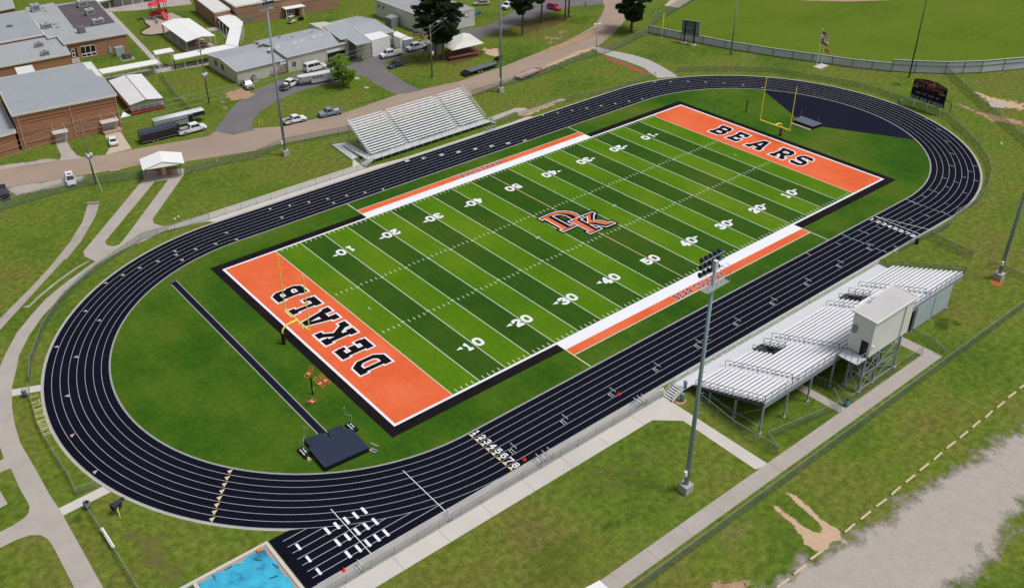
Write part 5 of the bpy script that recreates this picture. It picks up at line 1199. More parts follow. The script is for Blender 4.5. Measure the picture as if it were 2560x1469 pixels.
# ------------------------------------------------------------ field side odds and ends
def lounger(px, rz, label):
    t = thing('folding_frame', label, 'frame', px, rz, 'orange folding frames behind the goal post')
    m = solid()
    for s in (-.3, .3): m.bar((-.8, s, .06), (.25, s, .3), .06); m.bar((.25, s, .3), (.65, s, .85), .06); m.bar((.1, s, .26), (.3, s, 0), .05)
    for q in ((-.8, .06), (-.4, .15), (0, .24), (.25, .3), (.65, .85), (.45, .57)): m.bar((q[0], -.3, q[1]), (q[0], .3, q[1]), .06)
    m.build('tube_frame', ORN, t, local=True)
    m = solid(); m.cb((-.15, 0, .24), (.3, .5, .03)); m.build('sling', mat('sling_pink', (.70, .32, .30), .7), t, local=True)
lounger(G(vn(648, 268)), R_(25), 'orange folding frame beside the top of the black post'); lounger(G(vn(770, 390)), R_(110), 'orange folding frame nearer the black post of the close pair'); lounger(G(vn(835, 355)), R_(110), 'orange folding frame nearer the black border of the close pair'); lounger(G(vn(670, 620)), R_(200), 'orange folding frame lying below the black post')
def blackpost(p, h, label):
    t = thing('padded_post', label, 'post', p, 0, 'black posts on the end lawns'); m = solid(); m.tube([(0, 0, 0), (0, 0, h)], .11, 10); m.build('post', BLKP, t, local=True); m = solid(); m.tube([(.12, 0, h * .15), (.2, .1, h * .3), (.12, .05, h * .45)], .03, 5); m.build('rope', WHP, t, local=True)
blackpost(G(vn(690, 512)), HT(vn(690, 512), vn(667, 305)), 'black post with white rope behind the DEKALB end zone'); blackpost(G(vt(1285, 1365)), HT(vt(1285, 1365), vt(1302, 1215)), 'black post on the lawn behind the BEARS end zone')
# bear figure on a wooden prop
bg_ = Vector(G(vm(1460, 608))); t = thing('bear_statue', 'dark bear figure mounted on a wooden prop beside the track', 'statue', bg_)
dirb = Vector(G(vm(1510, 380), 1.0)) - Vector(G(vm(1350, 500), 1.0)); dirb.z = 0; dirb.normalize(); sdv = Vector((-dirb.y, dirb.x, 0)); zc = 1.15
c0 = Vector(G(vm(1360, 480), zc)) - bg_
def BP_(a, s, z): p = Vector((c0.x, c0.y, zc)) + dirb * a + sdv * s; return (p.x, p.y, zc + z)
me = bpy.data.meshes.new('bear'); 
def skinfig(name, verts, edges, radii, m_, parent, sub=2, root=0):
    me = bpy.data.meshes.new(name); me.from_pydata([tuple(v) for v in verts], edges, []); o = bpy.data.objects.new(name, me); COL.objects.link(o); o.parent = parent
    sk = o.modifiers.new('skin', 'SKIN'); sk.use_smooth_shade = True; sv = me.skin_vertices[0].data
    for i, r in enumerate(radii): sv[i].radius = (r, r) if not isinstance(r, tuple) else r; sv[i].use_root = (i == root)
    su = o.modifiers.new('sub', 'SUBSURF'); su.levels = sub; su.render_levels = sub
    dg = bpy.context.evaluated_depsgraph_get(); nm_ = bpy.data.meshes.new_from_object(o.evaluated_get(dg)); o.modifiers.clear(); o.data = nm_
    nm_.materials.clear(); nm_.materials.append(m_); nm_.polygons.foreach_set('use_smooth', [True] * len(nm_.polygons)); return o
vsb_ = [BP_(.0, 0, 0), BP_(.35, 0, .08), BP_(.8, 0, .06), BP_(1.15, 0, .08), BP_(1.45, 0, .12), BP_(1.75, 0, .05),
        BP_(.15, .18, -.3), BP_(.1, .2, -.6), BP_(.15, -.18, -.3), BP_(.25, -.2, -.6), BP_(.95, .18, -.3), BP_(1.1, .2, -.62), BP_(.95, -.18, -.3), BP_(.85, -.2, -.62), BP_(1.4, .14, .32), BP_(1.4, -.14, .32)]
skinfig('bear_figure', vsb_, [(0, 1), (1, 2), (2, 3), (3, 4), (4, 5), (0, 6), (6, 7), (0, 8), (8, 9), (3, 10), (10, 11), (3, 12), (12, 13), (4, 14), (4, 15)], [.32, .38, .33, .30, .21, .12, .18, .13, .18, .13, .16, .12, .16, .12, .06, .06], mat('bear_dark', (.03, .035, .05), .6), t, 1, 1)
m = solid(); q_ = Vector(BP_(.62, 0, -.2)); m.bar((0, 0, 0), q_, .11); m.bar(q_.lerp(Vector((0, 0, 0)), .45), BP_(.15, 0, -.3), .09); m.build('wood_prop', mat('prop_wood', (.55, .42, .22), .8), t, local=True)
# narrow white board
a, c = Vector(G(vm(1240, 762))), Vector(G(vm(1390, 1000))); t = thing('white_bench', 'narrow white bench seat along the bottom left fence', 'bench', (a + c) / 2); m = solid(); m.bar((a.x, a.y, .45), (c.x, c.y, .45), .35, .05); m.build('seat', WHP, t); m = solid(); [m.bar((*(a.lerp(c, f).xy), 0), (*(a.lerp(c, f).xy), .42), .06) for f in (.1, .5, .9)]; m.build('legs', GALV, t)
# ------------------------------------------------------------ buildings
BRK = bandmat('brick_wall', (.36, .165, .088), (.11, .032, .02), [(5.95, 6.15), (5.35, 5.5), (3.2, 3.32), (2.7, 2.82), (.95, 1.1)])
BRK2 = bandmat('brick_wall_low', (.38, .185, .105), (.12, .04, .026), [(3.75, 3.9)])
BRK3 = bandmat('brick_school', (.33, .19, .125), (.16, .07, .05), [(3.1, 3.25), (1.5, 1.6)])
RFG = ribmat('grey_roof', (.33, .35, .385), .5, 0, .10); RFG2 = ribmat('flat_roof', (.37, .385, .40), 1.2, .1, .05); RFL = mat('light_roof', (.66, .66, .65), .7, amt=.08, scale=.3)
MEMB = mat('dark_membrane', (.105, .09, .098), .8, amt=.35, scale=.35, fine=1.5, fa=.1)
WRF = mat('white_roof', (.80, .80, .80), .5, amt=.05, scale=.3); TRIMW = mat('trim_cream', (.66, .66, .61), .6)
SHED = ribmat('shed_wall', (.56, .535, .47), .35, 0, .10); SHEDG = ribmat('shed_roof', (.37, .385, .42), .5, 0, .06)
WALLW = ribmat('white_wall', (.66, .66, .64), .35, 0, .08)
DOORW = mat('door_white', (.6, .6, .58), .6); WFR = mat('window_frame', (.70, .69, .66), .6); MAROON = mat('maroon_trim', (.27, .02, .03), .6)
GLD = mat('black_glass', (.012, .013, .018), .15, spec=.5)
def inset(pts, d):
    c = [sum(p[k] for p in pts) / len(pts) for k in (0, 1)]; out = []
    n = len(pts); a = sum(pts[i][0] * pts[(i + 1) % n][1] - pts[(i + 1) % n][0] * pts[i][1] for i in range(n)); sg = 1 if a > 0 else -1
    for i in range(n):
        p0, p1, p2 = [Vector(pts[(i + k) % n][:2]) for k in (-1, 0, 1)]
        e1, e2 = (p1 - p0).normalized(), (p2 - p1).normalized(); n1, n2 = Vector((-e1.y, e1.x)) * sg, Vector((-e2.y, e2.x)) * sg
        m_ = (n1 + n2); m_ = m_ / max(.3, m_.length_squared) * 2 * .5 * 2 / 2 if False else m_.normalized() / max(.4, m_.normalized().dot(n1)); out.append(tuple(p1 + m_ * d))
    return out
def flatb(name, label, cat, roof, h, wall, roofm, trim=TRIMW, parapet=.0, parent=None, over=.25, th=.28):
    """roof outline taken at height h"""
    t = parent or thing(name, label, cat, (roof[0][0], roof[0][1], 0))
    m = solid(); m.prism(inset(roof, over), 0, h - th); m.build('wall', wall, t)
    m = solid(); m.prism(roof, h - th + .002, h); r = m.build('roof', roofm, t)
    m = solid(); n = len(roof)
    for i in range(n):
        a, c = roof[i], roof[(i + 1) % n]; m.bar((a[0], a[1], h - th / 2 + .02), (c[0], c[1], h - th / 2 + .02), .12, th + .12)
    m.build('roof_edge', trim, r); return t
def wpanel(name, v, A, B, pts, m_, parent, th=.06, d0=0.0):
    q = [Vector(W(v(*p), A, B)) for p in pts]; dv = Vector((B[0] - A[0], B[1] - A[1], 0)).normalized(); n = Vector((dv.y, -dv.x, 0))
    if n.dot(Vector(CAM_LOC) - Vector((A[0], A[1], 0))) < 0: n = -n
    m = solid(); m.panel([p + n * d0 for p in q], n, th); return m.build(name, m_, parent)
def GZ(v, z, *pts): return [G(v(*p), z) for p in pts]
def rooftop_unit(x, y, z, label, s=(1.6, 1.2, 1.0), rz=0., col=None):
    t = thing('rooftop_unit', label, 'air conditioner', (x, y, z), rz, 'air conditioning units on the school roofs'); m = solid(); m.cb((0, 0, s[2] / 2 + .12), s); m.build('casing', col or mat('unit_grey', (.42, .42, .42), .6, amt=.1), t, local=True)
    m = solid(); m.tube([(0, 0, s[2] + .12), (0, 0, s[2] + .2)], .38, 10); m.build('fan', DKST, t, local=True); m = solid(); m.cb((0, -s[1] / 2 - .01, s[2] * .55), (s[0] * .8, .03, s[2] * .6)); m.build('grille', mat('grille', (.16, .16, .17), .7), t, local=True)
    m = solid(); m.cb((0, 0, .06), (s[0] * 1.1, s[1] * 1.1, .12)); m.build('skid', DKST, t, local=True)

# school block
RA = GZ(v5, 4.7, (1155, 803), (2312, 603), (1745, 5), (1360, 48), (1000, 98), (970, 62), (465, 150), (805, 622), (862, 690), (1028, 656))
sc = flatb('school_building', 'brick school wing with pale and dark flat roofs at the top left', 'building', RA, 4.7, BRK2, RFG2)
m = solid(); m.slab(GZ(v5, 4.76, (1040, 110), (1352, 522), (1690, 482), (2095, 410), (1735, 12), (1365, 58)), .055); m.build('dark_roof', MEMB, sc)
A, B = G(v5(1480, 1130)), G(v5(2325, 930)); A = (-38.2, 143.95); B = (-25.4, 144.2)
ra, rb = inset(RA, .25)[0], inset(RA, .25)[1]; A, B = ra, rb
wf = wpanel('window', v5, A, B, ((1455, 850), (1720, 808), (1765, 1005), (1495, 1055)), WFR, sc, .08)
for q in (((1462, 860), (1538, 848), (1558, 965), (1482, 978)), ((1552, 846), (1632, 832), (1648, 948), (1568, 962)), ((1645, 830), (1718, 818), (1740, 930), (1662, 945)), ((1492, 1000), (1562, 988), (1570, 1022), (1500, 1034)), ((1582, 985), (1650, 972), (1660, 1008), (1588, 1020)), ((1672, 968), (1742, 955), (1752, 990), (1680, 1002))): wpanel('pane', v5, A, B, q, GLD, wf, .02, .085)
wpanel('entry_recess_shade', v5, A, B, ((1240, 900), (1395, 872), (1425, 1030), (1300, 1060)), mat('recess_shade', (.045, .025, .025), .8), sc, .03)  # flat panel; the shade of the recess is put into its colour
dr = wpanel('door', v5, A, B, ((1290, 900), (1355, 890), (1380, 1035), (1320, 1045)), WFR, sc, .05, .035)
for q in (((1308, 912), (1345, 905), (1352, 955), (1315, 962)), ((1318, 985), (1358, 978), (1368, 1015), (1328, 1022))): wpanel('pane', v5, A, B, q, GLD, dr, .02, .09)
wpanel('soldier_course', v5, A, B, ((1225, 868), (1762, 775), (1764, 790), (1228, 882)), mat('soldier', (.10, .03, .02), .8), sc, .03)
m = solid(); nst = 6; pa_, pb2, pc_, pd_ = G(v5(1300, 1060)), G(v5(1425, 1040)), G(v5(1470, 1140)), G(v5(1320, 1165))
for k in range(nst):
    f0, f1 = k / nst, (k + 1) / nst; l = lambda a, c, f: (a[0] + (c[0] - a[0]) * f, a[1] + (c[1] - a[1]) * f); m.prism([l(pa_, pd_, f0), l(pb2, pc_, f0), l(pb2, pc_, f1), l(pa_, pd_, f1)], 0, .9 - .15 * k)
m.build('entry_steps', CONG, sc)
cA = [Vector(W(v5(*p), A, B)) for p in ((1975, 680), (1990, 1000))]; m = solid(); m.tube([cA[0] - Vector((0, .2, 0)), cA[1] - Vector((0, .2, 0))], .06, 6); m.build('conduit', STEEL, sc)
g = G(v5(2215, 1015)); m = solid(); m.box(g[0] - 1.3, g[0] + .9, g[1] - .2, g[1] + 1.0, 0, 2.3); o = m.build('utility_cabinet', mat('cabinet_blue', (.33, .40, .46), .5, amt=.12)); tag(o, 'pale blue utility cabinet against the brick school wall', 'cabinet')
g = G(v5(2020, 985)); m = solid(); m.box(g[0] - .3, g[0] + .4, g[1], g[1] + .4, .2, 2.0); o = m.build('meter_box', mat('cabinet_blue', (.33, .40, .46), .5)); tag(o, 'narrow pale blue meter box left of the utility cabinet', 'meter box')
g = G(v6(10, 1090)); m = solid(); m.box(g[0] - 1.0, g[0] + 1.0, g[1], g[1] + 1.5, .1, 1.5); o = m.build('transformer_box', mat('transformer_dark', (.10, .10, .11), .6)); tag(o, 'dark square transformer box on the lawn by the utility cabinet', 'transformer'); 
m = solid(); m.box(g[0] - 1.6, g[0] + 1.6, g[1] - .5, g[1] + 2.2, 0, .1); o.location.z = 0; tag(m.build('transformer_pad', CONC), 'concrete pad under the dark transformer box', 'slab')
for k, (u, w_, s, lb) in enumerate(((650, 200, (2.2, 1.8, 1.9), 'tall grey unit on the pale roof strip, upper left'), (850, 505, (2.6, 1.6, 1.2), 'wide grey unit in the middle of the pale roof strip'), (1505, 120, (2.6, 2.0, 1.6), 'square unit at the back of the dark roof'), (1640, 270, (2.2, 1.8, 1.5), 'second unit on the dark roof, behind the wide one'), (1790, 430, (3.0, 1.3, 1.2), 'wide pale unit at the front of the dark roof'), (1490, 590, (1.7, 1.5, 1.6), 'dark unit standing on the pale front roof'))):
    g = G(v5(u, w_), 4.8); rooftop_unit(g[0], g[1], 4.8 if k in (2, 3, 4) else 4.72, lb, s, .05, mat('unit_dark', (.20, .19, .20), .6) if k == 5 else None)
t = thing('roof_skylights', 'four dark round roof domes in two pairs beside the grey units', 'roof dome', (*G(v5(780, 155), 4.7)[:2], 4.7))
for u, w_ in ((780, 155), (820, 208), (1005, 447), (1052, 505)): g = G(v5(u, w_), 4.7); m = solid(); m.tube([(g[0] - .0, g[1], 4.71), (g[0], g[1], 4.95)], [.62, .5], 12); m.build('dome', mat('dome_grey', (.24, .25, .26), .4), t)
RB = GZ(v5, 4.1, (1165, 800), (1282, 978), (0, 1218), (-500, 1310), (-500, 880), (0, 775), (800, 638), (862, 702), (1020, 666))
s2 = flatb('school_annex', 'brick school annex with pale flat roof and two small roof units', 'building', RB, 4.1, BRK2, RFG2)
for u, w_, lb in ((715, 850, 'small slatted unit on the annex roof, upper one'), (825, 1005, 'small slatted unit on the annex roof, lower one')): g = G(v5(u, w_), 4.1); rooftop_unit(g[0], g[1], 4.11, lb, (2.0, 1.0, 1.0), .05, mat('unit_slat', (.36, .36, .35), .6))
RC = GZ(v5, 4.9, (-500, 860), (0, 772), (802, 625), (468, 190), (0, 272), (-500, 360))
s3 = flatb('school_hall', 'low pale roofed school hall with a ribbed grey roof at the left edge', 'building', RC, 4.9, BRK2, RFG)
g = G(v5(175, 480), 4.95); m = solid(); m.tube([(g[0], g[1], 4.91), (g[0], g[1], 5.15)], [.9, .7], 12); o = m.build('roof_vent', DKST); tag(o, 'dark oval vent in the middle of the school hall roof', 'vent')
RD = GZ(v5, 4.5, (-300, 250), (0, 190), (270, 135), (200, -40), (0, -200), (-300, -100)); flatb('school_wing', 'pale flat roofed school wing in the top left corner', 'building', RD, 4.5, BRK2, RFG2)
# gym
RG = GZ(v1, 7.7, (105, 1053), (1062, 863), (828, 563), (755, 573), (0, 712), (-60, 722))
gy = flatb('gymnasium', 'tall brick gymnasium with a large grey ribbed roof beside the road', 'building', RG, 7.7, BRK, RFG)
m = solid(); m.slab(GZ(v1, 7.76, (752, 572), (826, 566), (935, 700), (880, 690), (828, 632), (800, 634)), .05); m.build('pale_roof_patch', RFL, gy)
gi = inset(RG, .25); A, B = gi[0], gi[1]
for u0, w0, u1, w1 in ((150, 1050, 240, 1372), (622, 952, 697, 1262), (1042, 868, 1110, 1178)):
    a, c = W(v1(u0, w0), A, B), W(v1(u1, w1), A, B); m = solid(); m.tube([(a[0], a[1] - .12, 7.4), (a[0], a[1] - .12, .1)], .07, 6); m.build('downpipe', mat('pipe_pale', (.58, .47, .42), .6), gy)
for (q, qr, lab) in ((((495, 1190), (605, 1180), (618, 1275), (508, 1295)), ((465, 1205), (600, 1165), (622, 1195), (480, 1232)), 'l'), (((925, 1095), (1058, 1075), (1068, 1180), (940, 1215)), ((900, 1105), (1060, 1070), (1082, 1102), (915, 1140)), 'r')):
    wpanel('door', v1, A, B, q, mat('door_grey', (.46, .42, .39), .7), gy, .06)
    z = 2.6; dd = [W(v1(*p), A, B) for p in (qr[0], qr[1])]; z = (dd[0][2] + dd[1][2]) / 2; m = solid(); m.slab([(dd[0][0], dd[0][1] - .02, z + .1), (dd[1][0], dd[1][1] - .02, z + .1), (dd[1][0], dd[1][1] - 1.5, z - .15), (dd[0][0], dd[0][1] - 1.5, z - .15)], .12); cn = m.build('canopy', mat('canopy_pale', (.52, .53, .50), .6), gy)
    m = solid(); [m.bar((x, dd[0][1] - .05, z + 1.7), (x, dd[0][1] - 1.3, z - .02), .05) for x in (dd[0][0] + .4, dd[1][0] - .4)]; m.build('tie_rod', mat('pipe_pale', (.58, .47, .42), .6), cn)
m = solid(); a_, c_ = Vector(W(v1(928, 1215), A, B)), Vector(W(v1(1095, 1185), A, B)); m.box(a_.x, c_.x, a_.y - 2.0, a_.y - .3, 0, .55); m.build('door_landing', mat('landing_tan', (.42, .31, .23), .85), gy)
RE = GZ(v1, 4.6, (0, 922), (145, 1200), (0, 1238), (-350, 1320), (-350, 1000)); flatb('gym_lean_to', 'lower grey roofed lean-to at the left edge beside the gymnasium', 'building', RE, 4.6, BRK, RFG)
# white canopy behind gym
RF = GZ(v5, 3.6, (270, 1240), (580, 1188), (640, 1302), (330, 1365)); t = flatb('entry_canopy', 'flat cream entry canopy between the annex and the gymnasium', 'canopy', RF, 3.6, BRK2, RFL, over=.6)
# red trimmed portable
ez, rz_ = 2.45, 3.2
el = GZ(v1, ez, (988, 735), (1182, 962)); er = GZ(v1, ez, (1287, 673), (1488, 897)); rd = GZ(v1, rz_, (1138, 684), (1330, 908))
t = thing('portable_building', 'low shed with white metal roof and maroon lower walls', 'shed', (el[1][0], el[1][1], 0))
m = solid(); m.prism(inset([el[0], el[1], er[1], er[0]], .15), 0, 1.0); m.build('maroon_wall', MAROON, t)
m = solid(); m.prism(inset([el[0], el[1], er[1], er[0]], .2), 1.0, ez - .02); m.build('pale_wall', mat('pale_siding', (.52, .53, .55), .6), t)
m = MB(); m.slab([el[0], el[1], rd[1], rd[0]], .08); m.slab([rd[0], rd[1], er[1], er[0]], .08); m.build('roof', ribmat('portable_roof', (.70, .70, .71), .5, 0, .04), t)
m = solid(); m.add([(el[1][0], el[1][1] + .2, ez - .1), (er[1][0], er[1][1] + .2, ez - .1), (rd[1][0], rd[1][1] + .2, rz_ - .1), (el[1][0], el[1][1] + .3, ez - .1), (er[1][0], er[1][1] + .3, ez - .1), (rd[1][0], rd[1][1] + .3, rz_ - .1)], [(0, 1, 2), (5, 4, 3), (0, 3, 4, 1), (1, 4, 5, 2), (2, 5, 3, 0)]); m.build('gable', mat('pale_siding', (.52, .53, .55), .6), t)
m = solid(); m.bar(rd[0], rd[1], .14, .1); m.bar(el[1], rd[1], .1, .12); m.bar(rd[1], er[1], .1, .12); m.build('ridge_trim', MAROON, t)
ii = inset([el[0], el[1], er[1], er[0]], .2); A, B = ii[1], ii[2]
for k in range(4):
    u = 1205 + k * 68; w_ = 985 - k * 13; wpanel('window', v1, A, B, ((u, w_ - 2), (u + 58, w_ - 14), (u + 60, w_ + 28), (u + 3, w_ + 42)), mat('hazy_glass', (.22, .24, .27), .3), t, .04)
g = G(v1(1150, 1060)); m = solid(); m.add([(g[0] - 1.3, g[1], 0), (g[0] + 1.0, g[1] - .2, 0), (g[0] + .6, g[1] + 1.6, .05), (g[0] - .1, g[1] + 1.2, .8)], [(0, 1, 3), (1, 2, 3), (2, 0, 3), (0, 2, 1)]); tag(m.build('crumpled_sheet', WHP), 'crumpled white sheet heaped against the maroon shed corner', 'sheet')
g = G(v1(1625, 915)); m = solid(); m.bar((g[0] - .9, g[1] + 1.3, .3), (g[0] + .9, g[1] - 1.3, .3), .08); m.bar((g[0] - .2, g[1] + 1.6, .3), (g[0] + 1.6, g[1] - 1.0, .3), .08); [m.bar((g[0] - .9 + 1.8 * f, g[1] + 1.3 - 2.6 * f, .3), (g[0] - .2 + 1.8 * f, g[1] + 1.6 - 2.6 * f, .3), .06) for f in (0, .33, .66, 1)]; tag(m.build('metal_rack', CREAM), 'small pale ladder-like rack lying on grass right of the maroon shed', 'rack')

# covered walkways
def covered(name, label, v, roof, z, legs_, wall=None):
    r = GZ(v, z, *roof); t = thing(name, label, 'covered walkway', (r[0][0], r[0][1], 0), 0, 'white covered walkways of the school'); m = solid(); m.slab([(p[0], p[1], z) for p in r], .22); m.build('roof', WRF, t)
    for q in legs_: g = G(v(*q)); m = solid(); m.bar((g[0], g[1], 0), (g[0], g[1], z - .24), .14); m.build('leg', WHP, t)
covered('covered_walkway', 'long white walkway roof left of the raised walkway arch', v1, ((893, 632), (1425, 538), (1445, 575), (930, 672)), 2.8, ((1020, 715), (1150, 690), (1288, 668), (1422, 668), (1395, 640), (1270, 655)))
covered('covered_walkway', 'raised white walkway arch with tall sides', v1, ((1393, 463), (1553, 435), (1585, 465), (1412, 497)), 4.2, ((1465, 660), (1600, 635), (1410, 640), (1575, 600)))
covered('covered_walkway', 'long white walkway roof right of the raised walkway arch', v1, ((1578, 500), (2060, 405), (2180, 425), (2110, 440), (1900, 485), (1592, 545)), 2.8, ((1600, 635), (1688, 618), (1805, 595), (1660, 590), (1770, 568), (1880, 545)))
covered('covered_walkway', 'white walkway roof slanting up between the pavilion and the long shed', v6, ((1850, 515), (2072, 495), (2000, 850), (1770, 815)), 2.8, ((2115, 645), (2098, 690), (2080, 740), (2060, 800), (1810, 700)))
covered('covered_walkway', 'wide white walkway roof joining the brick school corner', v6, ((1590, 290), (1870, 240), (1960, 300), (2095, 405), (2070, 500), (1850, 515)), 2.8, ((1680, 550), (1745, 605), (1810, 640), (2110, 600)))
covered('covered_walkway', 'long white walkway roof along the top edge', v1, ((862, 20), (1010, -5), (1300, -55), (1760, -120), (1700, -190), (860, -40)), 2.8, ((1010, 105), (1127, 85), (1220, 78), (1303, 65), (1402, 50), (1493, 38), (1600, 15)))
# grey pavilion hut between legs at top
RH = GZ(v5, 3.0, (2030, -60), (2600, -130), (2700, -330), (2030, -260)); flatb('school_block', 'grey walled block behind the top walkway', 'building', RH, 3.0, mat('hut_grey', (.36, .36, .36), .7), RFL)
# open pavilion
z = 3.3; r = GZ(v6, z, (602, 432), (840, 368), (1112, 335), (1588, 655), (1330, 690), (1062, 765)); t = thing('pavilion', 'open pavilion with white metal roof over red tables', 'pavilion', (r[5][0], r[5][1], 0))
m = MB(); c1, c2 = (r[1][0], r[1][1], z + .35), (r[4][0], r[4][1], z + .35); m.slab([r[0], r[5], c2, c1], .15); m.slab([c1, c2, r[3], r[2]], .15); m.build('roof', WRF, t)
for q in ((1090, 945), (935, 855), (795, 750), (660, 645), (1605, 838), (1500, 760), (1370, 700), (1250, 640)): g = G(v6(*q)); m = solid(); m.bar((g[0], g[1], 0), (g[0], g[1], z - .1), .28); m.build('column', mat('column_grey', (.50, .50, .47), .7), t)
for k, (u, w_) in enumerate(((1150, 820), (1330, 860), (1400, 790), (1210, 770))):
    g = G(v6(u, w_)); tt = thing('picnic_table', 'red picnic table under the pavilion, ' + ('nearest the left column', 'front right', 'back right', 'middle back')[k], 'table', g, R_(35 if k % 2 else -30), 'red picnic tables'); m = solid(); m.cb((0, 0, .75), (2.2, .8, .06)); m.build('table_top', mat('table_red', (.45, .12, .07), .6), tt, local=True); m = solid(); m.cb((0, .75, .45), (2.2, .28, .05)); m.cb((0, -.75, .45), (2.2, .28, .05)); m.build('bench', mat('table_red', (.45, .12, .07), .6), tt, local=True); m = solid(); [m.bar((x, -.7, 0), (x, .3, .72), .06) for x in (-.8, .8)]; [m.bar((x, .7, 0), (x, -.3, .72), .06) for x in (-.8, .8)]; m.build('legs', DKST, tt, local=True)
# playground
g = G(v6(600, 340)); t = thing('play_structure', 'red and yellow climbing frame with two red canopy roofs', 'climbing frame', g)
PR, PY, PM = mat('play_red', (.66, .04, .07), .45), mat('play_yellow', (.75, .42, .02), .45), mat('play_maroon', (.20, .01, .03), .5)
for (u, w_, top) in ((505, 345, 5.0), (655, 320, 5.6)):
    c = Vector(G(v6(u, w_))) - Vector(g); m = solid()
    for s in (-1, 1):
        for q in (-1, 1): m.bar((c.x + s * .9, c.y + q * .9, 0), (c.x + s * .9, c.y + q * .9, top - .8), .14)
    m.build('tower_post', PM, t, local=True)
    m = solid(); m.tube([(c.x, c.y, top - .9), (c.x, c.y, top - .3), (c.x, c.y, top)], [1.7, 1.1, .1], 8); m.build('canopy', PR, t, local=True); m = solid(); m.cb((c.x, c.y, 1.6), (1.8, 1.8, .1)); m.cb((c.x, c.y - .9, 2.1), (1.8, .08, .8)); m.build('deck', PM, t, local=True)
c = Vector(G(v6(600, 330))) - Vector(g); m = solid(); m.cb((c.x, c.y, 2.4), (.5, 1.0, 3.0)); m.build('yellow_panel', PY, t, local=True)
c2 = Vector(G(v6(700, 375))) - Vector(g); c1 = Vector(G(v6(640, 330))) - Vector(g); m = solid(); m.bar((c2.x, c2.y, .35), (c1.x, c1.y, 2.2), 1.0, .25); m.bar((c2.x - .5, c2.y, .55), (c1.x - .5, c1.y, 2.4), .1, .4); m.bar((c2.x + .5, c2.y, .55), (c1.x + .5, c1.y, 2.4), .1, .4); m.build('slide', PR, t, local=True)
m = solid(); m.tube([(c.x - 3.0, c.y + .5, 1.4), (c.x, c.y, 1.6)], .6, 10); m.build('crawl_tube', PR, t, local=True)
for u, w_, col, lb in ((500, 380, (.10, .30, .20), 'green spring rider'), (528, 440, (.10, .07, .25), 'purple spring rider')): g = G(v6(u, w_)); tt = thing('spring_rider', lb + ' on the playground sand', 'play rider', g); m = solid(); m.tube([(-.6, 0, .55), (0, 0, .75), (.6, 0, .6)], [.12, .22, .10], 8); m.build('rider_body', mat('rider_' + lb[:4], col, .5), tt, local=True); m = solid(); m.tube([(0, 0, 0), (0, 0, .6)], .13, 8); m.build('spring', DKST, tt, local=True)
g = G(v6(310, 400)); 
m = MB(); bp = P(v6, (170, 380), (250, 345), (300, 380), (310, 430), (400, 498), (290, 545), (232, 595), (262, 640), (420, 655), (640, 622)); m2 = solid()
for a, c in zip(bp, bp[1:]): m2.bar((a[0], a[1], .12), (c[0], c[1], .12), .22, .3)
tag(m2.build('playground_border', BLKP), 'black plastic border round the playground sand', 'border')
# brick school at the top
z = 5.4; r = GZ(v2, z, (320, 62), (1042, -58), (1250, -100), (1250, -400), (-180, -400), (150, -48)); sc4 = flatb('brick_school', 'large tan brick school with pale flat roof at the top edge', 'building', r, z, BRK3, RFL, mat('cream_edge', (.68, .67, .62), .6), over=.1)
ii = inset(r, .1); A, B = ii[0], ii[1]
wpanel('vent_panel', v2, A, B, ((430, 160), (482, 152), (486, 198), (434, 208)), mat('vent_green', (.20, .22, .18), .6), sc4, .05); wpanel('vent_panel', v2, A, B, ((375, 172), (412, 166), (416, 212), (380, 222)), mat('vent_green', (.20, .22, .18), .6), sc4, .05)
df = wpanel('glazed_entry', v2, A, B, ((768, 108), (900, 84), (905, 158), (775, 182)), GLD, sc4, .05)
for q in (((780, 110), (792, 108), (800, 178), (788, 180)), ((800, 104), (860, 94), (864, 160), (806, 170))): wpanel('door_frame', v2, A, B, q, WFR, df, .04, .055)
for q in (((808, 108), (828, 104), (830, 124), (810, 128)), ((836, 102), (856, 99), (858, 119), (838, 122)), ((812, 138), (832, 134), (834, 158), (814, 162)), ((839, 132), (858, 129), (860, 150), (841, 155))): wpanel('pane', v2, A, B, q, GLD, df, .02, .10)
a_, c_ = W(v2(745, 95), A, B), W(v2(925, 62), A, B); m = solid(); zc_ = 3.0; m.slab([(a_[0], a_[1], zc_), (c_[0], c_[1], zc_), (c_[0], c_[1] - 2.4, zc_ - .1), (a_[0], a_[1] - 2.4, zc_ - .1)], .15); m.build('canopy', WRF, sc4)
m = solid(); [m.bar((x, a_[1] - 2.2, 0), (x, a_[1] - 2.2, zc_ - .2), .14) for x in (a_[0] + .2, c_[0] - .3)]; m.build('canopy_post', WHP, sc4)
r = GZ(v6, 4.3, (1560, 230), (1862, 168), (1580, -40), (1180, -60)); lw = flatb('school_low_wing', 'lower tan brick wing with white roof left of the large school', 'building', r, 4.3, BRK3, RFL, mat('cream_edge', (.68, .67, .62), .6), over=.1)
ii = inset(r, .1); A, B = ii[0], ii[3]; wpanel('window', v6, A, B, ((1518, 285), (1545, 300), (1570, 395), (1545, 385)), GLD, lw, .05)

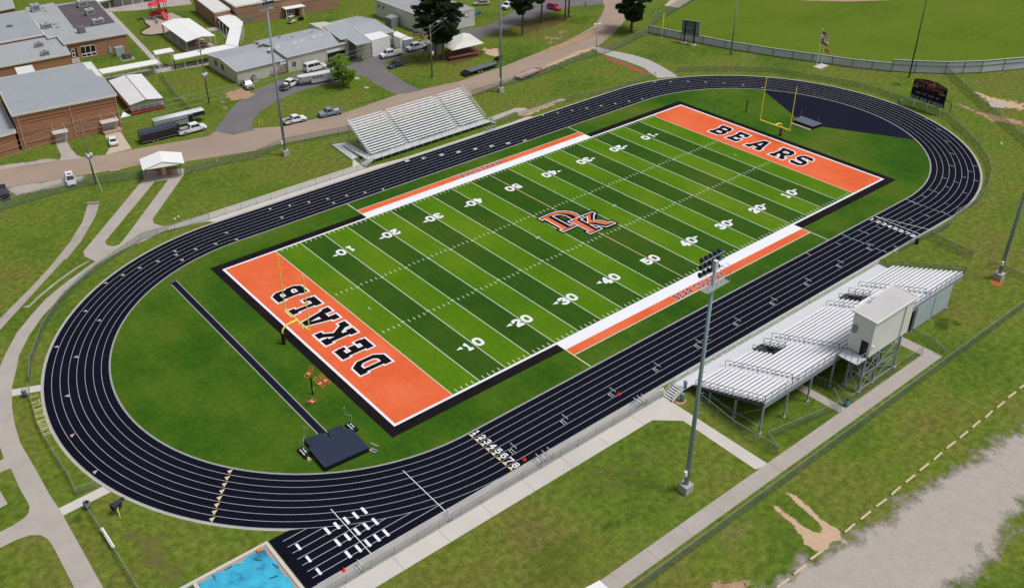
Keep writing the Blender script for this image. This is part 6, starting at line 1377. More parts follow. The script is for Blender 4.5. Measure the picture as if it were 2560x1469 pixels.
# long agricultural shed
def gable(name, label, x0, x1, y0, y1, eave, ridge, wall, roofm, trim=TRIMW, yr=None, over=.25, parent=None, cat='shed'):
    t = parent or thing(name, label, cat, (x0, y0, 0)); yr = yr if yr is not None else (y0 + y1) / 2
    m = solid(); vs = [(x0, y0, 0), (x0, y1, 0), (x0, y1, eave), (x0, yr, ridge), (x0, y0, eave), (x1, y0, 0), (x1, y1, 0), (x1, y1, eave), (x1, yr, ridge), (x1, y0, eave)]
    m.add(vs, [(0, 1, 2, 3, 4), (9, 8, 7, 6, 5), (0, 4, 9, 5), (1, 6, 7, 2), (0, 5, 6, 1), (4, 3, 8, 9), (3, 2, 7, 8)]); m.build('wall', wall, t)
    s = (ridge - eave) / (yr - y0); m = MB(); h = .03
    m.slab([(x0 - over, y0 - over, eave - over * s + .12), (x1 + over, y0 - over, eave - over * s + .12), (x1 + over, yr, ridge + .12), (x0 - over, yr, ridge + .12)], .1)
    m.slab([(x0 - over, yr, ridge + .12), (x1 + over, yr, ridge + .12), (x1 + over, y1 + over, eave + .05), (x0 - over, y1 + over, eave + .05)], .1); ro = m.build('roof', roofm, t)
    m = solid(); m.bar((x0 - over, y0 - over - .05, eave - over * s + .07), (x1 + over, y0 - over - .05, eave - over * s + .07), .1, .2)
    for x in (x0 - over, x1 + over): m.bar((x, y0 - over, eave - over * s + .09), (x, yr, ridge + .09), .14, .2); m.bar((x, yr, ridge + .09), (x, y1 + over, eave + .05), .14, .2)
    m.build('trim', trim, ro); return t
ag = gable('farm_shop', 'long cream metal shop building with grey roofs and a tall cross bay', -14.35, -1.2, 101.9, 118.2, 3.2, 4.1, SHED, SHEDG)
gable('', '', -1.15, 15.6, 101.2, 117.5, 3.9, 4.9, SHED, SHEDG, parent=ag)
gable('', '', 20.8, 30.6, 102.1, 120, 3.6, 4.6, SHED, SHEDG, parent=ag)
gr_ = ag
# cross bay (ridge running back)
m = solid(); x0_, x1_, yf_, yb2 = 15.65, 20.7, 98.0, 119.5
m.add([(x0_, yf_ + 3.2, 0), (x1_, yf_ - .6, 0), (x1_, yb2, 0), (x0_, yb2, 0), (x0_, yf_ + 3.2, 4.8), (x1_, yf_ - .6, 4.3), (x1_, yb2, 4.3), (x0_, yb2, 4.8)], [(0, 1, 5, 4), (1, 2, 6, 5), (2, 3, 7, 6), (3, 0, 4, 7), (4, 5, 6, 7), (3, 2, 1, 0)]); m.build('bay_wall', SHED, ag)
m = MB(); m.slab(GZ(v2, 5.0, (1118, 238), (1318, 192), (1558, 382), (1422, 412), (1335, 350), (1278, 362)), .18); rb_ = m.build('bay_roof', SHEDG, ag)
m = solid(); pr = GZ(v2, 4.98, (1118, 238), (1318, 192), (1558, 382), (1422, 412), (1335, 350), (1278, 362))
for a, c in zip(pr, pr[1:] + pr[:1]): m.bar(a, c, .14, .26)
m.build('trim', TRIMW, rb_)
A, B = (-14.35, 101.9), (15.6, 101.9)
A2, B2 = (-1.15, 101.2), (15.6, 101.2)
for q in (((835, 560), (872, 555), (876, 602), (840, 607)),): 
    wn = wpanel('window', v2, A2, B2, q, WFR, ag, .05)
    for i in range(2):
        for j in range(3): u0, w0 = 839 + i * 18, 563 + j * 15 - i * 2; wpanel('pane', v2, A2, B2, ((u0, w0), (u0 + 15, w0 - 2), (u0 + 16, w0 + 10), (u0 + 1, w0 + 12)), GLD, wn, .02, .052)
sg = wpanel('wall_sign', v2, A2, B2, ((728, 555), (780, 543), (784, 578), (732, 590)), WHP, ag, .08)
for k in range(3): wpanel('sign_mark', v2, A2, B2, ((738 + k * 15, 560 - k * 3), (748 + k * 15, 558 - k * 3), (749 + k * 15, 568 - k * 3), (739 + k * 15, 570 - k * 3)), DKST, sg, .02, .085)
bd_ = wpanel('doorway_shade', v2, A2, B2, ((1160, 492), (1320, 450), (1324, 545), (1166, 590)), mat('dark_opening', (.012, .010, .012), .9), ag, .03); wpanel('rolled_door', v2, A2, B2, ((1150, 465), (1270, 438), (1272, 458), (1156, 486)), WHP, ag, .12)  # near-black panel: shade inside the open bay put into its colour
for u in (928, 1148): a_ = W(v2(u, 500 - (u - 928) * .22), A2, B2); m = solid(); m.bar((a_[0], 101.1, .05), (a_[0], 101.1, 3.8), .12); m.build('downpipe', TRIMW, ag)
EA, EB = (-14.35, 101.9), (-14.35, 118.2)
wpanel('window', v2, EA, EB, ((130, 545), (152, 555), (158, 605), (135, 592)), GLD, ag, .05); wpanel('window', v2, EA, EB, ((192, 582), (212, 594), (220, 643), (197, 630)), GLD, ag, .05); wpanel('door', v2, EA, EB, ((160, 570), (180, 580), (190, 665), (170, 652)), mat('door_cream', (.56, .53, .46), .6), ag, .04)
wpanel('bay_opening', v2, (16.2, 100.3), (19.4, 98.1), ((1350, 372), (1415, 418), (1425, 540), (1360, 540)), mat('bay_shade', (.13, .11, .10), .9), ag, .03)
# rooftop bits
for k, (u, w_) in enumerate(((725, 345), (840, 345), (1020, 300), (640, 395))): g = G(v2(u, w_), 4.5); m = solid(); m.tube([(g[0], g[1], 4.3), (g[0], g[1], 5.0 - .1 * k), (g[0], g[1], 5.15 - .1 * k)], [.3, .3, .1], 8); m.build('roof_vent', STEEL, ag)
for k, (u, w_) in enumerate(((860, 395), (920, 380), (635, 450), (710, 432), (1035, 345), (1095, 330), (550, 400))): m = MB(); q = GZ(v2, 4.72 - .02 * k, (u - 22, w_ - 6), (u + 12, w_ - 12), (u + 25, w_ + 8), (u - 10, w_ + 14)); yy = lambda y: 3.9 + (y - 101.2) * 1.0 / 8.15 + .19 if y < 109.35 else 4.9 - (y - 109.35) / 8.15 + .19; m.slab([(p[0], p[1], yy(p[1])) for p in q], .03); m.build('skylight', mat('skylight', (.46, .48, .50), .4), ag)
# white box and small white sheds
def boxb(name, label, roofpx, v, h, wall, roofm, cat='container', wallcol=None):
    r = GZ(v, h, *roofpx); t = thing(name, label, cat, (r[0][0], r[0][1], 0)); m = solid(); m.prism(inset(r, .03), 0, h - .08); m.build('wall', wall, t); m = solid(); m.prism(r, h - .078, h); m.build('roof', roofm, t); return t
boxb('white_container', 'tall white container box beside the cross bay of the shop building', ((1490, 318), (1642, 285), (1727, 328), (1562, 372)), v2, 4.3, WHP, WRF); boxb('white_container', 'smaller white container box behind the first white pickup', ((600, 605), (665, 568), (855, 655), (730, 700), (620, 650)), v9, 3.2, WHP, WRF); boxb('small_shed', 'small grey sided shed with white roof beside the smaller container', ((730, 695), (860, 668), (960, 690), (960, 705), (800, 735)), v9, 2.6, ribmat('shed_grey', (.40, .42, .46), .3, 0, .2), WRF, 'shed')
boxb('storage_shed', 'small dark grey shed against the white building with an open door', ((452, 308), (570, 255), (695, 300), (565, 350)), v9, 2.8, mat('grey_shed', (.20, .21, .24), .7), mat('grey_shed_roof', (.27, .27, .30), .7), 'shed')
# white building
wb = thing('white_workshop', 'white metal workshop with grey roof behind the large pine', 'building', (48, 105, 0)); A_, B_, C_ = G(v9(297, 292)), G(v9(1190, 642)), G(v9(2092, 466)); D_ = (A_[0] + C_[0] - B_[0], A_[1] + C_[1] - B_[1])
hw = 4.6; m = solid(); m.prism([A_, B_, C_, D_], 0, hw); m.build('wall', WALLW, wb)
mid1 = ((A_[0] + D_[0]) / 2, (A_[1] + D_[1]) / 2, hw + 1.3); mid2 = ((B_[0] + C_[0]) / 2, (B_[1] + C_[1]) / 2, hw + .4); m = MB(); m.slab([(A_[0], A_[1], hw + .1), (B_[0], B_[1], hw + .1), (C_[0], C_[1], hw + .1), (D_[0], D_[1], hw + .1)], .12); m.build('roof', mat('workshop_roof', (.33, .33, .35), .7, amt=.3, scale=.15), wb)
m = solid(); [m.bar((a[0], a[1], hw + .06), (c[0], c[1], hw + .06), .16, .24) for a, c in ((A_, B_), (B_, C_), (C_, D_))]; m.build('trim', TRIMW, wb)
Bw, Cw = (B_[0], B_[1]), (C_[0], C_[1]); wpanel('doorway_shade', v9, Bw, Cw, ((1580, 330), (1762, 290), (1770, 520), (1600, 560)), mat('dark_opening', (.012, .010, .012), .9), wb, .03)  # dark panel on the closed wall, unlit interior given as colour
s_ = wpanel('wall_sign', v9, Bw, Cw, ((1893, 250), (1980, 232), (1985, 298), (1898, 316)), DKST, wb, .08); wpanel('sign_face', v9, Bw, Cw, ((1902, 256), (1975, 241), (1978, 292), (1906, 307)), WHP, s_, .02, .085)
for k in range(2): wpanel('round_vent', v9, (A_[0], A_[1]), Bw, [(345 + 78 * k + 24 * math.cos(a), 115 + 28 * k + 32 * math.sin(a)) for a in [i * math.pi / 6 for i in range(12)]], mat('vent_grey', (.26, .24, .24), .6), wb, .05)
# metal canopy at right top of trees
z = 3.1; t = thing('picnic_shelter', 'open shelter with low white metal roof beside the pine trunks', 'shelter', G(v9(1660, 1140)))
re_ = [G(v9(*p), zz) for p, zz in (((1530, 850), 2.6), ((1680, 922), 2.7), ((2257, 788), 2.7), ((2105, 690), 2.9), ((1995, 615), 2.9), ((1885, 600), 3.6), ((1655, 690), 2.9))]; c_ = G(v9(1860, 745), 3.7)
m = MB(); n = len(re_); m.add(re_ + [c_], [(i, (i + 1) % n, n) for i in range(n)]); m.add([(p[0], p[1], p[2] - .08) for p in re_] + [(c_[0], c_[1], c_[2] - .08)], [(n, (i + 1) % n, i) for i in range(n)]); m.build('roof', mat('shelter_roof', (.66, .645, .60), .55, amt=.08, scale=.3), t)
for q in ((2215, 1030), (1660, 1140), (1560, 1000), (2080, 880)): g = G(v9(*q)); m = solid(); m.bar((g[0], g[1], 0), (g[0], g[1], 2.6), .1); m.build('post', RUST, t)
ga, gb_ = G(v9(1660, 1130)), G(v9(2215, 1020)); m = solid(); m.bar((ga[0], ga[1], .5), (gb_[0], gb_[1], .5), .05, .06); m.bar((ga[0], ga[1] + 1.0, .8), (gb_[0], gb_[1] + 1.0, .8), 1.2, .1); m.build('counter', RUST, t)
m = MB(); m.add([(*re_[0][:2], .03), (*re_[1][:2], .03), (*re_[2][:2], .03), (*re_[4][:2], .03), (*re_[5][:2], .03)], [(0, 1, 2, 3, 4)]); m.build('earth_floor', mat('red_earth', (.13, .05, .03), .9), t)
boxb('grey_panel_shed', 'pale boarded shed between the pine trunks and the pickup bed', ((1225, 800), (1490, 800), (1500, 730), (1240, 720)), v9, 2.3, mat('board_pale', (.40, .38, .36), .8), mat('board_roof', (.42, .40, .38), .8), 'shed')
# ticket booth
t = thing('ticket_booth', 'brick ticket booth under a white gabled roof at the plaza entrance', 'ticket booth', G(vy(500, 440)))
r0, r1 = GZ(vy, 3.9, (438, 98), (474, 246)); l0, l1 = GZ(vy, 3.1, (160, 210), (198, 362)); q0, q1 = GZ(vy, 3.1, (742, 115), (784, 266))
m = MB(); m.slab([l0, l1, r1, r0], .15); m.slab([r0, r1, q1, q0], .15); m.build('roof', WRF, t)
m = solid(); th_ = Vector(r0) - Vector(r1); th_.z = 0; th_.normalize(); e_ = th_ * .15; m.add([Vector(l1) + e_ - Vector((0, 0, .16)), Vector(q1) + e_ - Vector((0, 0, .16)), Vector(r1) + e_ - Vector((0, 0, .16)), Vector(l1) + e_ * 2 - Vector((0, 0, .16)), Vector(q1) + e_ * 2 - Vector((0, 0, .16)), Vector(r1) + e_ * 2 - Vector((0, 0, .16))], [(0, 1, 2), (5, 4, 3), (0, 3, 4, 1), (1, 4, 5, 2), (2, 5, 3, 0)]); m.build('gable', mat('gable_white', (.66, .66, .66), .6), t)
for p, nm_ in (((220, 500), 'p'), ((745, 435), 'p'), ((745, 300), 'p'), ((250, 420), 'p')): g = G(vy(*p)); m = solid(); m.bar((g[0], g[1], 0), (g[0], g[1], 2.95), .12); m.build('post', DKST, t)
b0, b1 = G(vy(415, 448)), G(vy(603, 428)); dd = (Vector(b1) - Vector(b0)).normalized(); nn = Vector((-dd.y, dd.x, 0)); Lb = (Vector(b1) - Vector(b0)).length
m = solid(); m.prism([Vector(b0), Vector(b1), Vector(b1) + nn * 1.6, Vector(b0) + nn * 1.6], .02, 2.9); m.build('booth_wall', bandmat('booth_brick', (.42, .16, .09), (.14, .03, .02), [(1.15, 1.35)]), t)
m = solid(); a_ = Vector(b0) + dd * (Lb * .36) - nn * .06; c_ = Vector(b0) + dd * (Lb * .66) - nn * .06; m.prism([a_, c_, c_ + nn * .05, a_ + nn * .05], .05, 2.3); m.build('booth_door', mat('booth_door', (.52, .49, .38), .6), t)
m = solid(); m.prism([G(vy(400, 480)), G(vy(600, 460)), G(vy(610, 440)), G(vy(400, 450))], .02, .12); m.build('step', CONC, t)
# white roof corner at the bottom edge
g = G((1475, 1475), 2.5); t = thing('white_cabin', 'corner of a white roofed cabin beside the long walk at the bottom edge', 'cabin', (g[0], g[1], 0)); r = [G(p, 2.5) for p in ((1499, 1449), (1524, 1472), (1480, 1540), (1380, 1540), (1440, 1480))]; m = solid(); m.prism(inset(r, .1), 0, 2.3); m.build('wall', WHP, t); m = solid(); m.prism(r, 2.302, 2.5); m.build('roof', WRF, t)
# small ground things
for (v_, pts, lb) in ((v2, ((1405, 712), (1440, 705), (1455, 722), (1415, 730)), 'flat pale manhole slab on the lawn near the bright green tree'), (v2, ((1490, 798), (1525, 792), (1542, 806), (1500, 812)), 'flat pale manhole slab on the lawn below the first slab'), (vu, ((1900, 1245), (2085, 1258), (2098, 1325), (1915, 1305)), 'square concrete slab beyond the right fence'), (view(2080, 250, 480), ((2035, 520), (2055, 518), (2075, 548), (2055, 552)), 'small pale block on the grass at the right edge')):
    m = solid(); m.prism(P(v_, *pts), .0, .15); tag(m.build('ground_slab', CONC), lb, 'slab')
for k, (v_, p) in enumerate(((vk, (1590, 900)), (vk, (1623, 880)))): g = G(v_(*p)); m = solid(); m.tube([(g[0], g[1], 0), (g[0], g[1], .25)], [.22, .1], 8); tag(m.build('valve_cap', mat('cap_yellow', (.65, .70, .35), .5)), 'small yellow green valve cap on the lawn by the plaza, ' + ('left' if k == 0 else 'right') + ' of two', 'valve cap')
g = G(vk(1968, 378)); t = thing('hydrant', 'red and white hydrant inside the road fence right of the ticket booth', 'hydrant', g); m = solid(); m.tube([(0, 0, 0), (0, 0, .55)], .16, 8); m.build('barrel', WHP, t, local=True); m = solid(); m.tube([(0, 0, .55), (0, 0, .85)], [.2, .08], 8); m.build('cap', REDC, t, local=True)
for k, u in enumerate((545, 572)): g = G(v2(u, 1140)); m = solid(); m.tube([(g[0], g[1], 0), (g[0], g[1], 1.3)], .07, 6); tag(m.build('bollard', YEL_), 'thin yellow bollard on the road lawn, ' + ('left' if k == 0 else 'right') + ' one', 'bollard')
RACK = mat('gate_red', (.33, .13, .14), .6)
def cattlegate(v_, A, B, pts, lb):
    q = [Vector(W(v_(*p), A, B)) - Vector((0, .35, 0)) for p in pts]; t = thing('gate_panel', lb, 'gate panel', (q[0].x, q[0].y, 0)); m = solid()
    for k in range(6): f = k / 5; m.bar(q[0].lerp(q[3], f), q[1].lerp(q[2], f), .06)
    for f in (0, .33, .66, 1): m.bar(q[0].lerp(q[1], f), q[3].lerp(q[2], f), .06)
    m.build('bars', RACK, t)
cattlegate(v2, A, B, ((635, 650), (775, 620), (785, 660), (648, 692)), 'maroon barred gate panel leaning on the shop building wall')
# clutter beside the shop
for k, (u, w_, s) in enumerate(((960, 580, 1.2), (1040, 560, 1.5), (1100, 560, 1.5), (1150, 545, 2.2))):
    g = G(v2(u, w_ + 20)); t = thing('pallet_stack', 'stack of rusty frames beside the shop wall, ' + ('leftmost', 'second', 'third', 'right by the door')[k], 'frame stack', g, R_(20 * k), 'rusty frames beside the shop wall'); m = solid()
    for j in range(5): m.bar((-s / 2, -.4 + j * .2, .2 + .12 * j), (s / 2, -.4 + j * .2, .9 + .05 * j), .1)
    m.build('frames', mat('rusty', (.17, .12, .11), .8), t, local=True)
# ------------------------------------------------------------ dirt, gravel, needles
cover('worn_path', P(v1, (1490, 640), (1590, 655), (1720, 720), (1820, 790), (1780, 830), (1900, 830), (2060, 880), (2150, 930), (2130, 1000), (2000, 1120), (1900, 1200), (1880, 1120), (1990, 1010), (1930, 900), (1840, 840), (1660, 790), (1520, 690)), .022, SANDP, 1, 3)
cover('dirt_patch', P(v1, (2050, 850), (2200, 800), (2330, 860), (2280, 890), (2100, 920)), .023, DIRT, 1, 3)
cover('pine_needles', P(v12, (700, 480), (900, 380), (1100, 330), (1350, 300), (1600, 260), (1700, 320), (1650, 400), (1350, 480), (1100, 560), (880, 640), (700, 640)), .020, STRAW, 1.5, 12)
cover('eroded_bank', P(v12, (400, 820), (700, 740), (900, 700), (1200, 600), (1000, 560), (1250, 420), (1500, 470), (1650, 520), (1850, 400), (1990, 300), (2030, 360), (1880, 440), (1760, 560), (2050, 560), (1700, 680), (1400, 830), (1200, 880), (1100, 820), (800, 850), (500, 880)), .023, SANDP, 1.2, 5)
cover('road_verge', P(v12, (1200, 900), (1500, 780), (1900, 620), (2100, 540), (2180, 590), (1900, 720), (1600, 850), (1250, 960)), .0245, DIRT, 1.2, 5)
cover('road_verge', P(v12, (1150, 1265), (1500, 1130), (1800, 1000), (2100, 880), (2060, 850), (1750, 950), (1450, 1090), (1150, 1215)), .0245, SAND, 1, 3)
cover('pine_needles', P(v9, (1250, 940), (1450, 1000), (1650, 1000), (2100, 900), (2230, 1030), (1700, 1180), (1250, 1080)), .021, STRAW, 1.2, 5)
cover('pine_needles', P(v9, (850, 1020), (1250, 960), (1290, 1200), (1200, 1300), (900, 1150)), .021, DRY, 1.5, 9)
cover('dirt_patch', P(v9, (2230, 880), (2500, 900), (2560, 1080), (2330, 1000)), .023, SAND, 1, 4)
cover('scoreboard_dirt', P(vsb, (560, 830), (900, 830), (1220, 720), (1400, 690), (1650, 850), (1900, 960), (2330, 1080), (2330, 1210), (1700, 1120), (1400, 1100), (1150, 1090), (850, 990)), .021, SANDP, 1, 3)
cover('dirt_track', P(vu, (1750, 1120), (1950, 1180), (2330, 1260), (2330, 1330), (2000, 1290), (1800, 1180)), .022, SAND, 1.2, 6)
cover('dirt_track', P(vu, (1600, 1300), (1900, 1380), (2330, 1480), (2330, 1530), (1900, 1450)), .022, DIRT, 1.2, 6)
cover('dirt_patch', P(vg, (1045, 520), (1130, 540), (1240, 620), (1330, 740), (1450, 830), (1560, 900), (1600, 960), (1700, 1030), (1600, 1020), (1500, 1000), (1450, 1080), (1400, 1110), (1320, 1090), (1220, 1000), (1240, 960), (1110, 850), (1080, 790), (940, 690), (880, 620), (980, 640), (1060, 750), (1200, 830), (1290, 900), (1390, 900), (1370, 800), (1240, 690)), .022, SAND, .5, 1.2)
cover('dirt_patch', P(vg, (340, 1375), (380, 1400), (450, 1456), (560, 1350), (690, 1360), (710, 1430), (600, 1470), (500, 1600), (300, 1500)), .022, DIRT, .6, 1.8)
cover('gravel_lot', P(view(1600, 950, 960, 1456), (480, 830), (640, 695), (760, 625), (860, 585), (980, 495), (1100, 405), (1250, 320), (1350, 250), (1500, 180), (1700, 60), (1900, -60), (1950, 100), (1600, 350), (1456, 440), (1380, 570), (1260, 700), (1190, 800), (1050, 1050), (200, 1300)), .020, GRAV, 1.2, 6)
cover('red_stones', P(v3, (1500, 505), (1560, 525), (1700, 575), (1850, 640), (1900, 690), (1840, 680), (1680, 610), (1520, 545)), .023, blendmat('red_stone', (.34, .14, .08), .45, 1.2, .1), .7, 2)
cover('bare_strip', P(v6b, (640, 185), (760, 130), (1100, 20), (1220, -30), (1230, 0), (1100, 50), (800, 180), (680, 200)), .0215, SAND, .8, 2)
cover('roadside_gravel', P(vz, (85, 425), (300, 375), (600, 335), (860, 295), (860, 340), (650, 400), (400, 440), (150, 500)), .021, GRAV, .8, 2.5)
cover('roadside_gravel', P(vz, (-60, 200), (230, 150), (600, 110), (620, 130), (300, 180), (-60, 240)), .021, GRAV, .8, 2)
cover('lawn_patch', P(vq, (900, 1200), (1300, 1080), (1600, 1300), (1500, 1700), (800, 1900), (400, 1700), (700, 1400)), .009, LUS, 1.5, 14)
cover('lawn_patch', P(vq, (1350, 1180), (1900, 960), (2150, 860), (2150, 900), (1900, 1010), (1500, 1230)), .0095, DRK, 1.2, 5)
cover('lawn_patch', P(vq, (1100, 900), (1500, 560), (2050, 420), (2200, 560), (1700, 740), (1300, 1000)), .0092, DRY, 1.5, 14)
cover('lawn_patch', P(vg, (-50, 560), (80, 560), (110, 640), (0, 700), (-60, 640)), .0098, DRY, .8, 3)
cover('lawn_patch', P(vm, (1500, 800), (2000, 700), (2250, 1000), (2400, 1200), (2100, 1500), (1700, 1300)), .0092, DRY, 1.2, 9)
cover('lawn_patch', P(v2, (1330, 980), (1700, 860), (1790, 870), (1600, 930), (1350, 985)), .0096, LUS, 1, 3)
cover('lawn_patch', P(vz2, (1600, 1300), (2100, 1000), (2330, 900), (2330, 1150), (2150, 1220), (1900, 1350)), .0094, LUS, 1, 5)
cover('lawn_patch', P(vc, (1600, 1050), (1300, 1150), (1500, 1400), (2000, 1250)), .0094, DRK, 1, 5)
cover('lawn_patch', P(v3, (1050, 190), (1300, 120), (1480, 130), (1350, 260), (1150, 230)), .0094, LUS, 1.5, 9)
cover('lawn_patch', P(vu, (550, 1040), (900, 1000), (1350, 980), (1380, 1040), (900, 1060)), .0094, DRK, 1.2, 5)
cover('lawn_patch', P(vm, (930, 250), (1080, 900), (1200, 1200), (1000, 900), (850, 500)), .0095, DRK, 1, 4)
cover('clay_patch', P(vR, (2010, 730), (2060, 720), (2150, 765), (2110, 785), (2040, 765)), .022, blendmat('red_clay', (.50, .15, .06), .4, 1, .1), .4, .8)
cover('soil_patch', P(vz2, (600, 620), (680, 560), (800, 590), (760, 650), (640, 650)), .022, DIRT, .4, 1)
# ------------------------------------------------------------ vehicles
TYRE = mat('tyre', (.014, .014, .015), .8); RIM = mat('rim', (.42, .43, .45), .35, .5); CHR = mat('chrome', (.45, .46, .48), .25, .6)
LHD = mat('headlight', (.62, .64, .66), .2); TLT = mat('taillight', (.45, .02, .02), .3)
def paint(name, c): return mat('paint_' + name, c, .28, 0, amt=.03, spec=.5)
def wheels(t, L, wd, r, xs, w_=.24, rear2=False):
    for x in xs:
        for s in (-1, 1):
            m = solid(); y = s * (wd / 2 - .12); m.tube([(x, y - w_ / 2, r), (x, y + w_ / 2, r)], r, 16); o = m.build('wheel', TYRE, t, local=True)
            m = solid(); yy = y + s * (w_ / 2); m.tube([(x, yy - s * .01, r), (x, yy + s * .012, r)], r * .6, 12); m.build('rim', RIM, o, local=True)
def bodyloft(m, secs):
    """secs: list of (x, halfwidth_low, z_low, halfwidth_mid, z_mid, halfwidth_top, z_top)"""
    vs = []; n = 6
    for (x, a, z0, b_, z1, c, z2) in secs: vs += [(x, -a, z0), (x, -b_, z1), (x, -c, z2), (x, c, z2), (x, b_, z1), (x, a, z0)]
    fs = []
    for i in range(len(secs) - 1):
        for k in range(n): fs.append((i * n + k, i * n + (k + 1) % n, (i + 1) * n + (k + 1) % n, (i + 1) * n + k))
    fs.append(tuple(range(n))[::-1]); fs.append(tuple((len(secs) - 1) * n + k for k in range(n))); m.add(vs, fs)
def house(t, m_, xb, xf, xrb, xrf, wb_, wt, zb, zt, side_split=(.5,), roofm=None):
    """greenhouse: base xb..xf, roof xrb..xrf, with glass"""
    m = solid(); P_ = [(xb, -wb_, zb), (xf, -wb_, zb), (xf, wb_, zb), (xb, wb_, zb), (xrb, -wt, zt), (xrf, -wt, zt), (xrf, wt, zt), (xrb, wt, zt)]
    m.add(P_, [(3, 2, 1, 0), (4, 5, 6, 7), (0, 1, 5, 4), (1, 2, 6, 5), (2, 3, 7, 6), (3, 0, 4, 7)]); c = m.build('cab', m_, t, local=True)
    def face(a, b_, c_, d, u0, u1, w0, w1, nm, off=.012):
        A_, B_, C2, D_ = map(Vector, (a, b_, c_, d)); q = []
        for u, w_ in ((u0, w0), (u1, w0), (u1, w1), (u0, w1)): q.append(A_.lerp(B_, u).lerp(D_.lerp(C2, u), w_))
        n = (q[1] - q[0]).cross(q[3] - q[0]).normalized(); ctr = Vector(((xb + xf) / 2, 0, (zb + zt) / 2))
        if n.dot(q[0] - ctr) < 0: n = -n
        mm = solid(); mm.panel([p + n * .002 for p in q], n, off); mm.build(nm, GLASS, c, local=True)
    face(P_[1], P_[2], P_[6], P_[5], .06, .94, .08, .92, 'windscreen'); face(P_[0], P_[3], P_[7], P_[4], .08, .92, .15, .88, 'rear_window')
    sp = [0.06] + list(side_split) + [.94]
    for a, c_ in zip(sp, sp[1:]):
        face(P_[0], P_[1], P_[5], P_[4], a + .012, c_ - .012, .12, .86, 'side_window'); face(P_[3], P_[2], P_[6], P_[7], a + .012, c_ - .012, .12, .86, 'side_window')
    return c
def mirrors(t, x, w_, z, m_):
    for s in (-1, 1): m = solid(); m.cb((x, s * (w_ + .12), z), (.12, .24, .2)); m.build('mirror', m_, t, local=True)
def pickup(label, x, y, rz, col, L=5.8, crew=True, ext=False, bedcover=None, dually=False, topper=False, flatbed=False, hgt=1.85, old=False, load=None, name='pickup_truck', cat='pickup truck'):
    t = thing(name, label, cat, (x, y, 0.02), rz); wd = 1.95; hw = wd / 2; cabL = 2.3 if crew else (1.9 if ext else 1.45); hood = 1.35 if not old else 1.5
    xf = L / 2; xh = xf - hood; xcb = xh - cabL; sill = .45; belt = 1.12 * hgt / 1.85; m = solid()
    if old: secs = [(xcb, hw, sill, hw, .8, hw - .06, belt), (xh, hw, sill, hw, .8, hw - .06, belt), (xf - .1, hw, sill, hw, .8, hw - .08, belt - .04), (xf, hw - .02, sill + .05, hw - .02, .8, hw - .1, belt - .1)]
    else: secs = [(xcb, hw, sill, hw, .8, hw - .05, belt), (xh, hw, sill, hw, .8, hw - .07, belt), (xf - .5, hw, sill, hw - .02, .8, hw - .16, belt - .03), (xf - .1, hw - .06, sill, hw - .08, .8, hw - .25, belt - .14), (xf, hw - .16, sill + .05, hw - .16, .75, hw - .3, belt - .28)]
    bodyloft(m, secs); m.build('body', col, t, local=True)
    house(t, col, xcb + .02, xh + .25, xcb + .12, xh - .42 * (.7 if old else 1), hw - .07, hw - .26, belt - .01, hgt, (.5,) if crew else ((.38,) if ext else ()))
    xb = -L / 2
    if flatbed:
        m = solid(); m.box(xb, xcb - .05, -1.05, 1.05, .85, .97); m.build('flat_bed', mat('bed_black', (.035, .037, .042), .6, amt=.3), t, local=True); m = solid(); m.bar((xcb - .1, -.9, .97), (xcb - .1, -.9, 1.8), .07); m.bar((xcb - .1, .9, .97), (xcb - .1, .9, 1.8), .07); m.bar((xcb - .1, -.9, 1.8), (xcb - .1, .9, 1.8), .07); m.build('headache_rack', BLKM, t, local=True)
        m = solid(); m.tube([(xcb - .75, -.5, 1.25), (xcb - .75, .45, 1.25)], .38, 12); m.build('tank', WHP, t, True, local=True); m = solid(); m.box(xb, xcb, -1.06, -.75, .55, .84); m.box(xb, xcb, .75, 1.06, .55, .84); m.build('skirt', STEEL, t, local=True)
    else:
        bd = solid(); bt = belt + .02
        for s in (-1, 1): bd.box(xb + .04, xcb - .04, s * hw - (.09 if s > 0 else 0), s * hw + (0 if s > 0 else .09), sill, bt)
        bd.box(xb, xb + .09, -hw, hw, sill + .1, bt); bd.box(xcb - .12, xcb - .04, -hw + .09, hw - .09, .7, bt); b_ = bd.build('bed', col, t, local=True)
        if dually:
            m = solid()
            for s in (-1, 1): m.box(xb + .75, xb + 1.95, min(s * hw, s * (hw + .2)), max(s * hw, s * (hw + .2)), .75, 1.0)
            m.build('fender', col, b_, local=True)
        m = solid(); m.box(xb + .091, xcb - .121, -hw + .091, hw - .091, .62, .7); m.build('bed_floor', mat('bed_liner', (.03, .03, .035), .8) if not old else mat('bed_grey', (.32, .32, .33), .7), b_, local=True)
        if bedcover: m = solid(); m.box(xb + .05, xcb - .06, -hw + .04, hw - .04, bt + .002, bt + .06); m.build('bed_cover', bedcover, b_, local=True)
        if topper: house(t, col, xb + .08, xcb - .05, xb + .2, xcb - .08, hw - .05, hw - .22, belt + .021, hgt - .03, (.5,))
        if load: m = solid(); m.cb((xb + 1.1, .1, .95), (1.2, .9, .35)); m.cb((xb + .7, -.4, .9), (.6, .4, .3)); m.build('load', load, b_, local=True)
    m = solid(); m.cb((xf + .03, 0, .58), (.14, wd - .25, .24)); m.cb((xb - .05, 0, .58), (.14, wd - .2, .2)); m.build('bumper', CHR if not old else STEEL, t, local=True)
    m = solid(); m.cb((xf + (-.02 if not old else .01), 0, .8), (.06, wd - .75, .28)); m.build('grille', BLKM, t, local=True)
    for s in (-1, 1):
        m = solid(); m.cb((xf - .07, s * (hw - .28), .84), (.14, .3, .2)); m.build('headlight', LHD, t, local=True)
        m = solid(); m.cb((xb - .01, s * (hw - .1), .9), (.06, .16, .32)); m.build('taillight', TLT, t, local=True)
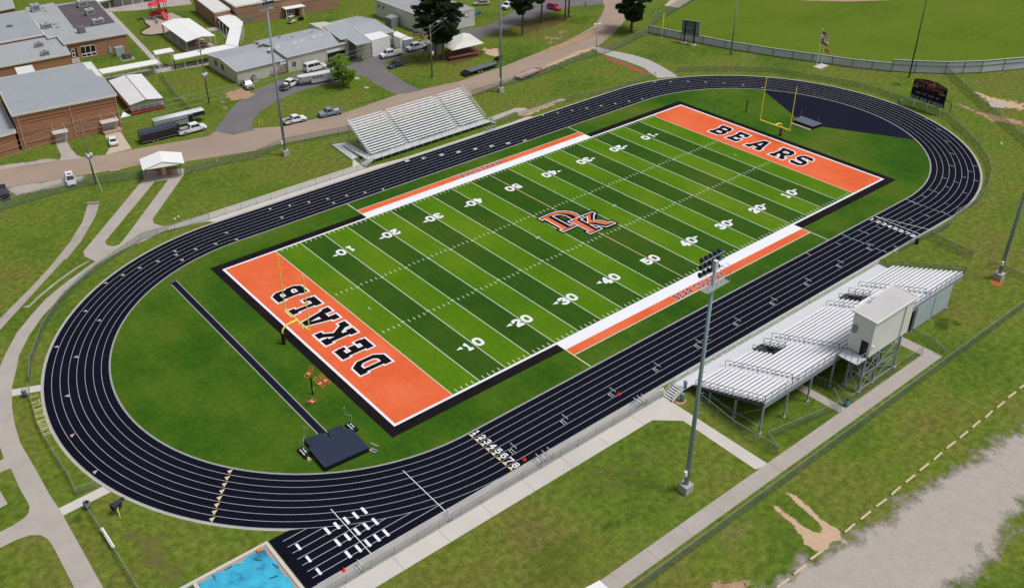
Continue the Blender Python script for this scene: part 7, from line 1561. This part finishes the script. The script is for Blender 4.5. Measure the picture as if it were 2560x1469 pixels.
    mirrors(t, xh - .1, hw - .08, belt + .12, col if not old else CHR); wheels(t, L, wd, .40 if not old else .36, (xf - .95, xb + 1.25), .26 if not dually else .34)
    m = solid(); m.box(xb + .3, xf - .3, -.7, .7, .32, sill + .02); m.build('chassis', BLKP, t, local=True); return t
def car(label, x, y, rz, col, L=4.7, suv=False, name='parked_car', cat='car', hgt=None, sunroof=False):
    t = thing(name, label, cat, (x, y, .02), rz); wd = 1.84; hw = wd / 2; h = hgt or (1.68 if suv else 1.43); belt = .98 if suv else .88; xf, xb = L / 2, -L / 2; m = solid()
    bodyloft(m, [(xb, hw - .14, .42, hw - .1, .62, hw - .25, belt - (.0 if suv else .06)), (xb + .35, hw - .02, .3, hw, .62, hw - .12, belt), (0, hw, .26, hw, .62, hw - .08, belt), (xf - 1.25, hw, .26, hw, .62, hw - .12, belt - .02), (xf - .35, hw - .05, .3, hw - .04, .6, hw - .22, belt - .18), (xf, hw - .22, .34, hw - .18, .55, hw - .38, belt - .32)]); m.build('body', col, t, local=True)
    if suv: c = house(t, col, xb + .15, xf - 1.15, xb + .5, xf - 2.0, hw - .09, hw - .26, belt - .03, h, (.33, .62))
    else: c = house(t, col, xb + .55, xf - 1.15, xb + 1.25, xf - 2.1, hw - .09, hw - .28, belt - .03, h, (.5,))
    if sunroof: m = solid(); xm = (xb + xf) / 2 - .35; m.box(xm - .3, xm + .3, -.38, .38, h + .001, h + .012); m.build('sunroof', GLASS, c, local=True)
    for s in (-1, 1):
        m = solid(); m.cb((xf - .16, s * (hw - .32), .58), (.26, .36, .14)); m.build('headlight', LHD, t, local=True); m = solid(); m.cb((xb + .06, s * (hw - .28), .70), (.16, .34, .14)); m.build('taillight', TLT, t, local=True)
    m = solid(); m.cb((xf - .03, 0, .48), (.1, .8, .18)); m.build('grille', BLKM, t, local=True); mirrors(t, xf - 1.5, hw - .08, belt + .06, col); wheels(t, L, wd, .33 if not suv else .36, (xf - .88, xb + .85), .22); return t
def onside(a, c, wd, front_first=True, right=True):
    """a: rear wheel foot point, c: front wheel foot point on the near side; returns centre, heading"""
    d = Vector(c) - Vector(a); d.z = 0; ang = math.atan2(d.y, d.x); n = Vector((-d.y, d.x, 0)).normalized() * (wd / 2) * (1 if right else -1); mid = (Vector(a) + Vector(c)) / 2 + n; return mid.x, mid.y, ang
WPT = paint('white', (.78, .79, .81)); SLV = paint('silver', (.33, .33, .34)); DBL = paint('dark_blue', (.018, .04, .075)); BLG = paint('blue_grey', (.20, .27, .34)); BLC = paint('black', (.012, .013, .02)); RDP = paint('red', (.52, .04, .09)); CHM = paint('champagne', (.36, .35, .31))
def vp_(v_, r, f, **k): return onside(G(v_(*r)), G(v_(*f)), 1.95, **k)
x, y, a = vp_(v2, (378, 795), (438, 838), right=False); x, y, a = (*G(v2(432, 795))[:2], math.atan2(G(v2(480, 835))[1] - G(v2(385, 755))[1], G(v2(480, 835))[0] - G(v2(385, 755))[0]))
pickup('silver pickup with dark bed parked at the near corner of the shop building', x, y, a, SLV, 5.3, False, True)
x, y, a = vp_(v2, (785, 832), (905, 768)); pickup('white crew cab flatbed truck with white tank on its black bed', x, y, a, WPT, 6.0, True, flatbed=True)
x, y, a = vp_(v2, (818, 1142), (945, 1112)); pickup('small white extended cab pickup parked on the road edge beside the light mast', x, y, a, WPT, 5.0, False, True, hgt=1.65)
x, y, a = vp_(v2, (1268, 1048), (1134, 1076), right=False); pickup('old blue grey pickup with loaded bed on the road edge left of the bleachers', x, y, a, BLG, 5.2, False, False, hgt=1.72, old=True, load=mat('load_white', (.5, .5, .48), .7))
x, y, a = vp_(v9, (757, 1012), (460, 1080), right=False); pickup('white crew cab pickup with covered bed in front of the white container', x, y, a, WPT, 6.4, True, bedcover=mat('tonneau', (.50, .48, .46), .6), dually=True, hgt=1.95)
x, y, a = vp_(v9, (1217, 882), (952, 955), right=False); pickup('white crew cab pickup with open black bed behind the wooden pole', x, y, a, WPT, 6.4, True, dually=True, hgt=1.95)
x, y, a = vp_(v1, (1675, 1240), (1858, 1192)); pickup('white crew cab pickup hitched to the black enclosed trailer', x, y, a, WPT, 6.2, True, hgt=1.92)
x, y, a = vp_(v12, (632, 122), (508, 182), right=False); pickup('white pickup with a white bed topper on grass at the top edge', x, y, a, WPT, 5.6, True, topper=True)
x, y, a = vp_(v9, (795, 1203), (618, 1255), right=False); car('dark blue sedan parked on grass beside the side drive', x, y, a, DBL, 4.8)
p0, p1 = Vector(G(vz(765, 425))), Vector(G(vz(722, 300))); d = p0 - p1; car('white suv with dark sunroof parked on the road verge by the wooden pole', (p0.x + p1.x) / 2, (p0.y + p1.y) / 2, math.atan2(d.y, d.x), WPT, 4.75, True, sunroof=True)
p0, p1 = Vector(G(vz(70, 562))), Vector(G(vz(25, 445))); car('black suv cut off by the left edge on the road verge', (p0.x + p1.x) / 2, (p0.y + p1.y) / 2, math.atan2((p0 - p1).y, (p0 - p1).x), BLC, 4.7, True)
p0, p1 = Vector(G(v1(1043, 1342))), Vector(G(v1(1022, 1262))); car('white sedan parked nose in on the tan driveway of the gymnasium', (p0.x + p1.x) / 2, (p0.y + p1.y) / 2, math.atan2((p1 - p0).y, (p1 - p0).x), WPT, 4.7)
g = G(v12(1400, 190)); car('bright red and white suv on the side drive among the pines', g[0], g[1] + 1.2, R_(-85), RDP, 4.7, True)
g = G(v12(900, 85)); car('dark car on the side drive behind the left pine crown', g[0], g[1] + .6, R_(200), BLC, 4.9)
x, y, a = vp_(v9, (2330, 105), (2110, 115), right=False); car('weathered champagne car on grass behind the white workshop', x, y, a, CHM, 4.8)
# van
x, y, a = vp_(v2, (1003, 664), (1135, 630)); t = thing('passenger_van', 'white passenger van parked along the shop building wall', 'van', (x, y, .02), a)
m = solid(); bodyloft(m, [(-2.85, .93, .4, .97, 1.0, .92, 1.2), (-2.7, .98, .35, 1.0, .9, .95, 1.2), (1.3, 1.0, .35, 1.0, .9, .95, 1.2), (2.2, .98, .35, .98, .8, .85, 1.12), (2.75, .88, .4, .86, .75, .75, .95)]); m.build('body', WPT, t, local=True)
house(t, WPT, -2.82, 1.55, -2.7, .95, .93, .80, 1.19, 2.15, (.1, .52, .76)); wheels(t, 5.6, 2.0, .37, (1.75, -1.75)); mirrors(t, 1.3, .95, 1.35, BLKM)
for s in (-1, 1): m = solid(); m.cb((2.68, s * .65, .8), (.16, .3, .2)); m.build('headlight', LHD, t, local=True); m = solid(); m.cb((-2.86, s * .88, 1.0), (.05, .12, .4)); m.build('taillight', TLT, t, local=True)
m = solid(); m.cb((2.8, 0, .5), (.12, 1.6, .22)); m.cb((-2.9, 0, .5), (.1, 1.7, .2)); m.build('bumper', CHR, t, local=True)
# trailers
def along(v_, a, c): A_, C_ = Vector(G(v_(*a))), Vector(G(v_(*c))); d = C_ - A_; return A_, C_, math.atan2(d.y, d.x), d.length
A_, C_, an, L = along(v1, (1300, 1322), (1640, 1238)); n_ = Vector((-math.sin(an), math.cos(an), 0)); ct = (A_ + C_) / 2 + n_ * 1.2
t = thing('enclosed_trailer', 'long black enclosed cargo trailer behind the white crew cab pickup', 'trailer', (ct.x, ct.y, .02), an)
m = solid(); bodyloft(m, [(-L / 2, 1.2, .45, 1.2, 2.2, 1.16, 2.45), (L / 2 - .4, 1.2, .45, 1.2, 2.2, 1.16, 2.45), (L / 2 + .5, .25, .45, .3, 2.1, .3, 2.3)]); m.build('body', BLC, t, local=True)
m = solid(); m.box(-L / 2, L / 2 - .4, -1.18, 1.18, 2.452, 2.50); m.build('roof', mat('trailer_roof', (.045, .055, .085), .5), t, local=True); m = solid(); m.bar((L / 2 + .3, 0, .5), (L / 2 + 1.5, 0, .5), .12); m.build('hitch', DKST, t, local=True); m = solid(); [m.cb((-L / 2 - .02, s * 1.0, .9), (.05, .15, .12)) for s in (-1, 1)]; m.build('taillight', TLT, t, local=True); m = solid(); m.box(-L / 2, L / 2 - .4, -1.215, -1.202, 2.22, 2.30); m.box(-L / 2, L / 2 - .4, -1.215, -1.202, .46, .56); m.build('side_trim', STEEL, t, local=True)
wheels(t, L, 2.6, .33, (-.9 - L * .1, -.05 - L * .1), .22)
A_, C_, an, L = along(v1, (1440, 1215), (1800, 1128)); n_ = Vector((-math.sin(an), math.cos(an), 0)); ct = (A_ + C_) / 2 + n_ * 1.6
t = thing('horse_trailer', 'silver gooseneck horse trailer parked behind the black trailer', 'trailer', (ct.x, ct.y, .02), an); TRS = mat('trailer_alu', (.42, .44, .47), .45, .3); TRW = mat('trailer_white', (.64, .66, .68), .5)
L = 9.2; m = solid(); m.box(-L / 2, L / 2 - .8, -1.12, 1.12, .5, 2.45); m.build('body', TRS, t, local=True); m = solid(); m.add([(L / 2 - .79, -1.12, 1.5), (L / 2 + 2.0, -1.05, 1.55), (L / 2 + 2.0, 1.05, 1.55), (L / 2 - .79, 1.12, 1.5), (L / 2 - .79, -1.12, 2.45), (L / 2 + 1.8, -1.05, 2.4), (L / 2 + 1.8, 1.05, 2.4), (L / 2 - .79, 1.12, 2.45)], [(3, 2, 1, 0), (4, 5, 6, 7), (0, 1, 5, 4), (1, 2, 6, 5), (2, 3, 7, 6), (3, 0, 4, 7)]); m.build('gooseneck', BLC, t, local=True)
m = solid(); m.tube([(-L / 2 - .02, 0, 2.1), (L / 2 + 1.85, 0, 2.1)], 1.13, 20); m.v = [(p[0], p[1], 2.452 + max(0, (p[2] - 2.1) * .22)) for p in m.v]; m.build('roof', TRW, t, True, local=True); m = solid(); m.box(-L / 2 + .3, L / 2 - 1.5, -1.135, -1.122, 1.45, 1.7); m.box(-L / 2 + .3, L / 2 - 1.5, -1.135, -1.122, 1.0, 1.08); m.build('side_stripe', DKST, t, local=True); m = solid(); m.box(L / 2 - 1.9, L / 2 - .85, -1.14, -1.122, .6, 2.2); m.build('door', BLC, t, local=True); wheels(t, L, 2.3, .36, (-.6, .3), .22)
# livestock trailer by the green tree
A_, C_, an, L = along(v2, (1285, 730), (1020, 778)); n_ = Vector((math.sin(an), -math.cos(an), 0)); ct = (A_ + C_) / 2 + n_ * 1.15
t = thing('livestock_trailer', 'pale grey gooseneck livestock trailer partly behind the bright green tree', 'trailer', (ct.x, ct.y, .02), an); LST = mat('livestock_grey', (.48, .50, .51), .5)
m = solid(); m.box(-L / 2, L / 2, -1.05, 1.05, .45, 2.25); m.build('body', LST, t, local=True); m = solid(); m.box(L / 2 + .002, L / 2 + 2.4, -1.0, 1.0, 1.35, 2.25); m.build('gooseneck', mat('neck_grey', (.36, .39, .41), .5), t, local=True); m = solid(); m.box(-L / 2, L / 2 + 2.0, -1.06, 1.06, 2.252, 2.32); m.tube([(L / 2 + 2.0, 0, 2.252), (L / 2 + 2.0, 0, 2.318)], 1.05, 16); m.build('roof', TRW, t, local=True)
m = solid()
for j in range(3):
    for k in range(3): m.box(L / 2 - 3.0 + k * .95, L / 2 - 2.2 + k * .95, 1.052, 1.066, 1.45 + j * .24, 1.57 + j * .24)
m.build('side_slot', BLKM, t, local=True); wheels(t, L, 2.3, .36, (-L * .22, -L * .22 + .9), .22)
m = solid(); m.bar((L / 2 + 1.6, 0, 1.35), (L / 2 + 1.6, 0, .5), .12); m.bar((L / 2 + .2, .6, .45), (L / 2 + .2, .6, .1), .1); m.build('hitch', BLKM, t, local=True)
# black flatbed gooseneck trailer
A_, C_, an, L = along(v3, (245, 705), (530, 615)); n_ = Vector((-math.sin(an), math.cos(an), 0)); ct = (A_ + C_) / 2 + n_ * 1.2
t = thing('flatbed_trailer', 'black gooseneck flatbed trailer parked along the road', 'trailer', (ct.x, ct.y, .02), an); L += .3
m = solid(); m.box(-L / 2 + 1.6, L / 2, -1.22, 1.22, .78, .95); m.add([(-L / 2, -1.22, .5), (-L / 2 + 1.6, -1.22, .78), (-L / 2 + 1.6, 1.22, .78), (-L / 2, 1.22, .5), (-L / 2, -1.22, .65), (-L / 2 + 1.6, -1.22, .95), (-L / 2 + 1.6, 1.22, .95), (-L / 2, 1.22, .65)], [(3, 2, 1, 0), (4, 5, 6, 7), (0, 1, 5, 4), (1, 2, 6, 5), (2, 3, 7, 6), (3, 0, 4, 7)]); m.build('frame', BLKM, t, local=True); m = solid(); m.box(-L / 2 + 1.7, L / 2 - .1, -1.1, 1.1, .952, .99); m.build('deck', mat('deck_grey', (.13, .14, .17), .8, amt=.2), t, local=True)
m = solid(); m.bar((L / 2 - .1, -.7, .9), (L / 2 + .5, -.5, 2.0), .2); m.bar((L / 2 - .1, .7, .9), (L / 2 + .5, .5, 2.0), .2); m.bar((L / 2 + .4, -.4, 2.0), (L / 2 + 2.3, 0, 2.05), .26); m.bar((L / 2 + .4, .4, 2.0), (L / 2 + 2.3, 0, 2.05), .26); m.bar((L / 2 + 2.2, 0, 2.0), (L / 2 + 2.2, 0, 1.1), .16); m.cb((L / 2 + .5, 0, 1.6), (.5, 1.1, .5)); m.build('gooseneck', BLKM, t, local=True); wheels(t, L, 2.4, .38, (-L * .12, -L * .12 + .9), .3)
m = solid(); [m.cb((-L / 2 - .02, s * .9, .55), (.05, .2, .14)) for s in (-1, 1)]; m.build('taillight', TLT, t, local=True)
# red trailer
pts = P(v3, (685, 700), (745, 728), (935, 655), (800, 642)); A_, C_ = Vector(G(v3(748, 738))), Vector(G(v3(915, 668))); d = C_ - A_; an = math.atan2(d.y, d.x); n_ = Vector((-math.sin(an), math.cos(an), 0)); ct = (A_ + C_) / 2 + n_ * 1.25; L = d.length + .6
t = thing('utility_trailer', 'red flat utility trailer with grey plank deck beside the road fence', 'trailer', (ct.x, ct.y, .02), an); RTR = mat('trailer_red', (.50, .04, .06), .5)
m = solid(); m.box(-L / 2, L / 2, -1.25, -1.15, .55, .78); m.box(-L / 2, L / 2, 1.15, 1.25, .55, .78); m.box(-L / 2, -L / 2 + .1, -1.148, 1.148, .55, .78); m.box(L / 2 - .1, L / 2, -1.148, 1.148, .55, .78); m.bar((L / 2, -.9, .66), (L / 2 + 1.4, 0, .66), .14); m.bar((L / 2, .9, .66), (L / 2 + 1.4, 0, .66), .14); m.box(-.9, .9, 1.25, 1.45, .7, .8); m.box(-.9, .9, -1.45, -1.25, .7, .8); m.build('frame', RTR, t, local=True)
m = solid(); [m.box(-L / 2 + .1 + k * (L - .2) / 10, -L / 2 + .08 + (k + 1) * (L - .2) / 10, -1.14, 1.14, .62, .72) for k in range(10)]; m.build('deck', mat('plank_grey', (.40, .34, .31), .85, amt=.15), t, local=True); wheels(t, L, 2.3, .32, (-.45, .4), .2)
# golf cart
g = G(v2(848, 215)); t = thing('golf_cart', 'cream golf cart with canopy parked before the school entrance', 'golf cart', (g[0], g[1] + .6, .02), R_(20)); m = solid(); bodyloft(m, [(-1.2, .55, .3, .6, .5, .55, .75), (0, .58, .3, .6, .45, .55, .5), (.9, .58, .3, .6, .5, .5, .75), (1.2, .4, .35, .45, .5, .4, .6)]); m.build('body', mat('cart_cream', (.55, .52, .42), .5), t, local=True); m = solid(); m.cb((-.1, 0, 1.9), (1.9, 1.2, .07)); m.build('canopy', mat('cart_roof', (.55, .48, .42), .6), t, local=True); m = solid(); [m.bar((x_, s * .5, .6), (x_ * .85, s * .5, 1.88), .04) for x_ in (-.9, .75) for s in (-1, 1)]; m.build('canopy_post', BLKM, t, local=True); m = solid(); m.cb((-.35, 0, .75), (.5, 1.0, .14)); m.cb((-.6, 0, 1.05), (.12, 1.0, .5)); m.build('seat', mat('cart_seat', (.45, .42, .36), .7), t, local=True); wheels(t, 2.4, 1.25, .24, (.8, -.75), .18)
m = solid(); g2 = G(v2(925, 190)); m.box(g2[0] - .7, g2[0] + .7, g2[1], g2[1] + .8, 0, .9); tag(m.build('dark_bin', BLKP), 'dark bin beside the golf cart at the school entrance', 'bin')
# air unit by the silver pickup
g = G(v2(505, 742)); t = thing('air_conditioner', 'grey ground air conditioner against the shop wall near the silver pickup', 'air conditioner', (g[0], g[1] + .5, 0)); m = solid(); m.cb((0, 0, .65), (1.1, 1.1, 1.2)); m.build('casing', mat('unit_ground', (.30, .30, .29), .6), t, local=True); m = solid(); m.tube([(0, 0, 1.25), (0, 0, 1.32)], .4, 12); m.build('fan', BLKP, t, local=True); m = solid(); m.cb((0, 0, .03), (1.5, 1.5, .06)); m.build('pad', CONC, t, local=True)
# blue tarp heap, clutter
g = G(v9(2160, 255)); m = solid(); m.tube([(g[0] - 1.3, g[1], .05), (g[0], g[1] + .2, .5), (g[0] + 1.2, g[1], .08)], [.3, .6, .15], 8); tag(m.build('tarp_heap', mat('tarp_blue', (.05, .12, .26), .6, amt=.3)), 'blue tarpaulin heap on grass right of the white workshop', 'tarpaulin')
for k, (u, w_) in enumerate(((1090, 640), (1150, 660), (1210, 640), (1020, 650), (1130, 690))):
    g = G(v9(u, w_)); m = solid(); a = k * 1.1; m.bar((g[0] - math.cos(a), g[1] - math.sin(a), .25), (g[0] + math.cos(a), g[1] + math.sin(a), .35), .45, .3); tag(m.build('scrap_pile', mat('scrap_red', (.22, .09, .07), .8, amt=.4, scale=2)), 'reddish scrap lumber on the ground between pine and containers', 'scrap', 'scrap lumber behind the pickups')
# person by the bay
g = Vector(G(v2(1466, 568))); t = thing('person', 'person in dark clothes standing at the corner of the cross bay', 'person', g, R_(-100))
def person_mesh():
    v = [(0, 0, .95), (0, 0, 1.2), (0, 0, 1.42), (0, 0, 1.52), (0, .01, 1.66), (0, .01, 1.76), (.10, 0, .88), (.11, .02, .50), (.11, 0, .08), (.11, .12, .04), (-.10, 0, .88), (-.12, .05, .50), (-.13, .0, .08), (-.13, .12, .04), (.19, 0, 1.40), (.25, -.02, 1.12), (.25, .08, .88), (.25, .10, .80), (-.19, 0, 1.40), (-.26, -.02, 1.12), (-.24, .10, .90), (-.24, .13, .82)]
    e = [(0, 1), (1, 2), (2, 3), (3, 4), (4, 5), (0, 6), (6, 7), (7, 8), (8, 9), (0, 10), (10, 11), (11, 12), (12, 13), (2, 14), (14, 15), (15, 16), (16, 17), (2, 18), (18, 19), (19, 20), (20, 21)]
    r = [.15, .14, .14, .06, .095, .07, .09, .065, .045, .04, .09, .065, .045, .04, .065, .045, .033, .035, .065, .045, .033, .035]; return v, e, r
v_, e_, r_ = person_mesh(); skinfig('body', v_, e_, r_, mat('clothes_dark', (.03, .028, .035), .8), t, 1, 0)
m = solid(); m.tube([(0, .02, 1.60), (0, .02, 1.72)], [.085, .088], 10); m.build('face', mat('skin', (.38, .22, .15), .6), t, True, local=True); m = solid(); m.tube([(0, -.005, 1.70), (0, -.005, 1.79)], [.105, .06], 10); m.build('hair', mat('hair', (.03, .02, .015), .8), t, True, local=True)

# ------------------------------------------------------------ trees
PINE = None
def leafmat(name, lo, hi, sc=1.2):
    m, nt, b = newmat(name); v = pos_node(nt); c = ramp(nt, noise(nt, v, sc, 4, .7), [(.35, lo), (.65, hi)]); nt.links.new(c, b.inputs['Base Color']); b.inputs['Roughness'].default_value = .7; b.inputs['Specular IOR Level'].default_value = .15
    b.inputs['Transmission Weight'].default_value = 0; return m
LFP = leafmat('pine_needles_mat', (.014, .032, .015), (.050, .078, .026), .9); LFG = leafmat('bright_leaves', (.12, .26, .02), (.24, .40, .035)); LFD = leafmat('dark_leaves', (.014, .034, .012), (.04, .075, .02)); BARK = mat('bark', (.11, .085, .07), .9, amt=.3, scale=2)
def leaves(rng, centres, n, size, flat=.6):
    """n leaf clump faces scattered in ellipsoids (cx,cy,cz,rx,ry,rz)"""
    w_ = np.array([c[3] * c[4] * c[5] for c in centres]) ** .7; w_ /= w_.sum(); idx = rng.choice(len(centres), n, p=w_); C_ = np.array(centres)[idx]
    d = rng.normal(size=(n, 3)); d /= np.linalg.norm(d, axis=1)[:, None]; r = rng.random(n) ** .45; p = C_[:, :3] + d * r[:, None] * C_[:, 3:]
    a = rng.normal(size=(n, 3)); a /= np.linalg.norm(a, axis=1)[:, None]; q = np.cross(a, rng.normal(size=(n, 3))); q /= np.linalg.norm(q, axis=1)[:, None]
    s = size * (.6 + .8 * rng.random(n))[:, None]; V = np.stack([p - a * s, p - q * s * flat, p + a * s, p + q * s * flat], 1).reshape(-1, 3)
    return V, np.arange(4 * n).reshape(n, 4)
def tree(kind, label, px, h, seed, crown_base, spread, n, group=None, lean=(0, 0), cat='tree', name='tree', leaf=None, lsize=.3, trunk_r=.28, gap=.0, fork=False):
    rng = np.random.default_rng(seed); g = G(px); t = thing(name, label, cat, g, 0, group); m = solid(); top = (lean[0], lean[1], h * .96)
    pts = [(lean[0] * f + .12 * math.sin(f * 5 + seed), lean[1] * f + .1 * math.cos(f * 4 + seed), h * .96 * f) for f in np.linspace(0, 1, 8)]; m.tube(pts, [trunk_r * (1.15 - f) for f in np.linspace(0, .98, 8)], 8); cs = []
    if kind == 'pine':
        nb = 52; 
        for k in range(nb):
            f = crown_base + (1 - crown_base) * (k + rng.random()) / nb; z = h * .96 * f; prof = math.sin(math.pi * min(1, .16 + (1 - (f - crown_base) / (1 - crown_base)) * .80)) ** .8 if f < .98 else .2; R3 = spread * prof * (.55 + .6 * rng.random()); a = rng.random() * 6.28; bx_, by_ = pts[0][0] + lean[0] * f, pts[0][1] + lean[1] * f
            e = (bx_ + R3 * math.cos(a), by_ + R3 * math.sin(a), z + R3 * .18); m.tube([(bx_, by_, z), e], [trunk_r * .28, .03], 5)
            for j in range(3): u = .45 + .27 * j; cs.append((bx_ + R3 * u * math.cos(a) + rng.normal() * .25, by_ + R3 * u * math.sin(a) + rng.normal() * .25, z + R3 * .18 * u + .15, .75 + .35 * rng.random() * spread / 3, .75 + .35 * rng.random() * spread / 3, .42 + .2 * rng.random()))
    else:
        nb = 48
        for k in range(nb):
            f = crown_base + (1 - crown_base) * rng.random() ** .8; z = h * f; a = rng.random() * 6.28; prof = math.sin(math.pi * min(.97, max(.12, (f - crown_base) / (1 - crown_base) * .85 + .12))); R3 = spread * prof * (.5 + .6 * rng.random()); e = (lean[0] * f + R3 * math.cos(a), lean[1] * f + R3 * math.sin(a), z); m.tube([(lean[0] * f * .7, lean[1] * f * .7, max(h * crown_base * .8, z * .6)), e], [trunk_r * .4, .03], 5); cs.append((*e, .5 + .5 * rng.random(), .5 + .5 * rng.random(), .4 + .35 * rng.random()))
            if rng.random() < .6: cs.append((e[0] * .6, e[1] * .6, z + .2, .6, .6, .5))
    tr = m.build('trunk', BARK, t, local=True)
    V, F = leaves(rng, cs, n, lsize); me = bpy.data.meshes.new('crown'); me.from_pydata(V.tolist(), [], F.tolist()); me.materials.append(leaf or LFP); o = bpy.data.objects.new('crown', me); COL.objects.link(o); o.parent = t; return t
GP = 'tall pines at the top of the grounds'
tree('pine', 'tall dark pine behind the shop pickups, left trunk of the close pair', v9(1385, 1108), 19, 3, .26, 5.6, 24000, GP, (0, 0), lsize=.27, name='pine_tree', trunk_r=.3)
tree('pine', 'tall dark pine beside the white roofed shelter, right trunk of the close pair', v9(1520, 1085), 18.5, 4, .26, 5.4, 24000, GP, (.5, 0), lsize=.27, name='pine_tree', trunk_r=.3)
tree('pine', 'pine standing on the bare bank nearest the far light mast', v12(778, 630), 17, 5, .34, 4.4, 14000, GP, (0, 0), lsize=.27, name='pine_tree', trunk_r=.25)
tree('pine', 'pine standing second along the bare bank', v12(1118, 425), 17, 6, .34, 4.6, 14000, GP, lsize=.27, name='pine_tree', trunk_r=.25)
tree('pine', 'pine on the pine straw, left trunk of the two together', v12(1540, 368), 17, 8, .45, 3.8, 12000, GP, (.4, 0), lsize=.27, name='pine_tree', trunk_r=.22)
tree('pine', 'pine on the pine straw, right trunk of the two together', v12(1605, 325), 17, 9, .42, 4.2, 12000, GP, (.8, 0), lsize=.27, name='pine_tree', trunk_r=.25)
tree('pine', 'dense dark tree standing alone at the bend of the road', v3(1740, 290), 14, 10, .22, 5.2, 20000, GP, (.3, 0), lsize=.27, name='pine_tree', trunk_r=.35)
tree('pine', 'dark tree crown hanging in at the top edge left of the white workshop', v2(1480, -60), 11, 12, .25, 4.2, 5200, GP, lsize=.27, name='pine_tree', leaf=LFD)
tree('leafy', 'young bright green leafy tree beside the pale livestock trailer', v2(1300, 782), 7.4, 14, .16, 3.6, 13000, None, (0, 0), lsize=.16, name='leafy_tree', leaf=LFG, trunk_r=.16)
